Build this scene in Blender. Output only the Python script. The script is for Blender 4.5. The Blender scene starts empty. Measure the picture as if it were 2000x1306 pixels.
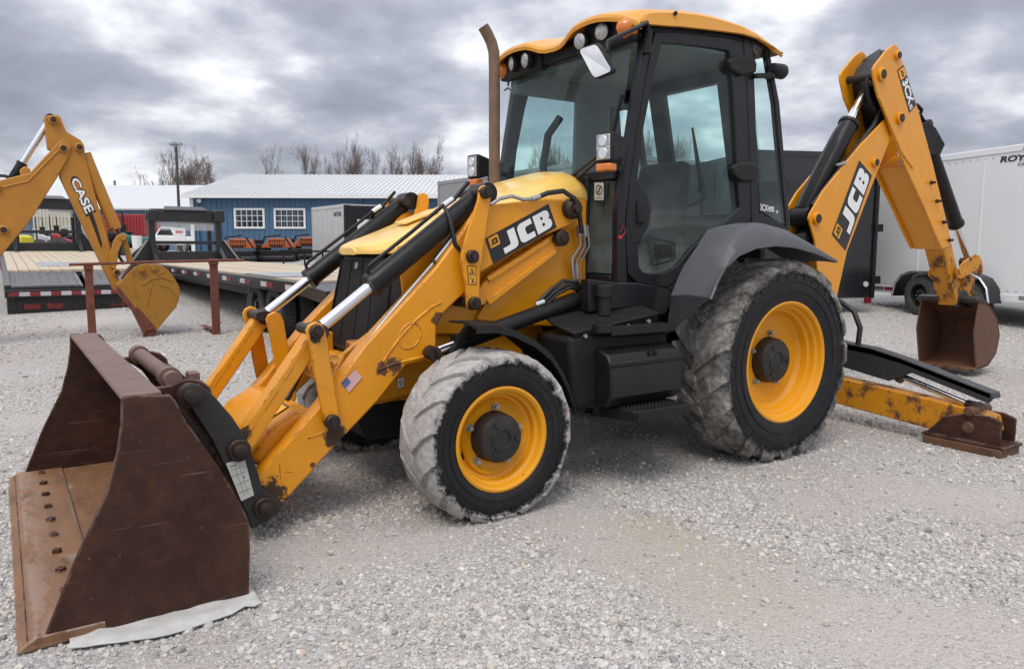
import bpy, bmesh, math, random
import numpy as np
from mathutils import Vector, Matrix, noise as mnoise

random.seed(7); RNG = np.random.default_rng(7)
scene = bpy.context.scene
COL = scene.collection
R_ = math.radians

# ------------------------------------------------------------------ camera
FOC, PITCH, YAW, ROLL = 1501.903, 0.113955, 0.587683, 0.0020236
CAM = Vector((4.26466, 4.19609, 1.40071))
_F = Vector((-math.sin(YAW)*math.cos(PITCH), -math.cos(YAW)*math.cos(PITCH), -math.sin(PITCH)))
_R0 = Vector((-math.cos(YAW), math.sin(YAW), 0)); _U0 = _R0.cross(_F)
_R = _R0*math.cos(ROLL)+_U0*math.sin(ROLL); _U = _U0*math.cos(ROLL)-_R0*math.sin(ROLL)
FH = Vector((-math.sin(YAW), -math.cos(YAW), 0))            # horizontal viewing direction
RH = _R0.copy()
cd = bpy.data.cameras.new('camera'); cam = bpy.data.objects.new('camera', cd); COL.objects.link(cam)
M3 = Matrix((_R, _U, -_F)).transposed()
cam.matrix_world = Matrix.Translation(CAM) @ M3.to_4x4()
cd.sensor_width = 36; cd.lens = FOC/2000*36; cd.clip_start = .05; cd.clip_end = 3000
cd.dof.use_dof = True; cd.dof.focus_distance = 4.6; cd.dof.aperture_fstop = 18.0
scene.camera = cam

# ------------------------------------------------------------------ world, sun, exposure
SUN_EL, SUN_AZ = R_(58), R_(48)      # azimuth measured from +Y clockwise
w = bpy.data.worlds.new('World'); scene.world = w; w.use_nodes = True
nt = w.node_tree; nt.nodes.clear()
def N(t, **k):
    n = nt.nodes.new(t)
    for a, b in k.items(): setattr(n, a, b)
    return n
L = lambda a, b: nt.links.new(a, b)
out = N('ShaderNodeOutputWorld')
sky = N('ShaderNodeTexSky', sky_type='NISHITA', sun_disc=False, sun_elevation=SUN_EL, sun_rotation=SUN_AZ)
bg1 = N('ShaderNodeBackground'); bg1.inputs['Strength'].default_value = .08; L(sky.outputs[0], bg1.inputs['Color'])
tc = N('ShaderNodeTexCoord'); sep = N('ShaderNodeSeparateXYZ'); L(tc.outputs['Generated'], sep.inputs[0])
def MA(op, a, b=None, c=None, clamp=False):
    n = N('ShaderNodeMath', operation=op, use_clamp=clamp)
    for i, v in enumerate((a, b, c)):
        if v is None: continue
        if isinstance(v, (int, float)): n.inputs[i].default_value = v
        else: L(v, n.inputs[i])
    return n.outputs[0]
zc = MA('MAXIMUM', sep.outputs['Z'], 0.0)
den = MA('ADD', zc, .30)
com = N('ShaderNodeCombineXYZ')
L(MA('DIVIDE', sep.outputs['X'], den), com.inputs[0]); L(MA('DIVIDE', sep.outputs['Y'], den), com.inputs[1])
mp = N('ShaderNodeMapping'); mp.inputs['Rotation'].default_value = (0, 0, YAW); mp.inputs['Location'].default_value = (2.6, 1.3, 0)
L(com.outputs[0], mp.inputs[0])
n1 = N('ShaderNodeTexNoise'); n1.inputs['Scale'].default_value = 2.3; n1.inputs['Detail'].default_value = 10; n1.inputs['Roughness'].default_value = .50; n1.inputs['Distortion'].default_value = .12
n2 = N('ShaderNodeTexNoise'); n2.inputs['Scale'].default_value = .9; n2.inputs['Detail'].default_value = 4; n2.inputs['Roughness'].default_value = .5
L(mp.outputs[0], n1.inputs['Vector']); L(mp.outputs[0], n2.inputs['Vector'])
n3 = N('ShaderNodeTexNoise'); n3.inputs['Scale'].default_value = 7.5; n3.inputs['Detail'].default_value = 8; n3.inputs['Roughness'].default_value = .6; L(mp.outputs[0], n3.inputs['Vector'])
cl = MA('ADD', MA('ADD', MA('MULTIPLY', n1.outputs['Fac'], .54), MA('MULTIPLY', n2.outputs['Fac'], .33)), MA('MULTIPLY', n3.outputs['Fac'], .13))
rp = N('ShaderNodeValToRGB'); L(cl, rp.inputs[0])
e = rp.color_ramp.elements
e[0].position = .40; e[0].color = (.90, .91, .95, 1)
e[1].position = .64; e[1].color = (.25, .265, .325, 1)
for p, c in ((.445, (.78, .79, .83, 1)), (.48, (.58, .595, .65, 1)), (.525, (.40, .42, .49, 1)), (.575, (.315, .33, .39, 1))):
    x = rp.color_ramp.elements.new(p); x.color = c
bg2 = N('ShaderNodeBackground'); L(rp.outputs[0], bg2.inputs['Color'])
# CIE-overcast style rise towards the zenith, slight brightening low down where the deck thins out
lum = MA('ADD', .92, MA('MULTIPLY', MA('POWER', zc, 1.4), 1.25))
L(lum, bg2.inputs['Strength'])
mx = N('ShaderNodeMixShader'); mx.inputs[0].default_value = .94
L(bg1.outputs[0], mx.inputs[1]); L(bg2.outputs[0], mx.inputs[2]); L(mx.outputs[0], out.inputs[0])

sd = bpy.data.lights.new('sun', 'SUN'); sd.energy = 1.5; sd.angle = R_(28); sd.color = (1, .93, .82)
sun = bpy.data.objects.new('sun', sd); COL.objects.link(sun)
sdir = Vector((math.sin(SUN_AZ)*math.cos(SUN_EL), math.cos(SUN_AZ)*math.cos(SUN_EL), math.sin(SUN_EL)))
sun.rotation_euler = sdir.to_track_quat('Z', 'Y').to_euler(); sun.location = (0, 0, 30)
vs = scene.view_settings; vs.view_transform = 'Standard'; vs.look = 'None'; vs.exposure = 0.33; vs.gamma = 1; vs.use_curve_mapping = False
scene.cycles.transparent_max_bounces = 24; scene.cycles.max_bounces = 8

# ------------------------------------------------------------------ sight lines: a photo pixel becomes a point on a real plane
def ray(px, py): return _F + _R*((px-1000)/FOC) + _U*((653-py)/FOC)
def pY(px, py, y): d = ray(px, py); return CAM + d*((y-CAM.y)/d.y)
def pX(px, py, x): d = ray(px, py); return CAM + d*((x-CAM.x)/d.x)
def pZ(px, py, z): d = ray(px, py); return CAM + d*((z-CAM.z)/d.z)
def pD(px, py, D): d = ray(px, py); return CAM + d*(D/d.dot(FH))
def gz(D):
    t = min(1, max(0, (D-7)/27)); return t*t*(3-2*t)*1.0
def gD(p): return (Vector((p[0], p[1], 0))-Vector((CAM.x, CAM.y, 0))).dot(FH)
def gpt(px, D):                                      # ground point under an image column at depth D
    p = pD(px, 482, D); p.z = gz(D); return p
class Plane:
    def __init__(s, o, n): s.o = Vector(o); s.n = Vector(n).normalized(); s.d = Vector((0, 0, 1)).cross(s.n)
    def p(s, px, py, off=0.):
        d = ray(px, py); o = s.o+s.n*off
        return CAM + d*((o-CAM).dot(s.n)/d.dot(s.n))
def mir(p): return Vector((p[0], -p[1], p[2]))

# ------------------------------------------------------------------ mesh builder
class MB:
    def __init__(s): s.v = []; s.f = []; s.m = []
    def add(s, vs, fs, mi=0):
        k = len(s.v); s.v += [tuple(v) for v in vs]; s.f += [tuple(i+k for i in f) for f in fs]; s.m += [mi]*len(fs); return s
    def prism(s, pts, vec, mi=0):
        pts = [Vector(p) for p in pts]; vec = Vector(vec); n = len(pts)
        s.add(pts+[p+vec for p in pts], [tuple(range(n))[::-1], tuple(range(n, 2*n))]+[(i, (i+1) % n, (i+1) % n+n, i+n) for i in range(n)], mi); return s
    def ring(s, a, b, vec, mi=0):
        n = len(a); vec = Vector(vec); V = [Vector(p) for p in a]+[Vector(p) for p in b]; V += [p+vec for p in V]; F = []
        for i in range(n):
            j = (i+1) % n
            F += [(i, j, n+j, n+i), (2*n+i, 3*n+i, 3*n+j, 2*n+j), (i, 2*n+i, 2*n+j, j), (n+i, n+j, 3*n+j, 3*n+i)]
        return s.add(V, F, mi)
    def box(s, c, d, ax=None, mi=0):
        c = Vector(c); ax = ax or (Vector((1, 0, 0)), Vector((0, 1, 0)), Vector((0, 0, 1)))
        a, b, e = ax[0]*d[0]/2, ax[1]*d[1]/2, ax[2]*d[2]/2
        V = [c+a*i+b*j+e*k for i in (-1, 1) for j in (-1, 1) for k in (-1, 1)]
        return s.add(V, [(0, 1, 3, 2), (4, 6, 7, 5), (0, 4, 5, 1), (2, 3, 7, 6), (0, 2, 6, 4), (1, 5, 7, 3)], mi)
    def bar(s, p, q, wd, h, side=(0, 1, 0), mi=0):      # wd along `side`, h across
        p, q = Vector(p), Vector(q); t = (q-p).normalized(); sd_ = Vector(side); sd_ = sd_ if abs(sd_.normalized().dot(t)) < .98 else Vector((1, 0, 0)); sd_ = (sd_-t*sd_.dot(t)).normalized(); u = t.cross(sd_)
        return s.box((p+q)/2, ((q-p).length, wd, h), (t, sd_, u), mi)
    def tube(s, pts, r, n=8, mi=0, cap=True):
        pts = [Vector(p) for p in pts]; k = len(pts); rr = r if hasattr(r, '__len__') else [r]*k
        T = [(pts[min(i+1, k-1)]-pts[max(i-1, 0)]).normalized() for i in range(k)]
        a = T[0].orthogonal().normalized(); V = []
        for i in range(k):
            a = (a-T[i]*a.dot(T[i])).normalized(); b = T[i].cross(a)
            V += [pts[i]+(a*math.cos(2*math.pi*j/n)+b*math.sin(2*math.pi*j/n))*rr[i] for j in range(n)]
        F = [(i*n+j, i*n+(j+1) % n, (i+1)*n+(j+1) % n, (i+1)*n+j) for i in range(k-1) for j in range(n)]
        if cap: F += [tuple(range(n))[::-1], tuple(range((k-1)*n, k*n))]
        return s.add(V, F, mi)
    def cyl(s, p, q, r, n=20, mi=0): return s.tube([p, q], r, n, mi)
    def lathe(s, prof, n=48, mi=0, axis='Y', o=(0, 0, 0), closed=False, mats=None):   # prof: (radius, offset along axis)
        o = Vector(o); k = len(prof); V = []
        for j in range(n):
            a = 2*math.pi*j/n; c, d = math.cos(a), math.sin(a)
            for r, h in prof: V.append(o+(Vector((r*c, h, r*d)) if axis == 'Y' else Vector((r*c, r*d, h)) if axis == 'Z' else Vector((h, r*c, r*d))))
        for i in range(k if closed else k-1):
            s_m = mats[i] if mats else mi
            i2 = (i+1) % k
            s.f += [tuple(len(s.v)+x for x in (j*k+i, ((j+1) % n)*k+i, ((j+1) % n)*k+i2, j*k+i2)) for j in range(n)]; s.m += [s_m]*n
        s.v += [tuple(v) for v in V]; return s
    def sheet(s, rows, th, mi=0):                       # grid of points -> solid sheet, thickness th along local normals
        rows = [[Vector(p) for p in r] for r in rows]; a, b = len(rows), len(rows[0]); nn = []
        for i in range(a):
            for j in range(b):
                du = rows[min(i+1, a-1)][j]-rows[max(i-1, 0)][j]; dv = rows[i][min(j+1, b-1)]-rows[i][max(j-1, 0)]
                nn.append(du.cross(dv).normalized())
        V = [p for r in rows for p in r]; V2 = [p+n*th for p, n in zip(V, nn)]; k = a*b; F = []
        for i in range(a-1):
            for j in range(b-1):
                q = (i*b+j, (i+1)*b+j, (i+1)*b+j+1, i*b+j+1); F += [q, tuple(x+k for x in q[::-1])]
        bd = [i*b for i in range(a)]+[(a-1)*b+j for j in range(1, b)]+[i*b+b-1 for i in range(a-2, -1, -1)]+[j for j in range(b-2, 0, -1)]
        for i, x in enumerate(bd):
            y = bd[(i+1) % len(bd)]; F.append((x, y, y+k, x+k))
        return s.add(V+V2, F, mi)
    def mirror(s):
        k = len(s.v); s.v += [(x, -y, z) for x, y, z in s.v]; s.f += [tuple(i+k for i in f[::-1]) for f in s.f]; s.m += s.m[:]; return s

def clusters(mb):
    n = len(mb.v); par = list(range(n))
    def find(a):
        while par[a] != a: par[a] = par[par[a]]; a = par[a]
        return a
    for f in mb.f:
        r = find(f[0])
        for i in f[1:]: par[find(i)] = r
    comp = {}
    for i in range(n): comp.setdefault(find(i), []).append(i)
    cs = list(comp.values())
    if len(cs) == 1 or len(cs) > 400: return None
    A = np.array([tuple(v) for v in mb.v]); bb = [(A[c].min(0)-.004, A[c].max(0)+.004) for c in cs]; k = len(cs); g = list(range(k))
    def fg(a):
        while g[a] != a: a = g[a]
        return a
    for i in range(k):
        for j in range(i):
            if np.all(bb[i][0] <= bb[j][1]) and np.all(bb[j][0] <= bb[i][1]): g[fg(i)] = fg(j)
    out = {}
    for i in range(k): out.setdefault(fg(i), []).extend(cs[i])
    return list(out.values()) if 1 < len(out) <= 90 else None
def obj(name, mb, mats, parent=None, bevel=0, smooth=35, kind=None, label=None, recalc=True):
    cl = clusters(mb) if parent is not None and kind is None and recalc else None
    if cl:                                               # pieces that stand apart become parts of their own
        first = None
        for c in cl:
            mp_ = {v: i for i, v in enumerate(c)}; q = MB(); q.v = [mb.v[v] for v in c]
            for f, m in zip(mb.f, mb.m):
                if f[0] in mp_: q.f.append(tuple(mp_[v] for v in f)); q.m.append(m)
            o = obj(name, q, mats, parent, bevel, smooth, kind, label, recalc); first = first or o
        return first
    me = bpy.data.meshes.new(name); me.from_pydata([tuple(v) for v in mb.v], [], mb.f)
    mats = mats if isinstance(mats, (list, tuple)) else [mats]
    for m in mats: me.materials.append(m)
    if len(mats) > 1: me.polygons.foreach_set('material_index', mb.m)
    if recalc:
        bm = bmesh.new(); bm.from_mesh(me); bmesh.ops.recalc_face_normals(bm, faces=bm.faces); bm.to_mesh(me); bm.free()
    if smooth: me.shade_smooth(); me.set_sharp_from_angle(angle=R_(smooth))
    o = bpy.data.objects.new(name, me); COL.objects.link(o)
    if parent is not None:
        o.parent = parent
        if parent.type == 'EMPTY': o.matrix_parent_inverse = Matrix.Translation(-Vector(parent.location))
    if bevel:
        b = o.modifiers.new('bevel', 'BEVEL'); b.width = bevel; b.segments = 2; b.limit_method = 'ANGLE'; b.angle_limit = R_(40)
    if kind: o['kind'] = kind
    if label: o['label'] = label
    return o
def thing(name, label, cat, loc, group=None):
    o = bpy.data.objects.new(name, None); COL.objects.link(o); o.location = loc; o.empty_display_size = .2
    o['label'] = label; o['category'] = cat
    if group: o['group'] = group
    return o
def tag(o, label, cat, group=None):
    o['label'] = label; o['category'] = cat
    if group: o['group'] = group
    return o
def share(name, src, parent, M):                       # another object on the same mesh, placed by matrix M
    o = bpy.data.objects.new(name, src.data); COL.objects.link(o); o.parent = parent
    if parent.type == 'EMPTY': o.matrix_parent_inverse = Matrix.Translation(-Vector(parent.location))
    o.matrix_basis = M
    for m in src.modifiers:
        b = o.modifiers.new('bevel', 'BEVEL'); b.width = m.width; b.segments = 2; b.limit_method = 'ANGLE'; b.angle_limit = R_(40)
    return o

# ------------------------------------------------------------------ materials
def mat(name, col, rough=.5, metal=0., var=.12, vs=6., dirt=(), spots=(), bump=0., bs=60., coat=0., spec=.5, stretch=None, scratch=None, rimdust=None, edge=None):
    m = bpy.data.materials.new(name); m.use_nodes = True; t = m.node_tree; b = t.nodes['Principled BSDF']
    ln = lambda a, c: t.links.new(a, c)
    def nd(ty, **k):
        n = t.nodes.new(ty)
        for a, c in k.items(): setattr(n, a, c)
        return n
    tcn = nd('ShaderNodeTexCoord').outputs['Object']
    if stretch:
        mpn = nd('ShaderNodeMapping'); mpn.inputs['Scale'].default_value = stretch; ln(tcn, mpn.inputs[0]); tv = mpn.outputs[0]
    else: tv = tcn
    def noi(sc, det=6, ro=.6, v=None):
        n = nd('ShaderNodeTexNoise'); n.inputs['Scale'].default_value = sc; n.inputs['Detail'].default_value = det; n.inputs['Roughness'].default_value = ro; ln(v or tv, n.inputs['Vector']); return n.outputs['Fac']
    def mr(v, a, c, d=0., e_=1., smooth=False):
        n = nd('ShaderNodeMapRange'); n.clamp = True
        if smooth: n.interpolation_type = 'SMOOTHSTEP'
        ln(v, n.inputs[0])
        for i, x in zip((1, 2, 3, 4), (a, c, d, e_)): n.inputs[i].default_value = x
        return n.outputs[0]
    def mixc(f, a, c, mode='MIX'):
        n = nd('ShaderNodeMix', data_type='RGBA', blend_type=mode)
        if isinstance(f, float): n.inputs[0].default_value = f
        else: ln(f, n.inputs[0])
        for i, x in ((6, a), (7, c)):
            if isinstance(x, tuple): n.inputs[i].default_value = (*x[:3], 1)
            else: ln(x, n.inputs[i])
        return n.outputs[2]
    v0 = noi(vs)
    c0 = mixc(mr(v0, .3, .7), tuple(x*(1-var) for x in col), tuple(min(1, x*(1+var)) for x in col))
    rv = mr(noi(vs*3.1), .25, .75, max(0, rough-.08), min(1, rough+.1))
    for dc, sc, lo, hi, amt in dirt:                     # colour, scale, threshold low/high, amount
        f = mr(noi(sc, 8, .68), lo, hi, 0, amt); c0 = mixc(f, c0, dc)
        n = nd('ShaderNodeMix', data_type='FLOAT'); ln(f, n.inputs[0]); ln(rv, n.inputs[2]); n.inputs[3].default_value = .85; rv = n.outputs[0]
    if scratch:                                          # thin bright scrapes running several ways
        for rot, k in ((.5, 0), (1.3, 7), (2.4, 3)):
            q = nd('ShaderNodeMapping'); q.inputs['Rotation'].default_value = (.1, rot, .15); q.inputs['Location'].default_value = (k, k*.7, 0); q.inputs['Scale'].default_value = (2.2, 2.2, 120); ln(tcn, q.inputs[0])
            gate = mr(noi(2.4+k*.3, 3, .5), .52, .62); f = mr(noi(1., 2, .5, q.outputs[0]), .66, .70, 0, scratch[1])
            g = nd('ShaderNodeMath', operation='MULTIPLY'); ln(gate, g.inputs[0]); ln(f, g.inputs[1]); c0 = mixc(g.outputs[0], c0, scratch[0])
    if rimdust:                                          # road dust caught on the tread: (radius where it starts, full radius, colours, cover)
        r0, r1, dcs, cover = rimdust
        sp3 = nd('ShaderNodeSeparateXYZ'); ln(tcn, sp3.inputs[0]); cb3 = nd('ShaderNodeCombineXYZ'); ln(sp3.outputs[0], cb3.inputs[0]); ln(sp3.outputs[2], cb3.inputs[2])
        le = nd('ShaderNodeVectorMath', operation='LENGTH'); ln(cb3.outputs[0], le.inputs[0])
        a = nd('ShaderNodeMath', operation='MULTIPLY_ADD'); ln(noi(17, 6, .7), a.inputs[0]); a.inputs[1].default_value = .16; ln(le.outputs['Value'], a.inputs[2])
        f = mr(a.outputs[0], r0+.08, r1+.08); g = nd('ShaderNodeMath', operation='MULTIPLY'); ln(f, g.inputs[0]); ln(mr(noi(cover[0], 7, .68), cover[1], cover[2], cover[3], 1.), g.inputs[1])
        dcol = mixc(mr(noi(26, 6, .7), .38, .66), dcs[0], dcs[1]); c0 = mixc(g.outputs[0], c0, dcol)
        n = nd('ShaderNodeMix', data_type='FLOAT'); ln(g.outputs[0], n.inputs[0]); ln(rv, n.inputs[2]); n.inputs[3].default_value = .95; rv = n.outputs[0]
    if edge:                                             # paint worn through along sharp edges
        bv = nd('ShaderNodeBevel'); bv.samples = 4; bv.inputs['Radius'].default_value = edge[1]; ge = nd('ShaderNodeNewGeometry')
        dp = nd('ShaderNodeVectorMath', operation='DOT_PRODUCT'); ln(bv.outputs[0], dp.inputs[0]); ln(ge.outputs['True Normal'], dp.inputs[1])
        g = nd('ShaderNodeMath', operation='MULTIPLY'); ln(mr(dp.outputs['Value'], .99, .90), g.inputs[0]); ln(mr(noi(edge[3], 6, .7), edge[2], edge[2]+.06), g.inputs[1])
        c0 = mixc(g.outputs[0], c0, edge[0]); n = nd('ShaderNodeMix', data_type='FLOAT'); ln(g.outputs[0], n.inputs[0]); ln(rv, n.inputs[2]); n.inputs[3].default_value = .7; rv = n.outputs[0]
    wob = noi(22, 6, .7) if spots else None
    for sp, r, dc in spots:
        sx = Vector((1, 1, 1)); d = nd('ShaderNodeVectorMath', operation='DISTANCE'); ln(tcn, d.inputs[0]); d.inputs[1].default_value = sp
        ad = nd('ShaderNodeMath', operation='MULTIPLY_ADD'); ln(wob, ad.inputs[0]); ad.inputs[1].default_value = -2.2*r; ln(d.outputs['Value'], ad.inputs[2])
        f = mr(ad.outputs[0], -.35*r, -.12*r, .95, 0.); c0 = mixc(f, c0, dc)
        n = nd('ShaderNodeMix', data_type='FLOAT'); ln(f, n.inputs[0]); ln(rv, n.inputs[2]); n.inputs[3].default_value = .8; rv = n.outputs[0]
    ln(c0, b.inputs['Base Color']); ln(rv, b.inputs['Roughness'])
    b.inputs['Metallic'].default_value = metal; b.inputs['Coat Weight'].default_value = coat; b.inputs['Coat Roughness'].default_value = .15
    b.inputs['Specular IOR Level'].default_value = spec
    if bump:
        bn = nd('ShaderNodeBump'); bn.inputs['Strength'].default_value = bump; bn.inputs['Distance'].default_value = .01
        ln(noi(bs, 5, .65), bn.inputs['Height']); ln(bn.outputs[0], b.inputs['Normal'])
    return m
def glass_mat(name, tint, rough=.02, haze=None):
    m = bpy.data.materials.new(name); m.use_nodes = True; t = m.node_tree; t.nodes.clear()
    o = t.nodes.new('ShaderNodeOutputMaterial'); tr = t.nodes.new('ShaderNodeBsdfTransparent'); tr.inputs[0].default_value = (*tint, 1)
    g = t.nodes.new('ShaderNodeBsdfGlossy'); g.inputs['Roughness'].default_value = rough
    fr = t.nodes.new('ShaderNodeFresnel'); fr.inputs[0].default_value = 1.45; mxs = t.nodes.new('ShaderNodeMixShader')
    ge = t.nodes.new('ShaderNodeNewGeometry'); mu = t.nodes.new('ShaderNodeMath'); mu.operation = 'SUBTRACT'; mu.use_clamp = True
    t.links.new(fr.outputs[0], mu.inputs[0]); t.links.new(ge.outputs['Backfacing'], mu.inputs[1]); t.links.new(mu.outputs[0], mxs.inputs[0]); t.links.new(tr.outputs[0], mxs.inputs[1]); t.links.new(g.outputs[0], mxs.inputs[2])
    last = mxs.outputs[0]
    if haze:                                             # dust film, heavier near the bottom of the pane
        df = t.nodes.new('ShaderNodeBsdfDiffuse'); df.inputs[0].default_value = (*haze[0], 1); m2 = t.nodes.new('ShaderNodeMixShader')
        nz = t.nodes.new('ShaderNodeTexNoise'); nz.inputs['Scale'].default_value = 5; nz.inputs['Detail'].default_value = 8
        mr_ = t.nodes.new('ShaderNodeMapRange'); mr_.inputs[1].default_value = .35; mr_.inputs[2].default_value = .75; mr_.inputs[3].default_value = haze[1]*.3; mr_.inputs[4].default_value = haze[1]; sz = t.nodes.new('ShaderNodeSeparateXYZ'); mz = t.nodes.new('ShaderNodeMapRange'); mz.inputs[1].default_value = 1.75; mz.inputs[2].default_value = 1.25; mz.inputs[3].default_value = .5; mz.inputs[4].default_value = 4.2; mm_ = t.nodes.new('ShaderNodeMath'); mm_.operation = 'MULTIPLY'
        tcn = t.nodes.new('ShaderNodeTexCoord'); t.links.new(tcn.outputs['Object'], nz.inputs['Vector'])
        t.links.new(tcn.outputs['Object'], sz.inputs[0]); t.links.new(sz.outputs[2], mz.inputs[0]); t.links.new(nz.outputs[0], mr_.inputs[0]); t.links.new(mr_.outputs[0], mm_.inputs[0]); t.links.new(mz.outputs[0], mm_.inputs[1]); t.links.new(mm_.outputs[0], m2.inputs[0]); t.links.new(last, m2.inputs[1]); t.links.new(df.outputs[0], m2.inputs[2]); last = m2.outputs[0]
    t.links.new(last, o.inputs[0]); return m

RUST = (.075, .030, .018); RUST2 = (.13, .05, .022); GREASE = (.012, .010, .009); DUST = (.36, .34, .32)
YEL = (.72, .285, .0025)
def yspot(px, py, y, r, c): return (pY(px, py, y), r, c)
A_Y = .54
armspots = [yspot(617, 658, .585, .036, GREASE), yspot(648, 836, .585, .045, GREASE), yspot(925, 598, .60, .04, GREASE), yspot(470, 850, .52, .05, GREASE), yspot(857, 622, A_Y, .045, RUST), yspot(770, 713, A_Y, .05, RUST), yspot(745, 720, A_Y, .04, RUST), yspot(655, 850, A_Y, .07, GREASE),
            yspot(525, 968, A_Y, .09, GREASE), yspot(1090, 470, A_Y, .05, GREASE), yspot(610, 908, A_Y, .018, RUST)]
M_ = {}
M_['yel_arm'] = mat('yellow paint scuffed', YEL, .38, var=.07, vs=3, dirt=[((.42, .17, .01), 9, .60, .80, .4), (RUST2, 30, .70, .745, .9), (DUST, 2.2, .5, .9, .16), ((.30, .13, .02), 1.7, .5, .85, .25)], scratch=((.30, .12, .015), .35), edge=((.085, .036, .020), .012, .50, 16), spots=armspots, bump=.04, bs=30, coat=.10)
M_['yel'] = mat('yellow paint', YEL, .36, var=.06, vs=3, dirt=[((.42, .19, .02), 7, .62, .82, .4), (RUST2, 34, .71, .755, .85), (DUST, 2.4, .5, .9, .16), ((.30, .13, .02), 1.9, .52, .85, .22)], edge=((.09, .04, .02), .010, .54, 14), bump=.03, bs=30, coat=.12)
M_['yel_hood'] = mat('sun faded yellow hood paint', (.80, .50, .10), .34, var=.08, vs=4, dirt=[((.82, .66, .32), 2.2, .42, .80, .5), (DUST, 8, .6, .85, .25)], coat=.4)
M_['yel_roof'] = mat('roof yellow', (.68, .30, .022), .42, var=.05, vs=3, dirt=[((.66, .40, .14), 5, .55, .85, .35)], coat=.2)
M_['yel_worn'] = mat('yellow paint worn to rust', (.56, .225, .005), .5, var=.10, vs=5, dirt=[(RUST, 7, .50, .60, .95), (RUST2, 26, .60, .67, .9), (GREASE, 11, .66, .74, .7)], bump=.1, bs=40)
M_['rim'] = mat('rim yellow', (.70, .30, .004), .42, var=.05, dirt=[(RUST, 13, .66, .71, .95), ((.45, .2, .02), 6, .6, .85, .4)])
M_['rust_brown'] = mat('brown rusted steel', (.036, .0135, .009), .58, var=.3, vs=3.0, dirt=[((.085, .034, .016), 2.6, .48, .72, .75), ((.020, .010, .009), 3.7, .54, .72, .7), ((.11, .042, .019), 15, .50, .76, .5), ((.24, .17, .125), 42, .66, .73, .6), ((.012, .009, .010), 1.6, .60, .70, .6)], scratch=((.20, .13, .10), .5), edge=((.19, .13, .105), .010, .46, 9), bump=.16, bs=70, spec=.3)
M_['rust_floor'] = mat('orange rusted bucket floor', (.19, .092, .042), .6, var=.22, vs=3, dirt=[((.24, .17, .12), 8, .5, .8, .4), ((.06, .025, .014), 5, .56, .7, .7), ((.22, .08, .02), 12, .6, .8, .5)], bump=.1, bs=60, stretch=(2.2, .7, 1), edge=((.34, .30, .27), .012, .44, 8), scratch=((.36, .28, .22), .5))
M_['rust_top'] = mat('pale dusty rust', (.15, .088, .072), .6, var=.15, vs=5, dirt=[((.07, .035, .027), 7, .56, .78, .6)], bump=.06)
M_['rust_red'] = mat('red brown rusty primer', (.15, .042, .024), .7, var=.2, vs=9, dirt=[((.05, .022, .016), 10, .5, .7, .7), ((.3, .2, .16), 24, .68, .78, .4)], bump=.1)
M_['rust_inside'] = mat('backhoe bucket rust', (.12, .055, .03), .6, var=.25, vs=5, dirt=[((.17, .072, .022), 6, .54, .75, .7), ((.03, .014, .01), 8, .56, .72, .7)], bump=.1)
M_['rust_cheek'] = mat('bright brown rust', (.12, .055, .032), .65, var=.22, vs=6, dirt=[((.26, .18, .13), 28, .62, .75, .5), ((.06, .025, .015), 6, .5, .75, .7)], bump=.1)
M_['pin'] = mat('greasy dark steel', (.035, .026, .022), .5, metal=.4, var=.3, vs=20, dirt=[(RUST, 18, .5, .7, .7)], bump=.1)
M_['hub'] = mat('black hub casting', (.016, .015, .015), .5, var=.3, vs=12, dirt=[((.07, .045, .03), 9, .56, .76, .6), (DUST, 26, .66, .8, .35)], bump=.1)
M_['bracket'] = mat('scraped black steel', (.020, .019, .020), .5, var=.3, vs=8, dirt=[(RUST, 9, .56, .72, .6), (DUST, 20, .68, .85, .25)], bump=.08)
M_['blk'] = mat('black paint satin', (.010, .010, .011), .42, var=.2, dirt=[(DUST, 14, .62, .9, .08)], spec=.3)
M_['blk_plastic'] = mat('black plastic', (.014, .014, .015), .6, var=.15, dirt=[((.07, .068, .066), 9, .55, .85, .3)], bump=.05, bs=160, spec=.3)
M_['blk_dusty'] = mat('dusty black steel', (.011, .011, .011), .65, var=.2, dirt=[((.11, .10, .09), 60, .62, .76, .5), (DUST, 8, .64, .85, .2)], bump=.15, bs=90, spec=.25)
M_['grille'] = mat('dark grille plastic', (.014, .013, .013), .55, var=.15, vs=20, dirt=[((.08, .05, .035), 5, .58, .8, .4)], bump=.1, bs=120)
M_['cab'] = mat('cab black', (.011, .011, .014), .36, var=.12, dirt=[(DUST, 10, .62, .9, .06)], spec=.35)
M_['fender'] = mat('grey plastic fender', (.085, .087, .098), .55, var=.08, vs=3, dirt=[((.26, .25, .25), 4, .55, .85, .3), ((.06, .06, .07), 14, .62, .8, .3)], bump=.03, bs=120)
M_['fender_dk'] = mat('dark grey plastic', (.030, .031, .036), .5, var=.1, dirt=[((.2, .2, .2), 12, .62, .85, .3)], bump=.04)
M_['rubber'] = mat('tyre sidewall rubber', (.0135, .014, .0165), .5, var=.2, vs=5, dirt=[((.06, .062, .065), 5, .56, .85, .35), ((.2, .2, .2), 40, .70, .8, .35)], bump=.06, bs=70, spec=.4)
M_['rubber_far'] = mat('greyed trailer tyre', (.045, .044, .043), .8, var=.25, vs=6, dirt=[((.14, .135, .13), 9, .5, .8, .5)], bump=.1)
M_['tread'] = mat('dusty tread rubber', (.40, .385, .37), .9, var=.22, vs=8, dirt=[((.20, .195, .19), 14, .60, .75, .45), ((.47, .455, .44), 5, .5, .75, .6), ((.06, .06, .06), 60, .62, .70, .7)], bump=.5, bs=55, spec=.2)
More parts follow.
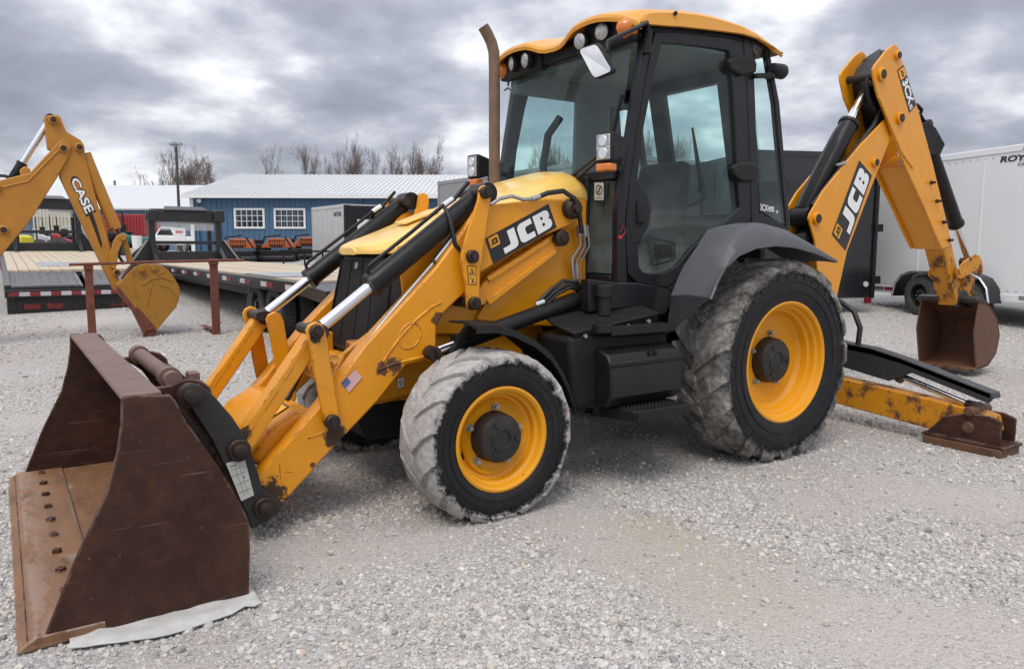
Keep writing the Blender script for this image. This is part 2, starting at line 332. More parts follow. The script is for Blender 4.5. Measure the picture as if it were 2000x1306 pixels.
M_['tread_r'] = mat('dirt caked tread rubber', (.20, .188, .175), .9, var=.3, vs=6, dirt=[((.055, .055, .055), 3.2, .55, .64, .75), ((.31, .295, .28), 12, .52, .70, .7), ((.03, .03, .03), 50, .6, .7, .7)], bump=.5, bs=55, spec=.2)
RB = (.012, .0125, .015)
def tyre_mat(nm, r0, r1, dcs, cover): return mat(nm, RB, .55, var=.25, vs=5, dirt=[((.045, .047, .052), 6, .54, .8, .5), ((.16, .16, .16), 44, .72, .80, .4)], rimdust=(r0, r1, dcs, cover), bump=.22, bs=60, spec=.3)
M_['tyre_front'] = tyre_mat('pale dusted front tyre', .392, .418, ((.30, .285, .27), (.47, .455, .44)), (5., .22, .42, .55))
M_['tyre_rear'] = tyre_mat('dirt caked rear tyre', .575, .625, ((.15, .138, .125), (.37, .35, .325)), (3.6, .36, .56, .22))
M_['chrome'] = mat('chrome rod', (.78, .78, .80), .14, metal=1., var=.05, dirt=[((.45, .40, .36), 22, .58, .8, .5)])
M_['steel'] = mat('dull steel', (.36, .35, .34), .4, metal=.7, var=.15, dirt=[(RUST, 14, .62, .76, .6)])
M_['exhaust'] = mat('brown exhaust pipe', (.15, .095, .065), .6, var=.2, vs=12, dirt=[((.26, .165, .11), 10, .48, .72, .6), ((.05, .035, .03), 6, .58, .75, .5)], bump=.05)
M_['hose'] = mat('black hose', (.014, .014, .015), .5, var=.2)
M_['white'] = mat('white print', (.78, .78, .78), .5, var=.03)
M_['black_print'] = mat('black print', (.013, .013, .014), .45, var=.1)
M_['yellow_print'] = mat('yellow print', (.80, .36, .01), .5, var=.05)
M_['red_print'] = mat('red print', (.45, .02, .02), .5, var=.05)
M_['blue_print'] = mat('blue print', (.02, .05, .22), .5, var=.05)
M_['amber'] = mat('amber lens', (.62, .17, .012), .22, var=.15, coat=.6)
M_['lens'] = mat('clear lamp lens', (.40, .41, .41), .15, metal=.5, var=.35, vs=45, bump=.6, bs=90, coat=.8)
M_['mirror'] = mat('mirror glass', (.93, .93, .93), .04, metal=1., var=0)
M_['mirror_frame'] = M_['blk_plastic']
M_['lining'] = mat('grey cab lining', (.20, .20, .20), .8, var=.1)
M_['seat'] = mat('dark grey seat cloth', (.018, .018, .02), .9, var=.15)
M_['glass'] = glass_mat('tinted cab glass', (.86, .955, .945), .02, ((.26, .29, .28), .10))
M_['glass_dirty'] = glass_mat('dirty lower cab glass', (.62, .70, .68), .05, ((.16, .19, .18), .30))
M_['paper'] = mat('white plastic sheet', (.52, .52, .515), .45, var=.12, vs=14, dirt=[(DUST, 10, .42, .7, .7), ((.30, .28, .26), 30, .6, .75, .5)], bump=.4, bs=26)
M_['label'] = mat('worn white label', (.52, .53, .49), .5, var=.1, vs=12, dirt=[((.25, .24, .22), 20, .6, .8, .5)])
M_['case_yel'] = mat('ochre backhoe paint', (.42, .18, .018), .5, var=.10, vs=4, dirt=[((.32, .14, .02), 5, .56, .8, .5), (GREASE, 24, .70, .77, .6)], bump=.03)
M_['case_bucket'] = mat('scratched yellow bucket', (.37, .17, .014), .55, var=.2, vs=5, dirt=[((.16, .075, .012), 5, .48, .7, .85), (GREASE, 22, .62, .68, .7)], bump=.15, bs=40)
# ================================================================== THE GROUND
# packed, dusty lanes where machines have driven
TRACKS = [(pZ(x, y, 0), r) for x, y, r in ((1120, 1010, .34), (1260, 1075, .42), (1420, 1150, .46), (1600, 1215, .5), (1820, 1265, .5), (1990, 1290, .5), (560, 1085, .30), (700, 1075, .30), (840, 1060, .26), (1750, 960, .38), (1950, 985, .42), (180, 640, .7), (60, 820, .4), (1600, 985, .3))]
def gravel_mat():
    m = bpy.data.materials.new('crushed limestone gravel'); m.use_nodes = True; t = m.node_tree; b = t.nodes['Principled BSDF']; ln = lambda a, c: t.links.new(a, c)
    def nd(ty, ins=None, **k):
        n = t.nodes.new(ty)
        for a, c in k.items(): setattr(n, a, c)
        for a, c in (ins or {}).items():
            if hasattr(c, 'is_linked') or hasattr(c, 'links'): ln(c, n.inputs[a])
            else: n.inputs[a].default_value = c
        return n
    co = nd('ShaderNodeTexCoord').outputs['Object']
    ramp = lambda f, stops: (lambda n: ([setattr(n.color_ramp.elements.new(p), 'color', (*c, 1)) for p, c in stops[1:-1]], setattr(n.color_ramp.elements[0], 'position', stops[0][0]), setattr(n.color_ramp.elements[0], 'color', (*stops[0][1], 1)), setattr(n.color_ramp.elements[-1], 'position', stops[-1][0]), setattr(n.color_ramp.elements[-1], 'color', (*stops[-1][1], 1)), n.outputs[0])[-1])(nd('ShaderNodeValToRGB', {0: f}))
    v1 = nd('ShaderNodeTexVoronoi', {'Vector': co, 'Scale': 62.}); v2 = nd('ShaderNodeTexVoronoi', {'Vector': co, 'Scale': 150.}); v3 = nd('ShaderNodeTexVoronoi', {'Vector': co, 'Scale': 21.})
    big = nd('ShaderNodeTexNoise', {'Vector': co, 'Scale': .55, 'Detail': 6., 'Roughness': .6}).outputs[0]
    med = nd('ShaderNodeTexNoise', {'Vector': co, 'Scale': 2.3, 'Detail': 7., 'Roughness': .65}).outputs[0]
    fine = nd('ShaderNodeTexNoise', {'Vector': co, 'Scale': 240., 'Detail': 3.}).outputs[0]
    c1 = nd('ShaderNodeSeparateColor', {0: v1.outputs['Color']}).outputs[0]; c2 = nd('ShaderNodeSeparateColor', {0: v2.outputs['Color']}).outputs[1]
    st = ramp(c1, [(0, (.24, .23, .222)), (.35, (.36, .348, .336)), (.7, (.46, .444, .428)), (1, (.60, .58, .56))])
    s2 = ramp(c2, [(0, (.27, .256, .244)), (.5, (.40, .384, .368)), (1, (.53, .512, .494))])
    def mixc(f, a, c, mode='MIX'):
        n = nd('ShaderNodeMix', data_type='RGBA', blend_type=mode)
        for i, x in ((0, f), (6, a), (7, c)):
            if isinstance(x, (float, int)): n.inputs[i].default_value = x
            elif isinstance(x, tuple): n.inputs[i].default_value = (*x, 1)
            else: ln(x, n.inputs[i])
        return n.outputs[2]
    pk = nd('ShaderNodeMapRange', {0: big, 1: .46, 2: .56}).outputs[0]             # packed, dusty areas
    base = mixc(.45, st, s2); base = mixc(nd('ShaderNodeMath', {0: pk, 1: .72}, operation='MULTIPLY').outputs[0], base, (.40, .368, .342))
    tan = nd('ShaderNodeMapRange', {0: med, 1: .60, 2: .78, 4: .45}).outputs[0]; base = mixc(tan, base, (.36, .31, .24))
    dk = nd('ShaderNodeMapRange', {0: med, 1: .42, 2: .24, 4: .5}).outputs[0]; base = mixc(dk, base, (.24, .235, .235))
    # an orange oil-and-rust stain beside the front wheel
    stain = pZ(1270, 1035, 0)
    d = nd('ShaderNodeVectorMath', {0: co, 1: stain}, operation='DISTANCE').outputs['Value']
    dn = nd('ShaderNodeMath', {0: med, 1: -.5, 2: d}, operation='MULTIPLY_ADD').outputs[0]
    base = mixc(nd('ShaderNodeMapRange', {0: dn, 1: .10, 2: -.12, 3: 0., 4: .42}).outputs[0], base, (.36, .26, .13))
    for sp_, r_ in TRACKS:
        d = nd('ShaderNodeVectorMath', {0: co, 1: sp_}, operation='DISTANCE').outputs['Value']
        dn = nd('ShaderNodeMath', {0: med, 1: -.35, 2: d}, operation='MULTIPLY_ADD').outputs[0]
        base = mixc(nd('ShaderNodeMapRange', {0: dn, 1: r_-.12, 2: r_-.42, 3: 0., 4: .55}).outputs[0], base, (.455, .42, .385))
    stain2 = pZ(1380, 1120, 0); d = nd('ShaderNodeVectorMath', {0: co, 1: stain2}, operation='DISTANCE').outputs['Value']
    dn = nd('ShaderNodeMath', {0: med, 1: -.7, 2: d}, operation='MULTIPLY_ADD').outputs[0]
    base = mixc(nd('ShaderNodeMapRange', {0: dn, 1: .25, 2: -.10, 3: 0., 4: .55}).outputs[0], base, (.40, .36, .29))
    ln(base, b.inputs['Base Color']); b.inputs['Roughness'].default_value = .95; b.inputs['Specular IOR Level'].default_value = .2
    h = nd('ShaderNodeMath', {0: v1.outputs['Distance'], 1: -.8, 2: nd('ShaderNodeMath', {0: v2.outputs['Distance'], 1: -.35, 2: nd('ShaderNodeMath', {0: fine, 1: .15}, operation='MULTIPLY').outputs[0]}, operation='MULTIPLY_ADD').outputs[0]}, operation='MULTIPLY_ADD').outputs[0]
    bu = nd('ShaderNodeBump', {'Height': h, 'Strength': .75, 'Distance': .015}); ln(bu.outputs[0], b.inputs['Normal'])
    return m
M_['gravel'] = gravel_mat()
gm = MB(); Ds = [-40, -10, 0, 2, 4, 6, 7, 8, 9, 10, 11, 12, 13, 14, 15, 16, 17, 19, 21, 23, 25, 27, 29, 31, 33, 35, 40, 60, 100, 200, 500, 1500]; Ls = [-1500, -400, -120, -60, -30, -15, -8, -4, 0, 4, 8, 15, 30, 60, 120, 400, 1500]
c0 = Vector((CAM.x, CAM.y, 0)); V = [c0+RH*l+FH*D+Vector((0, 0, gz(D))) for D in Ds for l in Ls]; n = len(Ls)
gm.add(V, [(i*n+j, i*n+j+1, (i+1)*n+j+1, (i+1)*n+j) for i in range(len(Ds)-1) for j in range(n-1)])
gr_ = obj('ground', gm, M_['gravel'], smooth=80, kind='structure')

# loose stones on top of the packed gravel (instances of a few broken stones)
def stone_mesh(k):
    r = random.Random(k); bm = bmesh.new(); bmesh.ops.create_icosphere(bm, subdivisions=1, radius=1)
    for v in bm.verts: v.co *= r.uniform(.72, 1.2); v.co.z *= r.uniform(.55, .75); v.co.x *= 1.15
    me = bpy.data.meshes.new('broken_stone'); bm.to_mesh(me); bm.free(); return me
sm = bpy.data.materials.new('broken limestone'); sm.use_nodes = True; t = sm.node_tree; b = t.nodes['Principled BSDF']
oi = t.nodes.new('ShaderNodeObjectInfo'); rpn = t.nodes.new('ShaderNodeValToRGB'); t.links.new(oi.outputs['Random'], rpn.inputs[0])
els = rpn.color_ramp.elements; els[0].color = (.23, .225, .222, 1); els[1].position = 1; els[1].color = (.64, .615, .59, 1)
for p, c in ((.12, (.35, .338, .326)), (.5, (.45, .436, .42)), (.8, (.53, .513, .495)), (.93, (.46, .405, .34))): e = els.new(p); e.color = (*c, 1)
nz = t.nodes.new('ShaderNodeTexNoise'); nz.inputs['Scale'].default_value = 1.6; nz.inputs['Detail'].default_value = 5; tcn = t.nodes.new('ShaderNodeTexCoord'); t.links.new(tcn.outputs['Object'], nz.inputs['Vector'])
mxn = t.nodes.new('ShaderNodeMix'); mxn.data_type = 'RGBA'; mxn.blend_type = 'OVERLAY'; mxn.inputs[0].default_value = .45; t.links.new(rpn.outputs[0], mxn.inputs[6]); t.links.new(nz.outputs[0], mxn.inputs[7]); t.links.new(mxn.outputs[2], b.inputs['Base Color'])
b.inputs['Roughness'].default_value = .95; b.inputs['Specular IOR Level'].default_value = .2
rocks = bpy.data.collections.new('stone_kinds')
for k in range(8):
    me = stone_mesh(k); me.materials.append(sm); ro_ = bpy.data.objects.new('broken_stone', me); rocks.objects.link(ro_)
NS = 200000
u = RNG.random(NS*2); D_ = 1.9*(16/1.9)**(u**.92); l_ = (RNG.random(NS*2)*2-1)*(D_*.74+.25)
P = np.array([c0])+np.outer(l_, np.array(RH))+np.outer(D_, np.array(FH))
# thin out over packed patches
pat = np.sin(P[:, 0]*1.3+2*np.sin(P[:, 1]*.7))+np.sin(P[:, 1]*1.7+1.5*np.sin(P[:, 0]*.9+1))
dens = np.clip(.62-.33*pat, .12, 1)
for sp_, r_ in TRACKS: dens *= 1-.35*np.clip((r_+.12-np.hypot(P[:, 0]-sp_.x, P[:, 1]-sp_.y)+RNG.normal(0, .06, NS*2))/.30, 0, 1)
keep = RNG.random(NS*2) < dens
P = P[keep][:NS]; D_ = D_[keep][:NS]; NS = len(P)
SC = np.clip(RNG.lognormal(math.log(.0058), .50, NS), .0028, .027)*np.clip(.85+D_*.03, .9, 1.3)
TK = np.zeros(NS)
for sp_, r_ in TRACKS: TK = np.maximum(TK, np.clip((r_+.12-np.hypot(P[:, 0]-sp_.x, P[:, 1]-sp_.y)+RNG.normal(0, .06, NS))/.30, 0, 1))
SC *= 1-.58*TK*(RNG.random(NS) < .93)
P[:, 2] = SC*.12+np.interp(D_, Ds, [gz(x) for x in Ds])
sme = bpy.data.meshes.new('loose_gravel'); sme.from_pydata(P.tolist(), [], [])
at = sme.attributes.new('size', 'FLOAT', 'POINT'); at.data.foreach_set('value', SC.astype(np.float32))
at = sme.attributes.new('turn', 'FLOAT_VECTOR', 'POINT'); at.data.foreach_set('vector', np.stack([RNG.normal(0, .35, NS), RNG.normal(0, .35, NS), RNG.random(NS)*6.283], -1).astype(np.float32).ravel())
so = bpy.data.objects.new('loose_gravel', sme); COL.objects.link(so); so['kind'] = 'stuff'
tag(so, 'loose broken grey limestone scattered over the yard', 'gravel')
ng = bpy.data.node_groups.new('scatter_stones', 'GeometryNodeTree'); ng.interface.new_socket('Geometry', in_out='INPUT', socket_type='NodeSocketGeometry'); ng.interface.new_socket('Geometry', in_out='OUTPUT', socket_type='NodeSocketGeometry')
gi = ng.nodes.new('NodeGroupInput'); go = ng.nodes.new('NodeGroupOutput'); ip = ng.nodes.new('GeometryNodeInstanceOnPoints'); ci = ng.nodes.new('GeometryNodeCollectionInfo'); ci.inputs['Collection'].default_value = rocks; ci.inputs['Separate Children'].default_value = True
na = ng.nodes.new('GeometryNodeInputNamedAttribute'); na.data_type = 'FLOAT'; na.inputs['Name'].default_value = 'size'
nb = ng.nodes.new('GeometryNodeInputNamedAttribute'); nb.data_type = 'FLOAT_VECTOR'; nb.inputs['Name'].default_value = 'turn'
e2r = ng.nodes.new('FunctionNodeEulerToRotation')
ng.links.new(gi.outputs[0], ip.inputs['Points']); ng.links.new(ci.outputs[0], ip.inputs['Instance']); ip.inputs['Pick Instance'].default_value = True
ng.links.new(na.outputs['Attribute'], ip.inputs['Scale']); ng.links.new(nb.outputs['Attribute'], e2r.inputs[0]); ng.links.new(e2r.outputs[0], ip.inputs['Rotation']); ng.links.new(ip.outputs[0], go.inputs[0])
md = so.modifiers.new('scatter', 'NODES'); md.node_group = ng

# ================================================================== BUILDINGS
M_['blue_wall'] = mat('blue ribbed steel cladding', (.056, .128, .225), .45, var=.06, vs=1.5)
M_['white_trim'] = mat('white trim', (.72, .73, .74), .5, var=.04)
M_['white_roof'] = mat('white ribbed steel roof', (.52, .53, .545), .5, var=.05, vs=1, dirt=[((.5, .49, .46), .7, .55, .8, .4)])
M_['dark_glass'] = mat('dark window glass', (.02, .022, .024), .08, var=.3, vs=2, coat=.5)
M_['bluegrey_wall'] = mat('faded blue cladding', (.11, .17, .24), .6, var=.06)
def wpt(px, D, z): p = pD(px, 482, D); p.z = z; return p
DB = 34.8; gB = gz(DB)
xL = (381-1000)/FOC*DB; xR = (1330-1000)/FOC*DB
def bl(l, D, z): return c0+RH*l+FH*D+Vector((0, 0, z))
bb = thing('shop_building', 'long blue metal shop building with white ribbed roof and two gridded white windows', 'building', bl(xL, DB, gB))
AX = (RH, FH, Vector((0, 0, 1)))
zE, zR_, DR = 3.68, 5.10, 41.5
m = MB(); m.prism([bl(xL, DB, gB-.3), bl(xR, DB, gB-.3), bl(xR, DB, zE), bl(xL, DB, zE)], FH*.15); m.prism([bl(xL, DB+.15, gB-.3), bl(xL, DB+.15, zE), bl(xL, DR, zR_-.06), bl(xL, 2*DR-DB, zE), bl(xL, 2*DR-DB, gB-.3)], RH*.15); wall = obj('wall', m, M_['blue_wall'], bb, smooth=0)
m = MB(); l = xL+.15
while l < xR: m.box(bl(l, DB-.014, (gB+zE)/2-.1), (.045, .034, zE-gB), AX); l += .235
obj('wall_ribs', m, M_['blue_wall'], wall, smooth=0, kind='stuff')
m = MB(); sl = Vector(bl(0, DR, zR_)-bl(0, DB, zE)).normalized(); off = .35
a = bl(xL-.3, DB, zE)-sl*off; b_ = bl(xR, DB, zE)-sl*off; cc = bl(xR, DR, zR_); dd = bl(xL-.3, DR, zR_); a2 = bl(xL-.3, 2*DR-DB, zE); b2 = bl(xR, 2*DR-DB, zE)
m.prism([a, b_, cc, dd], (0, 0, .05)); m.prism([dd, cc, b2, a2], (0, 0, .05)); rf_ = obj('roof', m, M_['white_roof'], bb, smooth=0)
m = MB(); l = xL-.2; nrm_ = Vector((0, 0, 1))
while l < xR: p, q = bl(l, DB, zE+.065)-sl*off, bl(l, DR, zR_+.065); m.bar(p, q, .07, .035, side=RH); l += .23
obj('roof_ribs', m, M_['white_roof'], rf_, smooth=0, kind='stuff')
m = MB(); m.box(bl((xL+xR)/2, DB-.34, zE-.10), (xR-xL+.6, .05, .16), AX); m.box(bl(xL+.03, DB-.03, (gB+zE)/2), (.16, .10, zE-gB), AX); obj('eave_trim', m, M_['white_trim'], bb, smooth=0)
for l in (xL+.30, xL+7.6): m = MB(); m.tube([bl(l, DB-.30, zE-.16), bl(l, DB-.08, zE-.42), bl(l, DB-.08, gB+.05)], .045, 6); obj('downspout', m, M_['blue_wall'], bb)
for x0, x1 in ((463, 522), (540, 601)):
    l0, l1 = (x0-1000)/FOC*DB, (x1-1000)/FOC*DB; z0, z1 = CAM.z+(482-449)/FOC*DB, CAM.z+(482-410)/FOC*DB
    o_ = [bl(l0, DB-.06, z0), bl(l1, DB-.06, z0), bl(l1, DB-.06, z1), bl(l0, DB-.06, z1)]; k = .085; i_ = [bl(l0+k, DB-.06, z0+k), bl(l1-k, DB-.06, z0+k), bl(l1-k, DB-.06, z1-k), bl(l0+k, DB-.06, z1-k)]
    m = MB(); m.ring(o_, i_, FH*.08); wn = obj('window', m, M_['white_trim'], bb, smooth=0)
    nx, ny = 5, 3; dx = (l1-l0-2*k)/nx; dz = (z1-z0-2*k)/ny
    m = MB()
    for i in range(1, nx): m.box(bl(l0+k+dx*i, DB-.04, (z0+z1)/2), (.022, .03, z1-z0-2*k), AX)
    for j in range(1, ny): m.box(bl((l0+l1)/2, DB-.043, z0+k+dz*j), (l1-l0-2*k, .03, .022), AX)
    obj('muntin', m, M_['white_trim'], wn, smooth=0)
    m = MB(); m.box(bl(0, 0, 0), (dx-.022, .012, dz-.022), AX); src = None
    for i in range(nx):
        for j in range(ny):
            T = bl(l0+k+dx*(i+.5), DB-.02, z0+k+dz*(j+.5))-bl(0, 0, 0)
            if src is None: src = obj('pane', m, M_['dark_glass'], wn, smooth=0); src.matrix_basis = Matrix.Translation(T)
            else: share('pane', src, wn, Matrix.Translation(T))
m = MB(); m.tube([bl(xL+.42, DB-.05, 3.40), bl(xL+.42, DB-.14, 3.40), bl(xL+.42, DB-.20, 3.36)], [.05, .11, .09], 14); obj('wall_lamp', m, M_['white_trim'], bb, smooth=50)

DL = 62; gl_ = 1.0
lL, lR = (-260-1000)/FOC*DL, (392-1000)/FOC*DL
b3 = thing('long_shed', 'far long shed with a pale roof behind the flatbed trailers', 'building', bl(lL, DL, gl_))
zE2 = CAM.z+(482-413)/FOC*DL; DR2 = 74; zR2 = CAM.z+(482-369)/FOC*DR2
m = MB(); m.box(bl((lL+lR)/2, (DL+86)/2, (gl_+zE2)/2-.2), (lR-lL, 24, zE2-gl_+.4), AX); obj('wall', m, M_['bluegrey_wall'], b3, smooth=0)
m = MB(); m.prism([bl(lL-1, DL-.6, zE2-.05), bl(lR, DL-.6, zE2-.05), bl(lR, DR2, zR2), bl(lL-1, DR2, zR2)], (0, 0, .12)); m.prism([bl(lL-1, DR2, zR2), bl(lR, DR2, zR2), bl(lR, 86.6, zE2), bl(lL-1, 86.6, zE2)], (0, 0, .12)); r3 = obj('roof', m, M_['white_roof'], b3, smooth=0)
m = MB()
for px in (205, 231, 324): p = wpt(px, DR2, zR2); m.cyl(p-Vector((0, 0, .3)), p+Vector((0, 0, .55)), .11, 8)
obj('roof_vent', m, M_['bluegrey_wall'], r3)
m = MB(); l = lL
while l < lR: m.box(bl(l, DL-.03, (gl_+zE2)/2), (.08, .05, zE2-gl_-.1), AX); l += .9
obj('wall_ribs', m, M_['bluegrey_wall'], b3, smooth=0, kind='stuff')

# ------------------------------------------------------------------ lamp post
DP = 46; p0 = gpt(353, DP)
m = MB(); zt = CAM.z+(482-290)/FOC*DP; m.tube([p0, Vector((p0.x, p0.y, zt))], [.10, .07], 10); pl = obj('lamp_post', m, mat('dark bronze pole', (.05, .05, .052), .5), smooth=60)
tag(pl, 'tall dark yard lamp post in front of the bare tree', 'lamp post')
hm = MB()
for s_ in (-1, 1): c = Vector((p0.x, p0.y, zt+.05))+RH*.16*s_; hm.box(c, (.34, .36, .16), ((RH+Vector((0, 0, -.25*s_))).normalized(), FH, (Vector((0, 0, 1))+RH*.25*s_).normalized()))
hm.cyl(Vector((p0.x, p0.y, zt-.15)), Vector((p0.x, p0.y, zt+.05)), .09, 10); obj('lamp_head', hm, M_['steel'], pl, bevel=.02)

# ------------------------------------------------------------------ bare winter trees beyond the buildings
M_['bark'] = mat('grey winter bark', (.115, .09, .08), .9, var=.2)
M_['twig'] = mat('purplish winter twigs', (.15, .115, .10), .9, var=.2)
def tree(name, label, px, D, top_px, spread_px, seed, multi=1, group=None, density=1.):
    r = random.Random(seed); base = gpt(px, D); base.z = 1.0 if D > 34 else base.z
    Ht = CAM.z+(482-top_px)/FOC*D-base.z; sp = spread_px/FOC*D/2
    tr = MB(); cr = MB()
    def grow(p, d, ln, rad, lev):
        pts = [p]; q = p; dd = d.copy(); k = 4 if lev < 3 else 3
        for i in range(k):
            dd = (dd+Vector((r.gauss(0, .10), r.gauss(0, .10), r.gauss(.02, .07)))).normalized(); q = q+dd*(ln/k); pts.append(q)
        rr = [rad*(1-.55*i/k) for i in range(k+1)]
        (tr if lev < 2 else cr).tube(pts, rr, 6 if lev < 2 else 3, cap=False)
        if lev >= 5 or ln < .35: return
        nb = {0: 7, 1: 6, 2: 5, 3: 4, 4: 3}[lev]; nb = max(2, int(nb*density+.5))
        for i in range(nb):
            f = r.uniform(.25 if lev else .30, 1.0); j = min(k-1, int(f*k)); s = pts[j].lerp(pts[j+1], f*k-j)
            a = Vector((r.gauss(0, 1), r.gauss(0, 1), r.gauss(0, .5))).normalized(); a = (a-dd*a.dot(dd)).normalized(); an = r.uniform(.35, .85)
            nd_ = (dd*math.cos(an)+a*math.sin(an)+Vector((0, 0, .18))).normalized(); grow(s, nd_, ln*r.uniform(.45, .68), max(.014, rad*.48*(1-.4*f)), lev+1)
    for mk in range(multi):
        d = Vector((r.gauss(0, .12), r.gauss(0, .12), 1)); off = (RH*r.uniform(-.8, .8)*sp) if multi > 1 else Vector()
        if multi > 1: d += RH*(off.dot(RH)/max(sp, .1))*.25
        grow(base+off, d.normalized(), Ht*.62, Ht*.020, 0)
    # fit the crown into the height and spread seen in the photograph
    allz = sorted(v[2] for v in cr.v)[int(len(cr.v)*.985)]; ex = sorted(abs((Vector(v)-base).dot(RH)) for v in cr.v)[int(len(cr.v)*.97)]
    kz = Ht/(allz-base.z); kx = sp/max(ex, .1); kx = min(2.6, max(.4, kx))
    for b_ in (tr, cr):
        b_.v = [tuple(Vector((base.x, base.y, base.z))+RH*((Vector(v)-base).dot(RH)*kx)+FH*((Vector(v)-base).dot(FH)*kx)+Vector((0, 0, (v[2]-base.z)*kz))) for v in b_.v]
    T = thing(name, label, 'tree', base, group); obj('trunk', tr, M_['bark'], T, smooth=60, recalc=False); obj('crown', cr, M_['twig'], T, smooth=0, recalc=False)
TREES = [(290, 95, 352, 70, 1, 3, 'low rounded bare tree left of the lamp post'), (384, 88, 309, 104, 22, 4, 'large bare tree right behind the lamp post'), (425, 90, 322, 70, 31, 2, 'spreading bare tree just left of the blue building roof'), (534, 100, 303, 46, 4, 1, 'narrow bare tree standing alone above the blue building roof'),
         (618, 96, 299, 52, 5, 2, 'bare tree at the left end of the row above the blue roof'), (657, 96, 302, 44, 6, 1, 'second bare tree from the left in the row above the blue roof'), (692, 96, 292, 54, 7, 2, 'tallest bare tree in the middle of the row above the blue roof'), (728, 98, 308, 34, 8, 1, 'slender bare tree in the row left of the wide gap'),
         (766, 94, 302, 40, 9, 1, 'bare tree right of the gap in the row above the blue roof'), (800, 95, 296, 46, 10, 2, 'forked bare tree above the right part of the blue roof'), (836, 94, 293, 56, 11, 2, 'wide bare tree above the right end of the blue roof'),
         (1056, 90, 292, 60, 12, 2, 'bare tree seen through the cab windscreen'), (1098, 92, 296, 48, 13, 1, 'thin bare tree seen through the windscreen near the mirror'), (1280, 88, 275, 70, 14, 2, 'bare tree seen through the cab door glass'), (1340, 92, 285, 60, 15, 1, 'bare tree seen behind the seat through the cab')]
for px, D, tp, sp, sd_, mk, lab in TREES: tree('bare_tree', lab, px, D, tp, sp, sd_, mk, 'bare trees beyond the buildings', 1.0)
# ================================================================== THE YELLOW BACKHOE LOADER
H = thing('backhoe_loader', 'large yellow and black backhoe loader in the foreground with its rusty front bucket lowered', 'backhoe loader', (0, 0, 0))
def PY(pts, y): return [pY(a, b, y) for a, b in pts]
def side_plate(pts, y, th, both=True, mb=None, mi=0):
    mb = mb or MB(); P = PY(pts, y); mb.prism(P, (0, -th, 0), mi)
    if both: mb.prism([mir(p) for p in P], (0, th, 0), mi)
    return mb

# ---- flat lettering helpers --------------------------------------------------
def fill2d(loops):
    cu = bpy.data.curves.new('outline', 'CURVE'); cu.dimensions = '2D'; cu.fill_mode = 'BOTH'
    for lp in loops:
        s = cu.splines.new('POLY'); s.points.add(len(lp)-1); s.use_cyclic_u = True
        for p, q in zip(s.points, lp): p.co = (q[0], q[1], 0, 1)
    o = bpy.data.objects.new('outline', cu); me = bpy.data.meshes.new_from_object(o)
    V = [(v.co.x, v.co.y) for v in me.vertices]; F = [tuple(p.vertices) for p in me.polygons]
    bpy.data.objects.remove(o); bpy.data.curves.remove(cu); bpy.data.meshes.remove(me); return V, F
def text2d(body, bold=0., shear=0., space=1.):
    cu = bpy.data.curves.new('lettering', 'FONT'); cu.body = body; cu.offset = bold; cu.shear = shear; cu.space_character = space; cu.fill_mode = 'FRONT'; cu.resolution_u = 3
    o = bpy.data.objects.new('lettering', cu); me = bpy.data.meshes.new_from_object(o)
    V = [(v.co.x, v.co.y) for v in me.vertices]; F = [tuple(p.vertices) for p in me.polygons]
    bpy.data.objects.remove(o); bpy.data.curves.remove(cu); bpy.data.meshes.remove(me)
    xs = [v[0] for v in V]; ys = [v[1] for v in V]; a, b, c, d = min(xs), max(xs), min(ys), max(ys)
    return [((x-a)/(b-a), (y-c)/(d-c)) for x, y in V], F
LJ = [[(.42, 1), (.8, 1), (.8, .22), (.76, .1), (.68, .03), (.58, 0), (0, 0), (0, .29), (.36, .29), (.42, .36)]]
LC = [[(.22, 0), (.8, 0), (.8, .29), (.46, .29), (.39, .36), (.39, .64), (.46, .71), (.8, .71), (.8, 1), (.22, 1), (.1, .95), (.03, .88), (0, .78), (0, .22), (.03, .12), (.1, .04)]]
LB = [[(0, 0), (.64, 0), (.77, .04), (.85, .13), (.87, .24), (.86, .38), (.82, .46), (.74, .51), (.81, .56), (.85, .64), (.85, .8), (.81, .91), (.74, .97), (.62, 1), (0, 1)],
      [(.36, .26), (.36, .42), (.47, .42), (.5, .39), (.5, .29), (.47, .26)], [(.36, .60), (.36, .76), (.45, .76), (.48, .73), (.48, .63), (.45, .60)]]
def jcb2d():
    V = []; F = []; x = 0
    for lp in (LJ, LC, LB):
        v, f = fill2d(lp); k = len(V); V += [((a+x)/2.71, b) for a, b in v]; F += [tuple(i+k for i in q) for q in f]; x += .92
    return V, F
class Decal:                                            # flat print laid on a quad TL,TR,BR,BL lifted along n
    def __init__(s, q, n): s.q = [Vector(p) for p in q]; s.n = Vector(n).normalized(); s.mb = MB()
    def P(s, u, v, h):
        tl, tr, br, bl = s.q; return (tl*(1-u)+tr*u)*v+(bl*(1-u)+br*u)*(1-v)+s.n*h
    def rect(s, u0, v0, u1, v1, mi, h): s.mb.add([s.P(u0, v0, h), s.P(u1, v0, h), s.P(u1, v1, h), s.P(u0, v1, h)], [(0, 1, 2, 3)], mi); return s
    def shape(s, VF, u0, v0, u1, v1, mi, h, rot=0, lean=0.):
        V, F = VF
        if rot == 1: V = [(y, 1-x) for x, y in V]
        s.mb.add([s.P(u0+(u1-u0)*x+lean*(y-.5), v0+(v1-v0)*y, h) for x, y in V], F, mi); return s
    def poly(s, pts, mi, h): s.mb.add([s.P(u, v, h) for u, v in pts], [tuple(range(len(pts)))], mi); return s
    def make(s, name, mats, parent): return obj(name, s.mb, mats, parent, smooth=0, recalc=False)
PRINT = [M_['black_print'], M_['white'], M_['yellow_print'], M_['red_print'], M_['blue_print'], M_['label']]
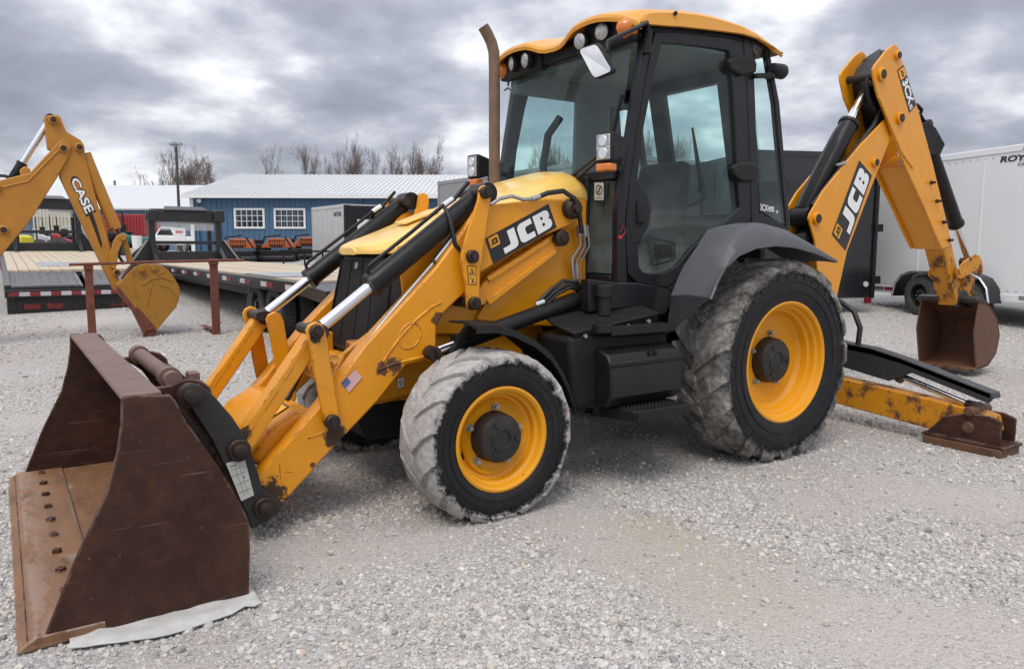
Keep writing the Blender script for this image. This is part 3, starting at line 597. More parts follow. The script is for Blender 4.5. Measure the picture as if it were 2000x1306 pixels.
def jcb_badge(name, quad, n, parent, lean=.0):
    d = Decal(quad, n); d.rect(0, 0, 1, 1, 0, .002)
    d.rect(.035, .56, .175, .94, 2, .0035).shape(jcb2d(), .055, .64, .155, .86, 0, .005)
    d.shape(jcb2d(), .10, .10, .965, .88, 1, .005) if False else d.shape(jcb2d(), .19, .12, .955, .86, 1, .005)
    return d.make(name, PRINT, parent)

# ---- wheels ----------------------------------------------------------------
def wheel(name, R, rr, wd, loc, side, nl, lug_h, lugw, M_tread, cap_r, cap_out, disc_in, steer=0, parent=H, deep=False):
    s = side                                            # +1: outer face towards +Y
    hw = wd/2
    prof = [(rr, hw*.80), (rr+.012, hw*.90), (rr+(R-rr)*.28, hw*.99), (rr+(R-rr)*.52, hw*1.0), (rr+(R-rr)*.78, hw*.96), (R*.955, hw*.88), (R*.985, hw*.72), (R, hw*.3), (R, -hw*.3), (R*.985, -hw*.72), (R*.955, -hw*.88), (rr+(R-rr)*.78, -hw*.96), (rr+(R-rr)*.5, -hw), (rr+.012, -hw*.9), (rr, -hw*.8)]
    mi = [0, 0, 0, 0, 0, 1, 1, 1, 1, 1, 0, 0, 0, 0, 0]
    prof = [(r, y*s) for r, y in prof]
    M = Matrix.Translation(loc) @ Matrix.Rotation(steer, 4, 'Z')
    def put(nm, mb, mats, par, **k):
        o = obj(nm, mb, mats, par, **k)
        if par is parent: o.matrix_basis = M
        return o
    mb = MB(); mb.lathe(prof, 72, closed=True, mats=mi)
    for rb in (.30, .52, .74):                            # moulded rings on the sidewall
        r0 = rr+(R-rr)*rb
        yy = hw*1.004*s
        mb.lathe([(r0-.004, yy-.006*s), (r0-.002, yy+.0025*s), (r0+.002, yy+.0025*s), (r0+.004, yy-.006*s)], 72, closed=True)
    for k in range(nl*2):                                # short moulded ribs running down from the shoulder
        a = 2*math.pi*(k+.3)/(nl*2); ca, sa = math.cos(a), math.sin(a); r0, r1 = rr+(R-rr)*.60, rr+(R-rr)*.80
        q0 = Vector((r0*ca, hw*.985*s, r0*sa)); q1 = Vector((r1*ca, hw*.955*s, r1*sa)); mb.bar(q0, q1, .010, .012, side=(-sa, 0, ca))
    t = put(name, mb, [M_tread, M_tread], parent)
    lb = MB()
    for k in range(nl):
        for sg in (1, -1):
            a0 = 2*math.pi*(k+(.5 if sg < 0 else 0))/nl+random.uniform(-.008, .008); sl = .55*2*math.pi/nl*1.25; lw = lugw
            sec = [(a0, -.06*hw, R-.012, R+lug_h*random.uniform(.8, 1)), (a0+sl*.45, .30*hw, R-.012, R+lug_h), (a0+sl, .74*hw, R*.975, R+lug_h*.82), (a0+sl*1.35, .92*hw, R*.93, R*.985+lug_h*.2), (a0+sl*1.45, .975*hw, R*.895, R*.925)]
            wr = [1, 1, 1, random.uniform(.975, 1.012), random.uniform(.97, 1.03)]; lw2 = lw*random.uniform(.85, 1.15); V = []
            for i, (a, y, r0, r1) in enumerate(sec):
                r1 = max(r1*wr[i], r0+.004); wv = lw2*(1+.12*i)*.5; yo = y*sg
                for (r, q) in ((r0, 1.18), (r1, 1.), (r1, -1.), (r0, -1.18)):
                    aa = a+wv*q/R; V.append((r*math.cos(aa), yo+(0.012*sg if r == r1 and i >= 3 else 0), r*math.sin(aa)))
            F = []; mm = []
            for i in range(4):
                for j in range(3): F.append((i*4+j, i*4+j+1, i*4+4+j+1, i*4+4+j)); mm.append(1 if i >= 3 or (i == 2 and j == 0) else 0)
            F += [(0, 1, 2, 3), (16, 17, 18, 19)]; mm += [0, 1]
            kk = len(lb.v); lb.v += V; lb.f += [tuple(x+kk for x in f) for f in F]; lb.m += mm
    put('tread_lugs', lb, M_tread, t, smooth=50, kind='stuff')
    # rim: lip, stepped barrel and dished disc
    y0 = hw*.80
    rp_ = [(rr+.012, y0+.010), (rr+.014, y0+.022), (rr+.002, y0+.026), (rr-.012, y0+.016), (rr-.020, y0-.012), (rr-.034, y0-.024), (rr-.040, y0-.058), (rr-.058, y0-.066), (rr-.066, disc_in+.03), (rr-.09, disc_in+.004), (cap_r*1.25, disc_in), (.05, disc_in), (.05, disc_in-.02), (rr-.08, disc_in-.02), (rr-.02, -y0), (rr, -y0)]
    rim = MB(); rim.lathe([(r, y*s) for r, y in rp_], 64)
    put('rim', rim, M_['rim'], t, smooth=30)
    hb = MB(); c = cap_r
    hp = [(c*1.04, disc_in+.001), (c*1.04, disc_in+.02), (c, disc_in+.03), (c, cap_out-.022), (c*.93, cap_out-.004), (c*.84, cap_out), (c*.50, cap_out), (c*.48, cap_out+.006), (c*.40, cap_out+.006), (c*.38, cap_out-.002), (0.001, cap_out-.002)]
    hb.lathe([(r, y*s) for r, y in hp], 40)
    for k in range(3):
        a = 1.1+2.1*k; hb.tube([(c*.68*math.cos(a), (cap_out-.002)*s, c*.68*math.sin(a)), (c*.68*math.cos(a), (cap_out+.010)*s, c*.68*math.sin(a))], .011, 6)
    put('hub', hb, M_['hub'], t, smooth=40)
    nb = MB()
    for k in range(5):
        a = 2*math.pi*k/5+.4; r = c*1.22
        p = Vector((r*math.cos(a), disc_in*s, r*math.sin(a))); nb.tube([p, p+Vector((0, .012*s, 0))], .021, 10); nb.tube([p, p+Vector((0, .034*s, 0))], .013, 6)
    put('wheel_nuts', nb, M_['steel'], t, smooth=0)
    vs_ = MB(); p = Vector(((rr-.05)*.92, disc_in*s+.01*s, -.06)); vs_.tube([p, p+Vector((.02, .05*s, 0)), p+Vector((.03, .075*s, -.01))], .006, 6)
    put('valve_stem', vs_, M_['blk'], t)
    return t
wheel('front_wheel', .437, .262, .335, (2.17, .815, .420), 1, 16, .017, .10, M_['tyre_front'], .128, .150, .055)
wheel('front_wheel', .437, .262, .335, (2.17, -.815, .420), -1, 16, .017, .10, M_['tyre_front'], .128, .150, .055)
wheel('rear_wheel', .655, .388, .44, (0, .85, .650), 1, 20, .021, .085, M_['tyre_rear'], .148, .118, .035)
wheel('rear_wheel', .655, .388, .44, (0, -.85, .650), -1, 20, .021, .085, M_['tyre_rear'], .148, .118, .035)

# ---- chassis, axles, belly ---------------------------------------------------
ch = MB()
ch.box((1.35, 0, .74), (2.5, .62, .30)); ch.box((.1, 0, .75), (1.5, .9, .42)); ch.box((0, 0, .65), (.26, 1.2, .26)); ch.cyl((0, -.7, .65), (0, .7, .65), .14)
ch.box((2.17, 0, .42), (.2, 1.25, .15)); ch.cyl((2.17, -.28, .42), (2.17, .28, .42), .16); ch.box((2.17, .6, .42), (.18, .16, .24)); ch.box((2.17, -.6, .42), (.18, .16, .24))
ch.box((1.25, 0, .62), (.9, .5, .4))
obj('chassis', ch, M_['blk_dusty'], H, bevel=.015)  # includes plain gearbox boxes put in to block light under the machine
fr = MB()
side_plate([(650, 742), (672, 690), (722, 650), (838, 640), (1060, 600), (1062, 676), (1000, 700), (880, 716), (852, 742), (846, 762), (745, 782), (700, 770)], .36, .04, mb=fr)
fr.box((2.62, 0, .70), (.10, .70, .16)); fr.box((2.35, 0, .60), (.5, .60, .14))
obj('front_frame', fr, M_['yel_arm'], H, bevel=.008)
ax = MB(); ax.prism(PY([(690, 800), (780, 770), (840, 790), (800, 850), (720, 860)], .30), (0, -.60, 0)); obj('axle_cradle', ax, M_['blk_dusty'], H, bevel=.02)

# ---- bonnet ------------------------------------------------------------------
st = [  # x, half width, crown z, shoulder z
    (2.585, .10, 1.395, 1.372), (2.578, .18, 1.405, 1.374), (2.555, .25, 1.418, 1.377), (2.51, .305, 1.434, 1.385), (2.44, .345, 1.457, 1.400), (2.34, .38, 1.492, 1.425), (2.2, .405, 1.545, 1.475), (1.9, .425, 1.655, 1.575), (1.6, .435, 1.775, 1.675), (1.42, .44, 1.845, 1.735), (1.27, .44, 1.885, 1.755), (1.20, .43, 1.86, 1.74), (1.16, .40, 1.80, 1.70)]
rows = []
for x, hwd, zc_, zs in st:
    sec = []
    for t, q in ((-1, -.055), (-1, -.012), (-.985, .0), (-.93, .30), (-.80, .66), (-.62, .86), (-.5, .88), (-.2, .98), (0, 1), (.2, .98), (.5, .88), (.62, .86), (.80, .66), (.93, .30), (.985, 0), (1, -.012), (1, -.055)):
        z = zs+(zc_-zs)*q if q >= 0 else zs+q*float(np.interp(x, [2.3, 2.58], [1, .30]))
        sec.append((x+(.0 if abs(t) < .9 else 0), hwd*t, z))
    rows.append(sec)
bo = MB(); bo.sheet(rows, .012)
nose = rows[0]; bo.prism([Vector(p) for p in nose], (.012, 0, -.004))
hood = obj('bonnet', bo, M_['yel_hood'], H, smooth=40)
hr = MB(); hr.prism([(2.28, -.05, 1.525), (2.05, -.05, 1.608), (2.05, .10, 1.606), (2.28, .10, 1.523)], (0, 0, .018)); obj('bonnet_scoop', hr, M_['yel_hood'], hood, bevel=.008)
bp = MB()
for sgn in (1, -1):
    P = [(2.46, .375, 1.40), (2.2, .402, 1.468), (1.9, .421, 1.568), (1.6, .431, 1.668), (1.42, .436, 1.728), (1.27, .436, 1.748), (1.20, .43, 1.70), (1.20, .43, .98), (1.55, .43, .92), (2.0, .42, .90), (2.42, .39, .92)]
    bp.prism([(a, b*sgn, c) for a, b, c in P], (0, -.02*sgn, 0))
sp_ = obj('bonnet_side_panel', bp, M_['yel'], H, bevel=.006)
bs = MB(); bs.prism(PY([(1062, 425), (1082, 420), (1120, 600), (1090, 606)], .432), (0, .008, 0)); obj('side_crease', bs, M_['yel'], sp_, bevel=.004)
gr = MB()
top = [(2.525, -.24, 1.352), (2.525, .24, 1.352), (2.38, .35, 1.352), (2.38, -.35, 1.352)]
bot = [(2.62, -.30, .80), (2.62, .30, .80), (2.46, .375, .80), (2.46, -.375, .80)]
gr.add(top+bot, [(0, 1, 2, 3), (7, 6, 5, 4), (0, 4, 5, 1), (1, 5, 6, 2), (2, 6, 7, 3), (3, 7, 4, 0)])
gro = obj('front_grille', gr, M_['grille'], H, bevel=.02)
gs = MB()
for k in range(-26, 27):                                  # fine vertical slats
    if abs(k) in (9, 10): continue
    y = k*.0105; a = Vector((2.532, y*.82, 1.325)); b = Vector((2.618, y, .83)); gs.bar(a, b, .005, .008)
obj('grille_slats', gs, M_['grille'], gro, smooth=0, kind='stuff')
gf = MB()
for sgn in (1, -1): gf.prism([(2.53, .245*sgn, 1.33), (2.625, .305*sgn, .82), (2.54, .352*sgn, .82), (2.47, .310*sgn, 1.20)], (.012, .006*sgn, 0))
obj('grille_side_cover', gf, M_['blk_plastic'], gro, bevel=.008)
lp = MB(); lp.prism([(2.535, -.02, 1.31), (2.535, .02, 1.31), (2.542, .02, 1.27), (2.542, -.02, 1.27)], (.012, 0, 0)); obj('latch', lp, M_['steel'], gro, bevel=.004)
nf = MB(); nf.box((2.70, 0, .70), (.14, .66, .15)); nf.box((2.66, .26, .80), (.10, .09, .18)); nf.box((2.66, -.26, .80), (.10, .09, .18)); obj('nose_frame', nf, M_['yel_worn'], H, bevel=.012)

# ---- exhaust -----------------------------------------------------------------
ex = MB(); X0, Y0 = 1.39, -.34
pts = [(X0, Y0, 1.70), (X0, Y0, 2.60), (X0+.004, Y0, 2.70), (X0+.022, Y0-.002, 2.76), (X0+.055, Y0-.004, 2.815), (X0+.085, Y0-.006, 2.855)]
ex.tube(pts, .038, 18, cap=False); ex.tube(pts, .033, 18, cap=False)
ex.cyl((X0, Y0, 1.72), (X0, Y0, 1.80), .046, 18)
obj('exhaust_stack', ex, M_['exhaust'], H, smooth=60, recalc=False)

# ---- loader arms ----------------------------------------------------------------
ARM = [(531, 1003), (567, 968), (644, 882), (740, 782), (793, 713), (838, 703), (853, 680), (853, 637), (868, 610), (913, 568), (938, 533), (1060, 462), (1122, 437), (1133, 425), (1134, 404), (1122, 390), (1068, 388), (957, 400), (930, 405), (905, 450), (852, 522), (713, 675), (625, 793), (504, 929), (497, 975), (507, 1003)]
ARMS = {}
for sgn in (1, -1):
    P = PY(ARM, A_Y)
    if sgn < 0: P = [mir(p) for p in P]
    mb = MB(); mb.prism(P, (0, -.11*sgn, 0))
    a = obj('loader_arm', mb, M_['yel_arm'], H, bevel=.010); ARMS[sgn] = a
    rb = MB()                                            # pressed rib, oval boss and lower lip on the outer face
    def rib(pxs, wpx, h=.008, closed=False):
        pts = [pY(x, y, A_Y-.002) for x, y in pxs]
        pts = [p if sgn > 0 else mir(p) for p in pts]
        rb.tube(pts+([pts[0]] if closed else []), wpx, 8, cap=not closed)
    rib([(862, 590), (845, 598), (815, 622), (780, 660), (752, 700), (738, 722)], .008)
    ov = [(817, 652)]; rib([(800+24*math.cos(t)*.75+12*math.sin(t), 656-24*math.sin(t)*1.0+8*math.cos(t)) for t in np.linspace(0, 2*math.pi, 22)[:-1]], .006, closed=True)
    rib([(738, 722), (770, 710), (838, 694)], .009); rib([(600, 855), (640, 842), (648, 836)], .006)
    rib([(558, 922), (585, 921)], .003); rib([(545, 900), (548, 935)], .003)
    obj('pressed_rib', rb, M_['yel_arm'], a, smooth=60)
    ds = MB(); p1, p2 = pY(952, 447, A_Y+.001), pY(962, 520, A_Y+.001)
bs_ = MB()
for px, py in ((839, 690),):
    for sgn in (1, -1):
        c = pY(px, py, A_Y); c = c if sgn > 0 else mir(c)
        bs_.cyl(c-Vector((0, .02*sgn, 0)), c+Vector((0, .05*sgn, 0)), .042, 20)
obj('ram_boss', bs_, M_['yel_worn'], H, bevel=.004)
# rear tower plates with the ram pins
TW = [(938, 366), (947, 361), (956, 366), (960, 378), (958, 400), (952, 435), (938, 536), (938, 592), (932, 603), (922, 606), (913, 600), (910, 553), (901, 509), (903, 489), (916, 445), (934, 392)]
tw = MB(); side_plate(TW, .60, .022, mb=tw); side_plate(TW, .395, .022, mb=tw); obj('tower_plate', tw, M_['yel_arm'], H, bevel=.006)
tk = MB(); side_plate([(963, 532), (1085, 455), (1108, 448), (1114, 470), (1096, 482), (955, 592), (930, 600), (922, 580)], .50, .05, mb=tk); side_plate([(1000, 500), (1135, 425), (1140, 600), (1100, 640), (930, 625)], .452, .012, mb=tk); obj('lift_link', tk, M_['yel_arm'], H, bevel=.008)
lk = MB(); side_plate([(951, 541), (1070, 465), (1075, 473), (956, 551)], .515, .02, mb=lk); side_plate([(951, 586), (1085, 486), (1089, 494), (956, 597)], .515, .02, mb=lk); obj('link_flange', lk, M_['yel_arm'], H, bevel=.004)
# lever arms and tilt links
LV = [(598, 646), (603, 635), (617, 628), (630, 633), (637, 648), (664, 815), (661, 829), (648, 838), (636, 831), (626, 790), (606, 680)]
lv = MB(); side_plate(LV, .585, .022, mb=lv); side_plate(LV, .365, .022, mb=lv); obj('bell_crank', lv, M_['yel_arm'], H, bevel=.006)
tl = MB()
pt, pb = pY(617, 647, .47), pY(466, 874, .47)
for sgn in (1, -1):
    a, b = pt.copy(), pb.copy(); a.y = b.y = .475*sgn; t = (b-a).normalized()
    tl.bar(a+t*.02, b, .10, .085); tl.bar(a+t*.05+Vector((0, .045, .04)), b+Vector((0, .045, .04)), .012, .03); tl.bar(a+t*.05+Vector((0, -.045, .04)), b+Vector((0, -.045, .04)), .012, .03)
obj('tilt_link', tl, M_['yel_arm'], H, bevel=.008)
# cross member between the arms at the front
cb = MB(); cb.prism([(3.30, -.43, .36), (3.20, -.43, .50), (3.06, -.43, .575), (2.94, -.43, .555), (2.93, -.43, .42), (3.05, -.43, .32), (3.2, -.43, .27)], (0, .86, 0)); xm = obj('cross_member', cb, M_['yel_arm'], H, bevel=.03)
# hydraulic rams
def ram(name, p, q, f_rod, r_b, r_r, mats=('blk', 'chrome'), parent=H, eye=.05, ax=(0, 1, 0), f_chrome=.0):
    p, q = Vector(p), Vector(q); t = (q-p).normalized(); m = p+(q-p)*f_rod; A = Vector(ax)
    b = MB(); b.tube([m, m+t*.03, m+t*.032, q-t*.06, q-t*.03], [r_b*1.14, r_b*1.14, r_b, r_b, r_b*.7], 24); b.cyl(q-A*eye*.9, q+A*eye*.9, r_b*1.0, 20)
    o = obj(name, b, M_[mats[0]], parent, smooth=40)
    g = MB(); g.tube([p+(m-p)*f_chrome, m+t*.01], r_r, 20); obj('piston_rod', g, M_[mats[1]], o, smooth=60)
    g = MB(); g.cyl(p-A*eye, p+A*eye, r_r*1.35, 20); g.tube([p, p+(m-p)*max(.12, f_chrome+.04)], [r_r*1.6, r_r*1.15], 16); obj('rod_eye', g, M_['pin'], o, smooth=40)
    return o
rp1, rp2 = pY(617, 647, .475), pY(942, 378, .475)
for sgn in (1, -1):
    a, b = Vector((rp1.x, .475*sgn, rp1.z)), Vector((rp2.x, .475*sgn, rp2.z)); r = ram('tilt_ram', a, b, .30, .057, .031, f_chrome=.06, eye=.075)
    t = (b-a).normalized(); up = Vector((-t.z, 0, t.x)); up = up if up.z > 0 else -up
    g = MB(); g.tube([a+(b-a)*f+up*h for f, h in ((.33, .06), (.335, .08), (.36, .088), (.6, .085), (.82, .088), (.86, .075), (.90, .085), (.97, .10))], .011, 8); obj('feed_pipe', g, M_['blk'], r, smooth=60)
    g = MB(); g.cyl(a+(b-a)*.80+up*.086, a+(b-a)*.855+up*.082, .017, 12); obj('hose_fitting', g, M_['chrome'], r)
    g = MB(); c = a+(b-a)*.80; g.tube([c+up*.08, c+up*.03+Vector((.03, .06*sgn, -.02)), c+Vector((.02, .07*sgn, -.14)), c+Vector((-.08, .06*sgn, -.24)), c+Vector((-.2, .02*sgn, -.16))], .012, 8); obj('hose', g, M_['hose'], r, smooth=60)
lr1, lr2 = pY(844, 689, .60), pY(1138, 580, .60)
for sgn in (1, -1):
    ram('lift_ram', (lr1.x, .60*sgn, lr1.z), (lr2.x, .60*sgn, lr2.z), .14, .047, .028, eye=.035)
lvl = MB(); a, b = pY(508, 612, -.535), pY(800, 400, -.535)                    # thin level indicator rod on the far ram
lvl.tube([a, a+(b-a)*.45], .011, 8); lvl.tube([a+(b-a)*.45, b], .02, 10); obj('level_rod', lvl, M_['blk'], H)
# round pins
pn = MB()
for px, py, y, r in ((947, 376, .60, .034), (921, 501, .60, .036), (925, 592, .60, .036), (617, 647, .585, .034), (648, 823, .585, .038), (839, 690, .585, .026), (1095, 465, .52, .048)):
    c = pY(px, py, y)
    for sgn in (1, -1):
        d = Vector((0, .028*sgn, 0)); k = Vector((c.x, c.y*sgn, c.z)); pn.tube([k-d*.5, k+d*.8, k+d], [r, r, r*.85], 24); pn.tube([k+d, k+d*1.35], r*.5, 6)
        pn.cyl((k.x, .36*sgn, k.z), k, r*.8, 16)
obj('pivot_pin', pn, M_['pin'], H, smooth=40)
ab = MB()
c = pY(1117, 408, .56)
for sgn in (1, -1): ab.tube([(c.x, .50*sgn, c.z), (c.x, .585*sgn, c.z), (c.x, .60*sgn, c.z)], [.060, .060, .045], 24); ab.cyl((c.x, .40*sgn, c.z), (c.x, .63*sgn, c.z), .026, 16)
obj('arm_pivot_boss', ab, M_['pin'], H, smooth=40)
# steel pipe and hoses along the near arm
pp = MB(); pp.tube([pY(706, 682, .50), pY(760, 615, .50), pY(845, 516, .50), pY(885, 465, .50)], .012, 8); pp.tube([pY(712, 684, .47), pY(766, 617, .47), pY(850, 518, .47)], .010, 8); obj('arm_pipe', pp, M_['steel'], ARMS[1], smooth=60)
hs = MB(); hs.tube([pY(958, 400, .56), pY(976, 388, .56), pY(1000, 383, .56), pY(1022, 390, .565), pY(1044, 388, .565)], .011, 8); obj('arm_top_pipe', hs, M_['steel'], ARMS[1], smooth=60)
hs = MB(); hs.tube([pY(1044, 388, .565), pY(1070, 377, .57), pY(1100, 373, .58), pY(1122, 388, .60), pY(1132, 420, .60), pY(1136, 455, .58)], .015, 8); hs.tube([pY(845, 515, .5), pY(870, 480, .47), pY(890, 450, .45), pY(905, 425, .45)], .016, 8); hs.tube([pY(560, 780, .3), pY(580, 740, .25), pY(600, 700, .22)], .016, 8)
obj('arm_hose', hs, M_['hose'], ARMS[1], smooth=60)
hp = MB(); hp.cyl(pY(1038, 389, .565), pY(1054, 384, .568), .016, 10); obj('hose_ferrule', hp, M_['steel'], ARMS[1])
# pipe cluster between bonnet and cab
pc = MB()
for i, off in enumerate((0, 9, 17)):
    pc.tube([pY(1130+off, 440, .50-.03*i), pY(1134+off, 480, .50-.03*i), pY(1117+off, 505+i*4, .50-.03*i), pY(1122+off, 560, .50-.03*i), pY(1140+off, 600-i*3, .52-.03*i), pY(1160+off*.4, 602-i*3, .52)], .009, 8)
obj('pipe_cluster', pc, M_['steel'], H, smooth=60)
pj = MB()
for a, b in (((1130, 440), (1132, 462)), ((1141, 440), (1143, 462)), ((1126, 515), (1128, 545)), ((1137, 565), (1140, 585))): pj.cyl(pY(*a, .51), pY(*b, .51), .016, 8)
obj('pipe_union', pj, M_['steel'], H)
hz = MB()
for o_ in (0, 7, 13): hz.tube([pY(1050+o_, 592+o_*.4, .60), pY(1075+o_, 566+o_*.6, .62), pY(1100+o_, 548+o_, .62), pY(1128, 552+o_, .60), pY(1140, 575+o_, .56)], .012, 8)
obj('ram_hose', hz, M_['hose'], H, smooth=60)
gl = MB(); gl.cyl(pY(1046, 594, .60), pY(1062, 588, .61), .017, 10); obj('ram_hose_ferrule', gl, M_['chrome'], H)

# ---- prints on the loader --------------------------------------------------------
jcb_badge('maker_badge', PY([(947, 466), (1071, 398), (1087, 444), (963, 516)], A_Y), (0, 1, 0), ARMS[1])
fl = Decal(PY([(666, 748), (692, 721), (708, 737), (682, 767)], A_Y), (0, 1, 0))
for k in range(13): fl.rect(0, 1-(k+1)/13, 1, 1-k/13, 3 if k % 2 == 0 else 1, .003)
fl.rect(0, 6/13, .42, 1, 4, .0042)
for i in range(5):
    for j in range(4): fl.rect(.04+.075*i, .50+.115*j, .065+.075*i, .54+.115*j, 1, .005)
fl.make('flag_sticker', PRINT, ARMS[1])
def warn(name, quad, parent, two=True):
    d = Decal(quad, (0, 1, 0)); d.rect(0, 0, 1, 1, 0, .002).rect(.07, .04, .93, .96, 2, .003)
    d.poly([(.5, .90), (.14, .56), (.86, .56)], 0, .004).poly([(.5, .83), (.28, .60), (.72, .60)], 2, .005).poly([(.42, .62), (.6, .62), (.52, .78)], 0, .006)
    if two: d.rect(.07, .49, .93, .51, 0, .004).poly([(.3, .1), (.55, .12), (.7, .42), (.5, .30)], 0, .004).poly([(.6, .1), (.8, .1), (.75, .2)], 0, .004).poly([(.2, .3), (.35, .3), (.3, .44)], 0, .004)
    return d.make(name, PRINT, parent)
warn('warning_label', PY([(912, 519), (929, 519), (931, 556), (915, 556)], .60), H)
d = Decal(PY([(775, 738), (789, 735), (789, 757), (775, 760)], .36), (0, 1, 0)); d.rect(0, 0, 1, 1, 0, .002).rect(.06, .05, .94, .95, 1, .003).poly([(.25, .6), (.5, .25), (.75, .6), (.5, .85)], 0, .004).poly([(.36, .6), (.5, .42), (.64, .6), (.5, .74)], 1, .005).rect(.2, .12, .8, .18, 0, .004); d.make('towing_label', PRINT, H)
nrm = Vector((.35, 0, .94)); c0 = Vector((3.115, .12, .548))
e1 = Vector((0, .20, 0)); e2 = Vector((-.055, 0, .029))
d = Decal([c0+e2, c0+e1+e2, c0+e1-e2, c0-e2], nrm); d.rect(0, 0, 1, 1, 0, .004).rect(.03, .08, .97, .92, 2, .005)
for k in range(2): d.poly([(.1+.45*k, .3), (.28+.45*k, .7), (.42+.45*k, .3)], 0, .006).rect(.12+.45*k, .2, .42+.45*k, .26, 0, .006)
d.make('crush_label', PRINT, xm)

# ---- front bucket --------------------------------------------------------------
BK = [(237, 779), (243, 774), (252, 773), (333, 771), (343, 782), (364, 823), (427, 911), (468, 979), (487, 1018), (489, 1068), (487, 1161), (420, 1174), (330, 1200), (198, 1235), (170, 1237), (100, 1257), (66, 1262), (88, 1242), (146, 1094), (208, 963), (229, 880), (236, 828)]
Pb = PY(BK, 1.175); Pb = [Vector((p.x, p.y, max(p.z, .004))) for p in Pb]
sh = MB()
prof = [(4.262, .020), (3.62, .022), (3.545, .05), (3.525, .12), (3.525, .28), (3.60, .47), (3.70, .65), (3.785, .845)]
xs = [p.x for p in Pb]
inn = []; outp = prof
for i, (x, z) in enumerate(prof):
    a = Vector(prof[max(i-1, 0)]); b = Vector(prof[min(i+1, len(prof)-1)]); t = (b-a).normalized(); n = Vector((t.y, -t.x)); inn.append((x+n.x*.018, z+n.y*.018))
poly = [Vector((x, -1.155, z)) for x, z in prof]+[Vector((x, -1.155, z)) for x, z in inn[::-1]]
sh.prism(poly, (0, 2.31, 0))
B_ = obj('loader_bucket', sh, [M_['rust_brown']], H, smooth=40)
for sgn in (1, -1):
    mb = MB(); mb.prism([p if sgn > 0 else mir(p) for p in Pb], (0, -.022*sgn, 0)); obj('bucket_side_plate', mb, M_['rust_brown'], B_, bevel=.005)
fl_ = MB(); fl_.prism([(4.02, -1.15, .0405), (3.62, -1.15, .0425), (3.62, 1.15, .0425), (4.02, 1.15, .0405)], (0, 0, .003)); obj('bucket_floor_plate', fl_, M_['rust_floor'], B_)
ce = MB(); ce.prism([(4.295, -1.18, .006), (4.275, -1.18, .026), (4.235, -1.18, .052), (4.02, -1.18, .052), (4.02, -1.18, .012), (4.25, -1.18, .006)], (0, 2.36, 0)); obj('cutting_edge', ce, M_['rust_floor'], B_, bevel=.004)
wl = MB(); wl.tube([(4.018, y, .049+random.uniform(-.001, .001)) for y in np.linspace(-1.14, 1.14, 30)], .0045, 6); obj('weld_seam', wl, M_['rust_top'], B_)
bt = MB()
for k in range(9): pass
for k in range(10):
    y = -1.06+k*.2355; m = MB(); m.tube([(4.125, y, .050), (4.125, y, .056)], .020, 12); m.box((4.125, y, .060), (.031, .031, .016), (Vector((math.cos(k), math.sin(k), 0)), Vector((-math.sin(k), math.cos(k), 0)), Vector((0, 0, 1)))); obj('bolt_head', m, M_['rust_brown'], B_, bevel=.003, smooth=30)
tb = MB(); tb.prism([(3.925, -1.153, .862), (3.79, -1.153, .868), (3.79, -1.153, .800), (3.88, -1.153, .800), (3.925, -1.153, .845)], (0, 2.306, 0)); obj('top_beam', tb, M_['rust_top'], B_, bevel=.006)
# quick hitch hooks on the back of the bucket and brackets on the arms
HK = [(306, 757), (318, 768), (338, 778), (354, 790), (406, 860), (440, 930), (484, 1010), (487, 985), (468, 950), (448, 850), (424, 800), (416, 775), (412, 757), (396, 744), (376, 740), (357, 743), (336, 752)]
hk = MB(); side_plate(HK, .56, .035, mb=hk); obj('bucket_hook', hk, M_['rust_brown'], B_, bevel=.006)
tt = MB(); c = pY(345, 752, .56); tt.cyl((c.x+.01, -.55, c.z+.02), (c.x+.01, .55, c.z+.02), .038, 20); tt.cyl((c.x+.01, -.48, c.z+.02), (c.x+.01, -.40, c.z+.02), .050, 20); tt.cyl((c.x+.01, .40, c.z+.02), (c.x+.01, .48, c.z+.02), .050, 20); obj('torsion_tube', tt, M_['rust_top'], B_, smooth=50)
BR = [(354, 768), (360, 754), (376, 750), (392, 752), (420, 775), (453, 813), (484, 860), (502, 917), (513, 953), (541, 972), (552, 982), (547, 1000), (523, 1018), (490, 1030), (484, 1008), (455, 945), (415, 860)]
br = MB(); side_plate(BR, .61, .035, mb=br); side_plate(BR, .39, .03, mb=br); obj('hitch_bracket', br, M_['bracket'], H, bevel=.006)
bpn = MB()
for px, py, r in ((371, 772, .055), (466, 878, .052), (516, 990, .052)):
    c = pY(px, py, .61)
    for sgn in (1, -1):
        d = Vector((0, .022*sgn, 0)); k = Vector((c.x, .612*sgn, c.z)); bpn.tube([k-d, k+d*.8, k+d], [r, r, r*.9], 24); bpn.tube([k+d*.8, k+d*1.9, k+d*2.1], [r*.62, r*.62, r*.5], 16); bpn.cyl((c.x, .36*sgn, c.z), k, r*.7, 14)
obj('hitch_pin', bpn, M_['pin'], H, smooth=40)
vl = MB(); c = pY(374, 728, .15); vl.tube([c-Vector((0, 0, .1)), c+Vector((0, 0, .0))], .03, 14); vl.box(c+Vector((0, .03, -.01)), (.05, .09, .04)); vl.cyl(c-Vector((0, .0, 0.02)), c+Vector((0, .06, -.02)), .02, 10); obj('hitch_valve', vl, M_['rust_top'], H, bevel=.004)
d = Decal(PY([(441, 904), (477, 893), (496, 966), (471, 978)], .612), (0, 1, 0)); d.rect(0, 0, 1, 1, 5, .003)
for a in (.2, .42, .64, .8): d.rect(.08, a, .92, a+.008, 0, .004)
d.rect(.35, .1, .37, .85, 0, .004).rect(.6, .1, .615, .85, 0, .004).rect(.12, .88, .5, .90, 0, .004).rect(.66, .5, .72, .56, 0, .004)
d.make('capacity_plate', PRINT, H)
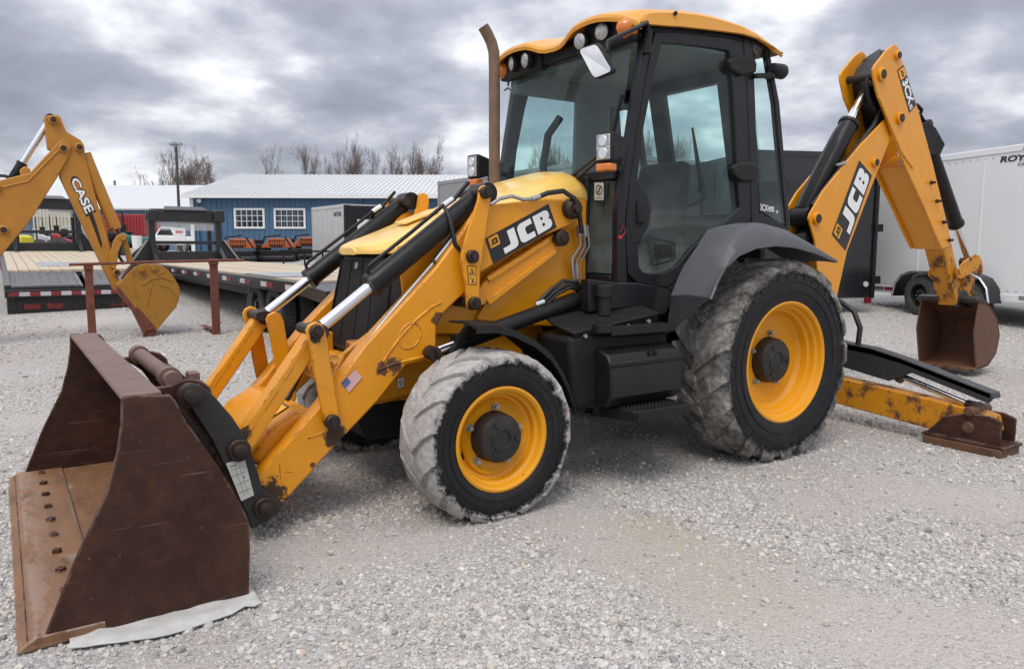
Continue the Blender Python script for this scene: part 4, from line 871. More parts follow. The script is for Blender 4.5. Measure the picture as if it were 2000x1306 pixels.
# ================================================================== CAB
CY = .70
def both(pts, y, th, mb): return side_plate(pts, y, th, mb=mb)
D_OUT = [(1279, 62), (1320, 62), (1370, 67), (1412, 73), (1452, 80), (1459, 170), (1464, 300), (1467, 400), (1468, 428), (1440, 451), (1400, 477), (1362, 508), (1333, 542), (1303, 562), (1270, 558), (1244, 552), (1228, 535), (1224, 480), (1223, 430), (1233, 340), (1245, 250), (1262, 150)]
D_INN = [(1294, 84), (1325, 86), (1370, 91), (1405, 96), (1424, 100), (1432, 180), (1438, 300), (1443, 385), (1446, 406), (1422, 430), (1386, 452), (1350, 486), (1322, 520), (1300, 532), (1278, 534), (1258, 532), (1249, 522), (1247, 490), (1248, 430), (1247, 340), (1258, 250), (1277, 150)]
dr = MB()
for sgn in (1, -1):
    a, b = PY(D_OUT, CY), PY(D_INN, CY)
    if sgn < 0: a = [mir(p) for p in a]; b = [mir(p) for p in b]
    m = MB(); m.ring(a, b, (0, -.04*sgn, 0)); door = obj('cab_door', m, M_['cab'], H, bevel=.008)
    g = MB(); g.prism([p-Vector((0, .022*sgn, 0)) for p in (PY(D_INN, CY) if sgn > 0 else [mir(p) for p in PY(D_INN, CY)])], (0, -.006*sgn, 0)); obj('door_glass', g, M_['glass'], door, smooth=0)
    if sgn > 0:
        m = MB(); m.prism(PY([(1232, 345), (1246, 352), (1266, 380), (1273, 408), (1268, 440), (1250, 474), (1236, 480), (1226, 430)], CY+.004), (0, -.03, 0)); obj('lock_panel', m, M_['cab'], door, bevel=.01)
        m = MB(); c = [pY(1249+13*math.sin(t), 414-30*math.cos(t), CY+.008) for t in np.linspace(0, 2*math.pi, 20)[:-1]]; m.prism(c, (0, -.01, 0)); hdl = obj('door_handle', m, M_['blk_plastic'], door, bevel=.005)
        m = MB(); m.prism(PY([(1245, 392), (1256, 392), (1259, 436), (1247, 436)], CY+.022), (0, -.02, 0)); obj('handle_lever', m, M_['blk'], hdl, bevel=.006)
    for (px, py) in ((1440, 130), (1452, 338)):           # wide moulded hinge covers
        k = [(1423, 118), (1440, 108), (1472, 106), (1480, 125), (1478, 142), (1450, 148), (1430, 138)] if py < 200 else [(1432, 326), (1446, 318), (1470, 316), (1483, 326), (1484, 342), (1474, 354), (1450, 355), (1436, 344)]
        pts = PY(k, CY+.03); pts = pts if sgn > 0 else [mir(p) for p in pts]
        m = MB(); m.prism(pts, (0, -.05*sgn, 0)); obj('hinge_cover', m, M_['blk_plastic'], door, bevel=.014)
d = Decal(PY([(1263, 463), (1318, 472), (1320, 508), (1273, 522)], CY-.010), (0, 1, 0))
hexo = [(0, .96), (.06, 1), (.94, .98), (1, .9), (.98, .05), (.92, 0), (.10, .02), (.04, .1)]
VF = fill2d([hexo, [(.05+.90*a, .05+.90*b) for a, b in hexo]]); d.shape(VF, 0, 0, 1, 1, 0, .001)
d.shape(jcb2d(), .16, .24, .90, .78, 0, .001); d.make('glass_badge', PRINT, H)
# cab frame
cf = MB()
both([(1262, 52), (1279, 54), (1262, 150), (1245, 250), (1233, 340), (1222, 430), (1226, 556), (1206, 560), (1207, 420), (1224, 300), (1245, 160)], CY+.006, .055, cf)
both([(1452, 72), (1471, 76), (1476, 200), (1480, 330), (1484, 442), (1468, 442), (1464, 300), (1459, 170)], CY+.004, .07, cf)
both([(1262, 46), (1335, 47), (1455, 66), (1522, 98), (1519, 110), (1470, 84), (1400, 72), (1262, 62)], CY-.004, .06, cf)
both([(1496, 94), (1503, 96), (1523, 200), (1545, 446), (1536, 446), (1514, 200)], CY-.002, .045, cf)
both([(1468, 428), (1484, 415), (1512, 430), (1545, 446), (1530, 470), (1440, 470), (1440, 451)], CY-.002, .05, cf)
both([(1466, 430), (1440, 452), (1400, 478), (1362, 509), (1333, 543), (1303, 563), (1318, 572), (1372, 522), (1440, 470)], CY-.002, .06, cf)
both([(1150, 545), (1206, 552), (1244, 552), (1303, 562), (1318, 572), (1302, 612), (1262, 622), (1238, 600), (1150, 610)], CY+.012, .08, cf)
# cross pieces front and rear, roof lining edge
xa, xt = 1.15, 1.03
cf.box((1.15, 0, 1.83), (.05, 1.30, .06)); cf.box((1.03, 0, 2.655), (.06, 1.34, .10)); cf.box((1.16, 0, 1.20), (.06, 1.30, .06)); cf.box((1.17, .40, 1.5), (.05, .05, .66)); cf.box((1.17, -.40, 1.5), (.05, .05, .66))
cf.box((-.29, 0, 1.60), (.05, 1.32, .10)); cf.box((-.02, 0, 2.67), (.06, 1.30, .07)); cf.box((1.16, 0, 1.06), (.08, 1.34, .22)); 
cabf = obj('cab_frame', cf, M_['cab'], H, bevel=.008)
lo = MB(); lo.box((.50, 0, 1.04), (1.30, 1.24, .06)); lo.box((-.25, 0, 1.25), (.06, 1.25, .7)); lo.box((1.0, 0, .98), (.30, 1.36, .26)); obj('cab_floor', lo, M_['blk_plastic'], H, bevel=.01)
q1 = MB(); both([(1474, 90), (1498, 97), (1516, 200), (1538, 442), (1512, 428), (1484, 412), (1480, 330), (1477, 200)], CY-.012, .006, q1); qg = obj('quarter_glass', q1, M_['glass'], H, smooth=0)
ws = MB(); ws.prism([(1.155, -.64, 1.86), (1.155, .64, 1.86), (1.045, .655, 2.61), (1.045, -.655, 2.61)], (.006, 0, .001)); obj('windscreen', ws, M_['glass'], H, smooth=0)
wl_ = MB()
for y0, y1 in ((.43, .655), (-.655, -.43)): wl_.prism([(1.185, y0, 1.24), (1.185, y1, 1.24), (1.16, y1, 1.79), (1.16, y0, 1.79)], (.006, 0, 0))
obj('lower_windscreen', wl_, M_['glass_dirty'], H, smooth=0)
lower = MB(); lower.prism([(1.165, -.38, 1.24), (1.165, .38, 1.24), (1.145, .38, 1.79), (1.145, -.38, 1.79)], (-.02, 0, 0)); obj('dash_panel', lower, M_['blk_plastic'], H)
rg = MB(); rg.prism([(-.29, -.62, 1.66), (-.29, .62, 1.66), (-.02, .62, 2.63), (-.02, -.62, 2.63)], (-.006, 0, 0)); obj('rear_window', rg, M_['glass'], H, smooth=0)
d = Decal(PY([(1484, 398), (1511, 402), (1512, 415), (1485, 411)], CY-.010), (0, 1, 0)); d.shape(text2d('3CX', .022), 0, 0, .56, 1, 1, .002).shape(text2d('eco', .012), .58, .02, 1, .86, 1, .002); d.make('model_lettering', PRINT, H)
d = Decal([pX(1163, 357, 1.185), pX(1181, 357, 1.185), pX(1181, 391, 1.185), pX(1163, 391, 1.185)], (1, 0, 0)); d.rect(0, 0, 1, 1, 5, .008)
ring_ = fill2d([[(.5+.36*math.cos(t), .58+.30*math.sin(t)) for t in np.linspace(0, 6.283, 24)[:-1]], [(.5+.28*math.cos(t), .58+.23*math.sin(t)) for t in np.linspace(0, 6.283, 24)[:-1]]])
d.shape(ring_, 0, 0, 1, 1, 0, .009).poly([(.28, .4), (.34, .36), (.74, .76), (.68, .80)], 0, .010).rect(.47, .42, .56, .72, 0, .0095).rect(.15, .12, .85, .15, 0, .009).make('warning_sticker', PRINT, H)

# roof: yellow cap with two brows over the work lamps
XT = [-.19, -.12, .05, .2, .4, .6, .75, .9, 1.04, 1.12, 1.2]
ZT = [2.712, 2.745, 2.800, 2.826, 2.838, 2.835, 2.822, 2.800, 2.772, 2.748, 2.715]
ZB = [2.690, 2.715, 2.752, 2.757, 2.745, 2.730, 2.718, 2.700, 2.690, 2.698, 2.690]
def rz(x, y):                                            # crown height
    ay = abs(y); br = math.exp(-((ay-.46)/.22)**2); front = max(0, min(1, (x-.80)/.35)); f = float(np.interp(x, XT, ZT))
    return f+.045*(1-(ay/.76)**2)+front*(.030*br-.052*math.exp(-(y/.20)**4))-.014*max(0, (ay-.66)/.08)**2
xs_ = [-.195, -.18, -.12, -.03, .05, .13, .2, .3, .45, .6, .75, .85, .95, 1.04, 1.10, 1.15, 1.19]
ys_ = [.757, .756, .754, .742, .715, .66, .58, .5, .42, .34, .26, .20, .14, .08, 0]
ys_ = [-v for v in ys_]+ys_[::-1][1:]
rows = []
for x in xs_:
    zb = float(np.interp(x, XT, ZB)); r = []
    for y in ys_:
        ay = abs(y); xo = x
        if x > 1.0: k_ = (x-1.0)/.19; xo = x-k_*(.055*math.exp(-(y/.17)**2)+.10*max(0, (ay-.52)/.23)**2)
        if x < -.1: xo = x+.05*max(0, (ay-.6)/.15)*0
        zt = rz(x, min(ay, .742)); z = rz(x, y)
        if ay > .7565: z = zb
        elif ay > .7555: z = zb+.006
        elif ay > .75: z = zt-.016
        elif ay > .73: z = zt-.003
        r.append((xo, y, z))
    rows.append(r)
ro = MB(); ro.sheet(rows, -.018)
lipf = [Vector(p) for p in rows[-1]]
ro.sheet([[p for p in lipf], [p+Vector((.010, 0, -.02)) for p in lipf], [p+Vector((.004, 0, -.042)) for p in lipf]], -.012)
lipr = [Vector(p) for p in rows[0]]
ro.sheet([[p for p in lipr], [p+Vector((-.006, 0, -.02)) for p in lipr], [Vector((p.x-.004, p.y, min(p.z-.02, 2.690))) for p in lipr]], .012)
roof = obj('cab_roof', ro, M_['yel_roof'], H, smooth=38)
sc_ = MB(); c = pY(1318, 27, .757); sc_.tube([c, c+Vector((0, .012, 0))], .013, 10); obj('roof_bolt', sc_, M_['blk'], roof)
rl = MB(); rl.box((.50, 0, 2.648), (1.05, 1.34, .03)); obj('roof_lining', rl, M_['lining'], H, bevel=.01)
lh = MB()
for sgn in (1, -1):
    lh.prism([(1.04, .20*sgn, 2.60), (1.04, .70*sgn, 2.60), (1.04, .70*sgn, 2.70), (1.04, .62*sgn, 2.775), (1.04, .30*sgn, 2.775), (1.04, .20*sgn, 2.70)], (.075, 0, 0))
lh.box((1.05, 0, 2.665), (.07, 1.36, .075)); obj('lamp_housing', lh, M_['blk_plastic'], H, bevel=.015)
def round_lamp(name, c, r, nvec, lens, dpt=.06):
    c = Vector(c); nvec = Vector(nvec).normalized(); b = MB(); b.tube([c-nvec*dpt, c-nvec*.02, c, c+nvec*.006], [r*.7, r*1.14, r*1.16, r*1.10], 24); o = obj(name, b, M_['blk_plastic'], H, smooth=40)
    g = MB(); g.tube([c, c+nvec*.006, c+nvec*.014, c+nvec*.018], [r, r, r*.75, r*.3], 24); obj('lamp_lens', g, M_[lens], o, smooth=40)
for sgn in (1, -1):
    round_lamp('work_lamp', (1.165, .30*sgn, 2.668), .047, (1, .10*sgn, -.10), 'lens'); round_lamp('work_lamp', (1.15, .49*sgn, 2.684), .047, (1, .25*sgn, -.10), 'lens')
    b = MB(); c = Vector((1.12, .665*sgn, 2.672)); b.tube([c+Vector((-.05, -.01*sgn, 0)), c, c+Vector((.03, .02*sgn, 0)), c+Vector((.045, .03*sgn, 0))], [.058, .056, .045, .02], 20); obj('amber_marker', b, M_['amber'], H, smooth=50)
    # rear work lamps on the roof corner
    b = MB(); c = Vector((-.17, .74*sgn, 2.575)); b.tube([c+Vector((.05, 0, .02)), c, c-Vector((.06, 0, .0)), c-Vector((.075, 0, 0))], [.028, .05, .05, .04], 18); b.bar(c+Vector((0, 0, -.03)), c+Vector((.20, -.015*sgn, -.055)), .03, .03); b.cyl(c+Vector((.08, -.005*sgn, -.06)), c+Vector((.08, -.005*sgn, -.02)), .022, 10); obj('rear_lamp', b, M_['blk_plastic'], H, smooth=40)

# mirrors, head lamps
ma = MB(); p0, p1 = pY(1265, 85, .73), pY(1266, 52, .74); e = pX(1186, 94, 1.5)
ma.tube([p0, p1, p1+Vector((.03, .02, .012)), e+Vector((0, 0, .03)), e+Vector((.0, .0, -.02))], .013, 10); ma.cyl(pY(1263, 105, .73), pY(1265, 80, .73), .024, 12); obj('mirror_arm', ma, M_['blk'], H, smooth=50)
mq = [pX(1128, 95, 1.50), pX(1166, 83, 1.49), pX(1200, 141, 1.46), pX(1161, 157, 1.47)]
def rrect(q, k=.16, n=5):
    P = []
    for i in range(4):
        a, b, c = q[i-1], q[i], q[(i+1) % 4]
        u = b+(a-b)*k; v = b+(c-b)*k*(1.15)
        for t in np.linspace(0, 1, n): P.append(u*(1-t)**2+b*2*t*(1-t)+v*t*t)
    return P
nrm = (mq[1]-mq[0]).cross(mq[3]-mq[0]).normalized(); nrm = nrm if nrm.dot(CAM-mq[0]) > 0 else -nrm
m = MB(); m.prism(rrect(mq), -nrm*.035); mo = obj('mirror_housing', m, M_['blk_plastic'], H, bevel=.008)
cn = sum(mq, Vector())/4; m = MB(); m.prism(rrect([cn+(p-cn)*.90 for p in mq]), nrm*.004); mg = obj('mirror_glass', m, M_['mirror'], mo, smooth=0)
# far mirror folded behind the exhaust
m = MB(); a = pY(1000, 150, -.72); m.tube([a, a+Vector((.06, -.06, .03)), a+Vector((.10, -.10, -.02)), a+Vector((.09, -.10, -.12))], .012, 8); obj('mirror_bracket', m, M_['blk'], H, bevel=.006, smooth=40)
m = MB(); b = pY(1000, 182, -.70); m.tube([pY(985, 177, -.72), pY(992, 172, -.72), pY(1002, 180, -.70), pY(1010, 186, -.68)], .008, 6); m.tube([pY(995, 150, -.72), pY(992, 168, -.72)], .010, 6); obj('mirror_joint', m, M_['steel'], H)
def head_lamp(c, arm_to):
    c = Vector(c); f = Vector((1, .16, -.02)).normalized(); r = Vector((0, 1, 0)); r = (r-f*r.dot(f)).normalized(); u = r.cross(f)*-1; u = u if u.z > 0 else -u
    m = MB(); q = [c+r*a+u*b for a, b in ((-.062, -.085), (.062, -.085), (.062, .085), (-.062, .085))]; m.add(q+[c-f*.11+(p-c)*.72 for p in q]+[p+f*.02 for p in q], [(4, 5, 6, 7), (0, 1, 5, 4), (1, 2, 6, 5), (2, 3, 7, 6), (3, 0, 4, 7), (8, 9, 1, 0), (9, 10, 2, 1), (10, 11, 3, 2), (11, 8, 0, 3), (8, 11, 10, 9)])
    h = obj('head_lamp', m, M_['blk_plastic'], H, bevel=.012)
    m = MB(); m.box(c+f*.024, (.012, .098, .142), (f, r, u)); le = obj('lamp_lens', m, M_['lens'], h, bevel=.005)
    m = MB(); m.box(c+f*.029-u*.005, (.006, .10, .006), (f, r, u)); m.tube([c+f*.027+u*.035, c+f*.034+u*.035], .03, 16); m.tube([c+f*.027-u*.035, c+f*.034-u*.035], .032, 16); obj('reflector', m, M_['chrome'], h, bevel=.002)
    m = MB(); m.box(c-u*.112+f*.0, (.07, .105, .045), (f, r, u)); obj('turn_signal', m, M_['amber'], h, bevel=.01)
    m = MB(); m.tube([c-f*.08-u*.02, Vector(arm_to)], .018, 8); m.tube([Vector(arm_to)+Vector((0, 0, .08)), Vector(arm_to)-Vector((0, 0, .08))], .02, 8); obj('lamp_arm', m, M_['blk'], h)
head_lamp(pX(1184, 288, 1.36), pY(1212, 295, .72))
head_lamp(pX(927, 326, 1.36), mir(pY(1212, 295, .72)))

# wipers, and the twin stays from the lamp arm down to the bonnet
sy = MB()
for o_ in (0, 9): sy.tube([pX(1172, 300+o_, 1.32), pX(1120, 342+o_*1.4, 1.20)], .010, 6)
obj('lamp_stay', sy, M_['blk'], H)
wp = MB(); wp.tube([pX(1215, 185, 1.10), pX(1197, 258, 1.13)], .012, 6); wp.tube([pX(1197, 255, 1.135), pX(1180, 330, 1.16), pX(1178, 400, 1.18)], .009, 6); obj('front_wiper', wp, M_['blk'], H)
wp = MB(); wp.tube([(-.20, .10, 1.75), (-.10, .06, 2.28)], [.028, .010], 6); wp.tube([(-.20, -.1, 1.7), (-.20, .10, 1.75)], .012, 6); obj('rear_wiper', wp, M_['blk'], H)
# interior
tr_ = MB(); tr_.prism([(.50, -.655, 1.20), (.16, -.655, 1.20), (.12, -.655, 2.63), (.46, -.655, 2.63)], (0, .05, 0)); tr_.box((.45, -.62, 2.58), (1.2, .08, .14)); tr_.prism([(1.10, -.65, 1.02), (1.10, -.65, 1.66), (-.25, -.65, 1.66), (-.25, -.65, 1.02)], (0, .05, 0)); obj('inner_trim', tr_, M_['lining'], H, bevel=.015)
rp2 = MB(); rp2.prism([(-.27, -.32, 1.62), (-.27, -.16, 1.62), (-.04, -.16, 2.62), (-.04, -.32, 2.62)], (.05, 0, 0)); rp2.box((-.03, 0, 2.59), (.08, 1.25, .10)); rp2.prism([(-.27, .36, 1.62), (-.27, .62, 1.62), (-.04, .62, 2.62), (-.04, .36, 2.62)], (.05, 0, 0)); obj('rear_window_frame', rp2, M_['cab'], H, bevel=.01)
st_ = MB(); st_.prism([(.12, -.25, 1.38), (.62, -.25, 1.42), (.64, -.25, 1.52), (.15, -.25, 1.50)], (0, .5, 0)); st_.prism([(.12, -.23, 1.48), (.28, -.23, 1.50), (.16, -.23, 2.02), (.05, -.23, 2.00)], (0, .46, 0)); st_.box((.37, 0, 1.24), (.34, .36, .30)); st_.box((.36, .30, 1.62), (.32, .06, .07)); st_.box((.36, -.30, 1.62), (.32, .06, .07)); obj('operator_seat', st_, M_['seat'], H, bevel=.04)
sw = MB(); c = Vector((.93, 0, 1.70)); a1 = Vector((-.42, 0, .9)).normalized(); b1 = Vector((.9, 0, .42)).normalized()
sw.tube([c+Vector((0, 1, 0))*.19*math.cos(t)+b1*.19*math.sin(t) for t in np.linspace(0, 2*math.pi, 26)], .015, 8, cap=False)
for t in (0.5, 2.6, 4.7): sw.tube([c, c+Vector((0, 1, 0))*.18*math.cos(t)+b1*.18*math.sin(t)], .012, 6)
sw.tube([c, c-a1*.45], .035, 10); obj('steering_wheel', sw, M_['blk'], H, smooth=60)
cn_ = MB(); cn_.box((1.02, -.45, 1.45), (.20, .30, .60)); cn_.box((.40, -.52, 1.42), (.6, .18, .50)); cn_.box((.40, .55, 1.22), (.5, .16, .20)); cn_.tube([(1.0, -.33, 1.7), (1.0, -.30, 2.0), (.98, -.28, 2.18), (.93, -.2, 2.30)], .03, 8); obj('control_console', cn_, M_['blk_plastic'], H, bevel=.03)
lv_ = MB()
for y in (-.18, .02, .2): lv_.tube([(-.10, y, 1.45), (-.06, y, 1.80)], .010, 6); lv_.tube([(-.06, y, 1.79), (-.055, y, 1.84)], .022, 8)
lv_.box((-.12, 0, 1.40), (.14, .7, .14)); obj('control_levers', lv_, M_['blk_plastic'], H, bevel=.006)
kt = MB(); kt.tube([pY(1212, 452, .71), pY(1216, 440, .715), pY(1222, 452, .715), pY(1214, 464, .715)], .003, 6); kt.box(pY(1211, 463, .715), (.022, .006, .022)); obj('key_tag', kt, M_['red_print'], H)

# ---- fenders, step tank -------------------------------------------------------
OUT_L = [(1385, 584), (1396, 558), (1418, 524), (1445, 500), (1478, 486), (1515, 481), (1552, 484), (1592, 495), (1634, 512)]
OUT_U = [(1384, 583), (1392, 556), (1406, 521), (1424, 480), (1452, 446), (1492, 437), (1535, 449), (1580, 474), (1634, 510)]
inner = []
for l_, u_ in zip(OUT_L, OUT_U):
    a = pY(*l_, 1.12); b = pY(*u_, 1.085); inner.append((a, b))
rows = []
for i, (a, b) in enumerate(inner):
    k = min(1, i/3); b2 = Vector((b.x, (.79, .785, .79, .83, .80, .755, .73, .72, .71)[i], b.z-.005))
    if i == 0: b2 = Vector((b.x+.012, .79, b.z))
    rows.append([a, a*.55+b*.45+Vector((0, .012, .006)), b, b*.8+b2*.2+Vector((0, 0, .01)), b*.4+b2*.6+Vector((0, 0, .012)), b2])
for sgn in (1, -1):
    rr = [[p if sgn > 0 else mir(p) for p in r] for r in rows]
    m = MB(); m.sheet(rr, .014 if sgn < 0 else -.014); f = obj('rear_fender', m, M_['fender'], H, smooth=60, bevel=.003)
    a, b2 = rr[0][0], rr[0][-1]; lo_ = [a+Vector((0, 0, 0)), b2]; m = MB()
    m.prism([a+Vector((-.004, -.0, .012)), b2+Vector((-.004, 0, .005)), b2+Vector((.035, 0, -.24)), a+Vector((.07, -.26*sgn, -.22))], (-.015, 0, 0)); obj('mud_guard', m, M_['fender_dk'], f, bevel=.005)
ff = [(930, 641), (968, 640), (1004, 648), (1042, 668), (1074, 694), (1096, 724), (1107, 756), (1122, 800)]
rows = []
for i, (a, b) in enumerate(ff):
    p = pY(a, b, .94); wob = .012*math.sin(i*2.3); rows.append([p+Vector((0, .0+wob, -.025)), p+Vector((0, wob, 0)), Vector((p.x, .80, p.z+.012)), Vector((p.x, .66+wob, p.z+.005))])
for sgn in (1, -1):
    m = MB(); m.sheet([[p if sgn > 0 else mir(p) for p in r] for r in rows], .012); f = obj('front_fender', m, M_['blk_dusty'], H, smooth=60)
    m = MB(); m.tube([(2.17, .45*sgn, .86), (2.17, .72*sgn, .95), (2.05, .78*sgn, .97)], .02, 8); m.bar((2.30, .62*sgn, .80), (2.18, .66*sgn, .98), .05, .03); obj('fender_stay', m, M_['blk_dusty'], f)
for sgn in (1, -1):
    m = MB(); T = [(1.62, .905), (1.54, .915), (.97, .915), (.93, .88), (.93, .52), (1.60, .50)]
    P = [(1.66, .90), (1.52, .915), (.90, .895), (.90, .55), (1.62, .49)]
    m.prism([(x, .52*sgn, z) for x, z in P], (0, .34*sgn, 0)); tk_ = obj('fuel_tank', m, M_['blk_dusty'], H, bevel=.03)
    m = MB(); m.prism([(1.475, .86*sgn, .83), (1.475, .96*sgn, .80), (1.475, 1.0*sgn, .74), (1.475, 1.0*sgn, .56), (1.475, .95*sgn, .50), (1.475, .86*sgn, .50)], (-.56, 0, .005)); obj('tank_panel', m, M_['blk'], tk_, bevel=.012)
    m = MB(); m.prism([(1.475, 1.0*sgn, .762), (1.475, 1.006*sgn, .755), (1.475, 1.006*sgn, .738), (1.475, 1.0*sgn, .73)], (-.55, 0, .005)); obj('panel_crease', m, M_['blk'], tk_)
    m = MB(); c = Vector((1.14, 1.0*sgn, .80)); m.cyl((1.16, .955*sgn, .79), (1.16, .985*sgn, .79), .014, 10); m.cyl((1.12, .955*sgn, .79), (1.12, .985*sgn, .79), .014, 10); obj('tank_lock', m, M_['blk'], tk_)
    m = MB(); m.prism([(1.42, .84*sgn, .475), (1.35, 1.08*sgn, .475), (.94, 1.08*sgn, .475), (.94, .84*sgn, .475)], (0, 0, .015)); m.bar((1.35, 1.08*sgn, .455), (.94, 1.08*sgn, .455), .015, .06); m.bar((1.42, .84*sgn, .455), (1.35, 1.08*sgn, .455), .015, .06); stp = obj('boarding_step', m, M_['blk'], H, bevel=.004)
    g = MB()
    for i in range(14):
        for j in range(7):
            x = 1.36-.028*i; y = (.86+.03*j)*sgn; g.tube([(x, y, .489), (x, y, .497)], [.011, .007], 6)
    obj('tread_grip', g, M_['steel'] if False else M_['blk_dusty'], stp, kind='stuff', smooth=0)
    m = MB(); m.prism([(1.42, .70*sgn, .925), (1.42, .93*sgn, .925), (.92, .93*sgn, .925), (.92, .70*sgn, .925)], (0, 0, .02)); m.bar((1.42, .93*sgn, .925), (.92, .93*sgn, .925), .012, .05); s2 = obj('upper_step', m, M_['blk'], H, bevel=.004)
    g = MB()
    for i in range(15):
        for j in range(7): g.tube([(1.36-.028*i, (.72+.03*j)*sgn, .944), (1.36-.028*i, (.72+.03*j)*sgn, .952)], [.011, .007], 6)
    obj('tread_grip', g, M_['blk_dusty'], s2, kind='stuff', smooth=0)
    m = MB(); m.tube([(1.46, .90*sgn, .925), (1.46, .90*sgn, .965), (1.46, .90*sgn, .975)], [.055, .055, .04], 20); obj('filler_cap', m, M_['blk'], H, smooth=40)
    m = MB(); m.prism([(1.62, .50*sgn, 1.03), (1.66, .70*sgn, .97), (1.64, .87*sgn, .93), (.98, .86*sgn, 1.01), (.98, .55*sgn, 1.08)], (0, 0, -.02)); m.prism([(1.64, .87*sgn, .93), (.98, .86*sgn, 1.01), (.98, .84*sgn, .90), (1.62, .84*sgn, .88)], (0, -.02*sgn, 0)); vln = obj('side_valance', m, M_['blk_dusty'], H, bevel=.012)
    for xb in (1.56, 1.40, 1.24, 1.08): m = MB(); zz_ = .93+(1.64-xb)*.12-.035; m.tube([(xb, .865*sgn, zz_), (xb, .882*sgn, zz_)], .012, 6); obj('bolt', m, M_['steel'], vln)

    m = MB(); c = Vector((1.31, .74*sgn, 1.0)); m.tube([c, c+Vector((0, 0, .11))], .04, 16); m.tube([c+Vector((0, 0, .11)), c+Vector((0, 0, .17)), c+Vector((0, 0, .18))], [.052, .052, .04], 16); obj('breather_cap', m, M_['blk_plastic'], H, smooth=40)
m = MB(); m.prism([pY(1128, 665, .84), pY(1190, 690, .86), pY(1190, 800, .86), pY(1136, 795, .84)], (-.03, -.03, 0)); obj('side_splash_plate', m, M_['blk_dusty'], H, bevel=.01)

# ================================================================== REAR FRAME, STABILISERS, BACKHOE
rf = MB()
for y in (-.8, .8): pass
rf.box((-1.12, 0, 1.02), (.12, 1.1, .14)); rf.box((-1.15, 0, .48), (.14, 1.1, .14)); rf.box((-1.12, .46, .72), (.12, .14, .62)); rf.box((-1.12, -.46, .72), (.12, .14, .62)); rf.box((-.85, 0, .75), (.55, .8, .45)); rf.box((-1.05, .3, 1.25), (.12, .10, .5)); rf.box((-1.05, -.3, 1.25), (.12, .10, .5))
obj('rear_frame', rf, M_['blk_dusty'], H, bevel=.012)
XS = -1.35
def PX(pts, x): return [pX(a, b, x) for a, b in pts]
for sgn in (1, -1):
    fm = (lambda p: p) if sgn > 0 else mir
    leg = [fm(p) for p in PX([(1560, 722), (1640, 738), (1800, 776), (1900, 800), (1935, 815), (1942, 845), (1900, 850), (1818, 838), (1700, 806), (1560, 768)], XS+.07)]
    m = MB(); m.prism(leg, (-.15, 0, 0)); lg_ = obj('stabiliser_leg', m, M_['yel_worn'], H, bevel=.008)
    cov = [fm(p) for p in PX([(1560, 640), (1640, 668), (1700, 680), (1760, 700), (1935, 768), (1938, 780), (1930, 788), (1780, 728), (1735, 744), (1640, 715), (1560, 690)], XS+.06)]
    m = MB(); m.prism(cov, (-.02, 0, 0)); m.prism([cov[i] for i in (0, 1, 2, 3, 4, 5)]+[fm(p)-Vector((0, 0, .02)) for p in PX([(1930, 772), (1760, 706), (1700, 688), (1640, 676), (1560, 650)], XS+.06)], (-.13, 0, 0)); obj('ram_guard', m, M_['fender_dk'], lg_, bevel=.006)
    p, q_ = fm(pX(1905, 795, XS)), fm(pX(1600, 665, XS)); ram('stabiliser_ram', p, q_, .42, .05, .026, parent=lg_, ax=(1, 0, 0), eye=.06)
    y0, y1 = pX(1815, 850, XS+.09).y, pX(1957, 850, XS+.09).y
    m = MB()
    for xo in (.085, -.115):
        m.prism([(XS+xo, y*sgn, z) for y, z in ((y0-.02, .075), (y0+.10, .215), (y0+.26, .265), (y1-.08, .27), (y1, .24), (y1, .075))], (.022, 0, 0))
    m.box((XS, (y0+y1)/2*sgn, .068), (.26, (y1-y0+.08), .022)); ft = obj('stabiliser_foot', m, M_['rust_brown'], lg_, bevel=.006)
    m = MB(); m.box((XS, (y0+y1)/2*sgn, .028), (.27, (y1-y0+.04), .056)); obj('foot_pad', m, M_['rust_inside'], lg_, bevel=.008)
    m = MB()
    for yy, zz, r in (((y0+y1)/2+.03, .165, .04), (pX(1908, 800, XS).y, pX(1908, 800, XS).z, .035)):
        m.tube([(XS-.14, yy*sgn, zz), (XS+.115, yy*sgn, zz), (XS+.125, yy*sgn, zz)], [r, r, r*.8], 20); m.tube([(XS+.12, yy*sgn, zz), (XS+.135, yy*sgn, zz)], r*.5, 6)
    obj('foot_pin', m, M_['rust_inside'], lg_, smooth=40)
m = MB(); m.tube(PX([(1600, 600), (1640, 588), (1668, 608), (1680, 640), (1676, 672)], XS), .022, 10); obj('stabiliser_hose', m, M_['hose'], H, smooth=60)

K0 = Vector((-1.55, .03, 0)); SW = R_(3.0)
BPL = Plane(K0, (math.sin(-SW), math.cos(SW), 0)); Nb = BPL.n
def PB(pts, off): return [BPL.p(a, b, off) for a, b in pts]
def pair(pts, off, th, mb, mi=0, o2=None):
    P = PB(pts, off); mb.prism(P, -Nb*th, mi); o2 = off if o2 is None else o2
    mb.prism([p-Nb*(off+o2) for p in P], Nb*th, mi); return mb
kp = MB(); c = BPL.p(1612, 560, 0)
kp.box((-1.33, .03, .80), (.22, .34, .80)); kp.cyl((-1.42, .03, .45), (-1.42, .03, 1.2), .09, 18); obj('kingpost', kp, M_['blk_dusty'], H, bevel=.02)
BOOM = [(1634, 584), (1610, 560), (1597, 536), (1592, 469), (1580, 428), (1582, 418), (1608, 373), (1682, 282), (1728, 234), (1737, 240), (1740, 262), (1736, 280), (1703, 364), (1655, 490)]
bm_ = MB(); pair(BOOM, .135, .02, bm_)
core = [(1634, 584), (1612, 560), (1600, 536), (1598, 480), (1620, 420), (1690, 320), (1735, 272), (1703, 364), (1655, 490)]
bm_.prism(PB(core, .112), -Nb*.224); boom = obj('backhoe_boom', bm_, M_['yel'], H, bevel=.006)
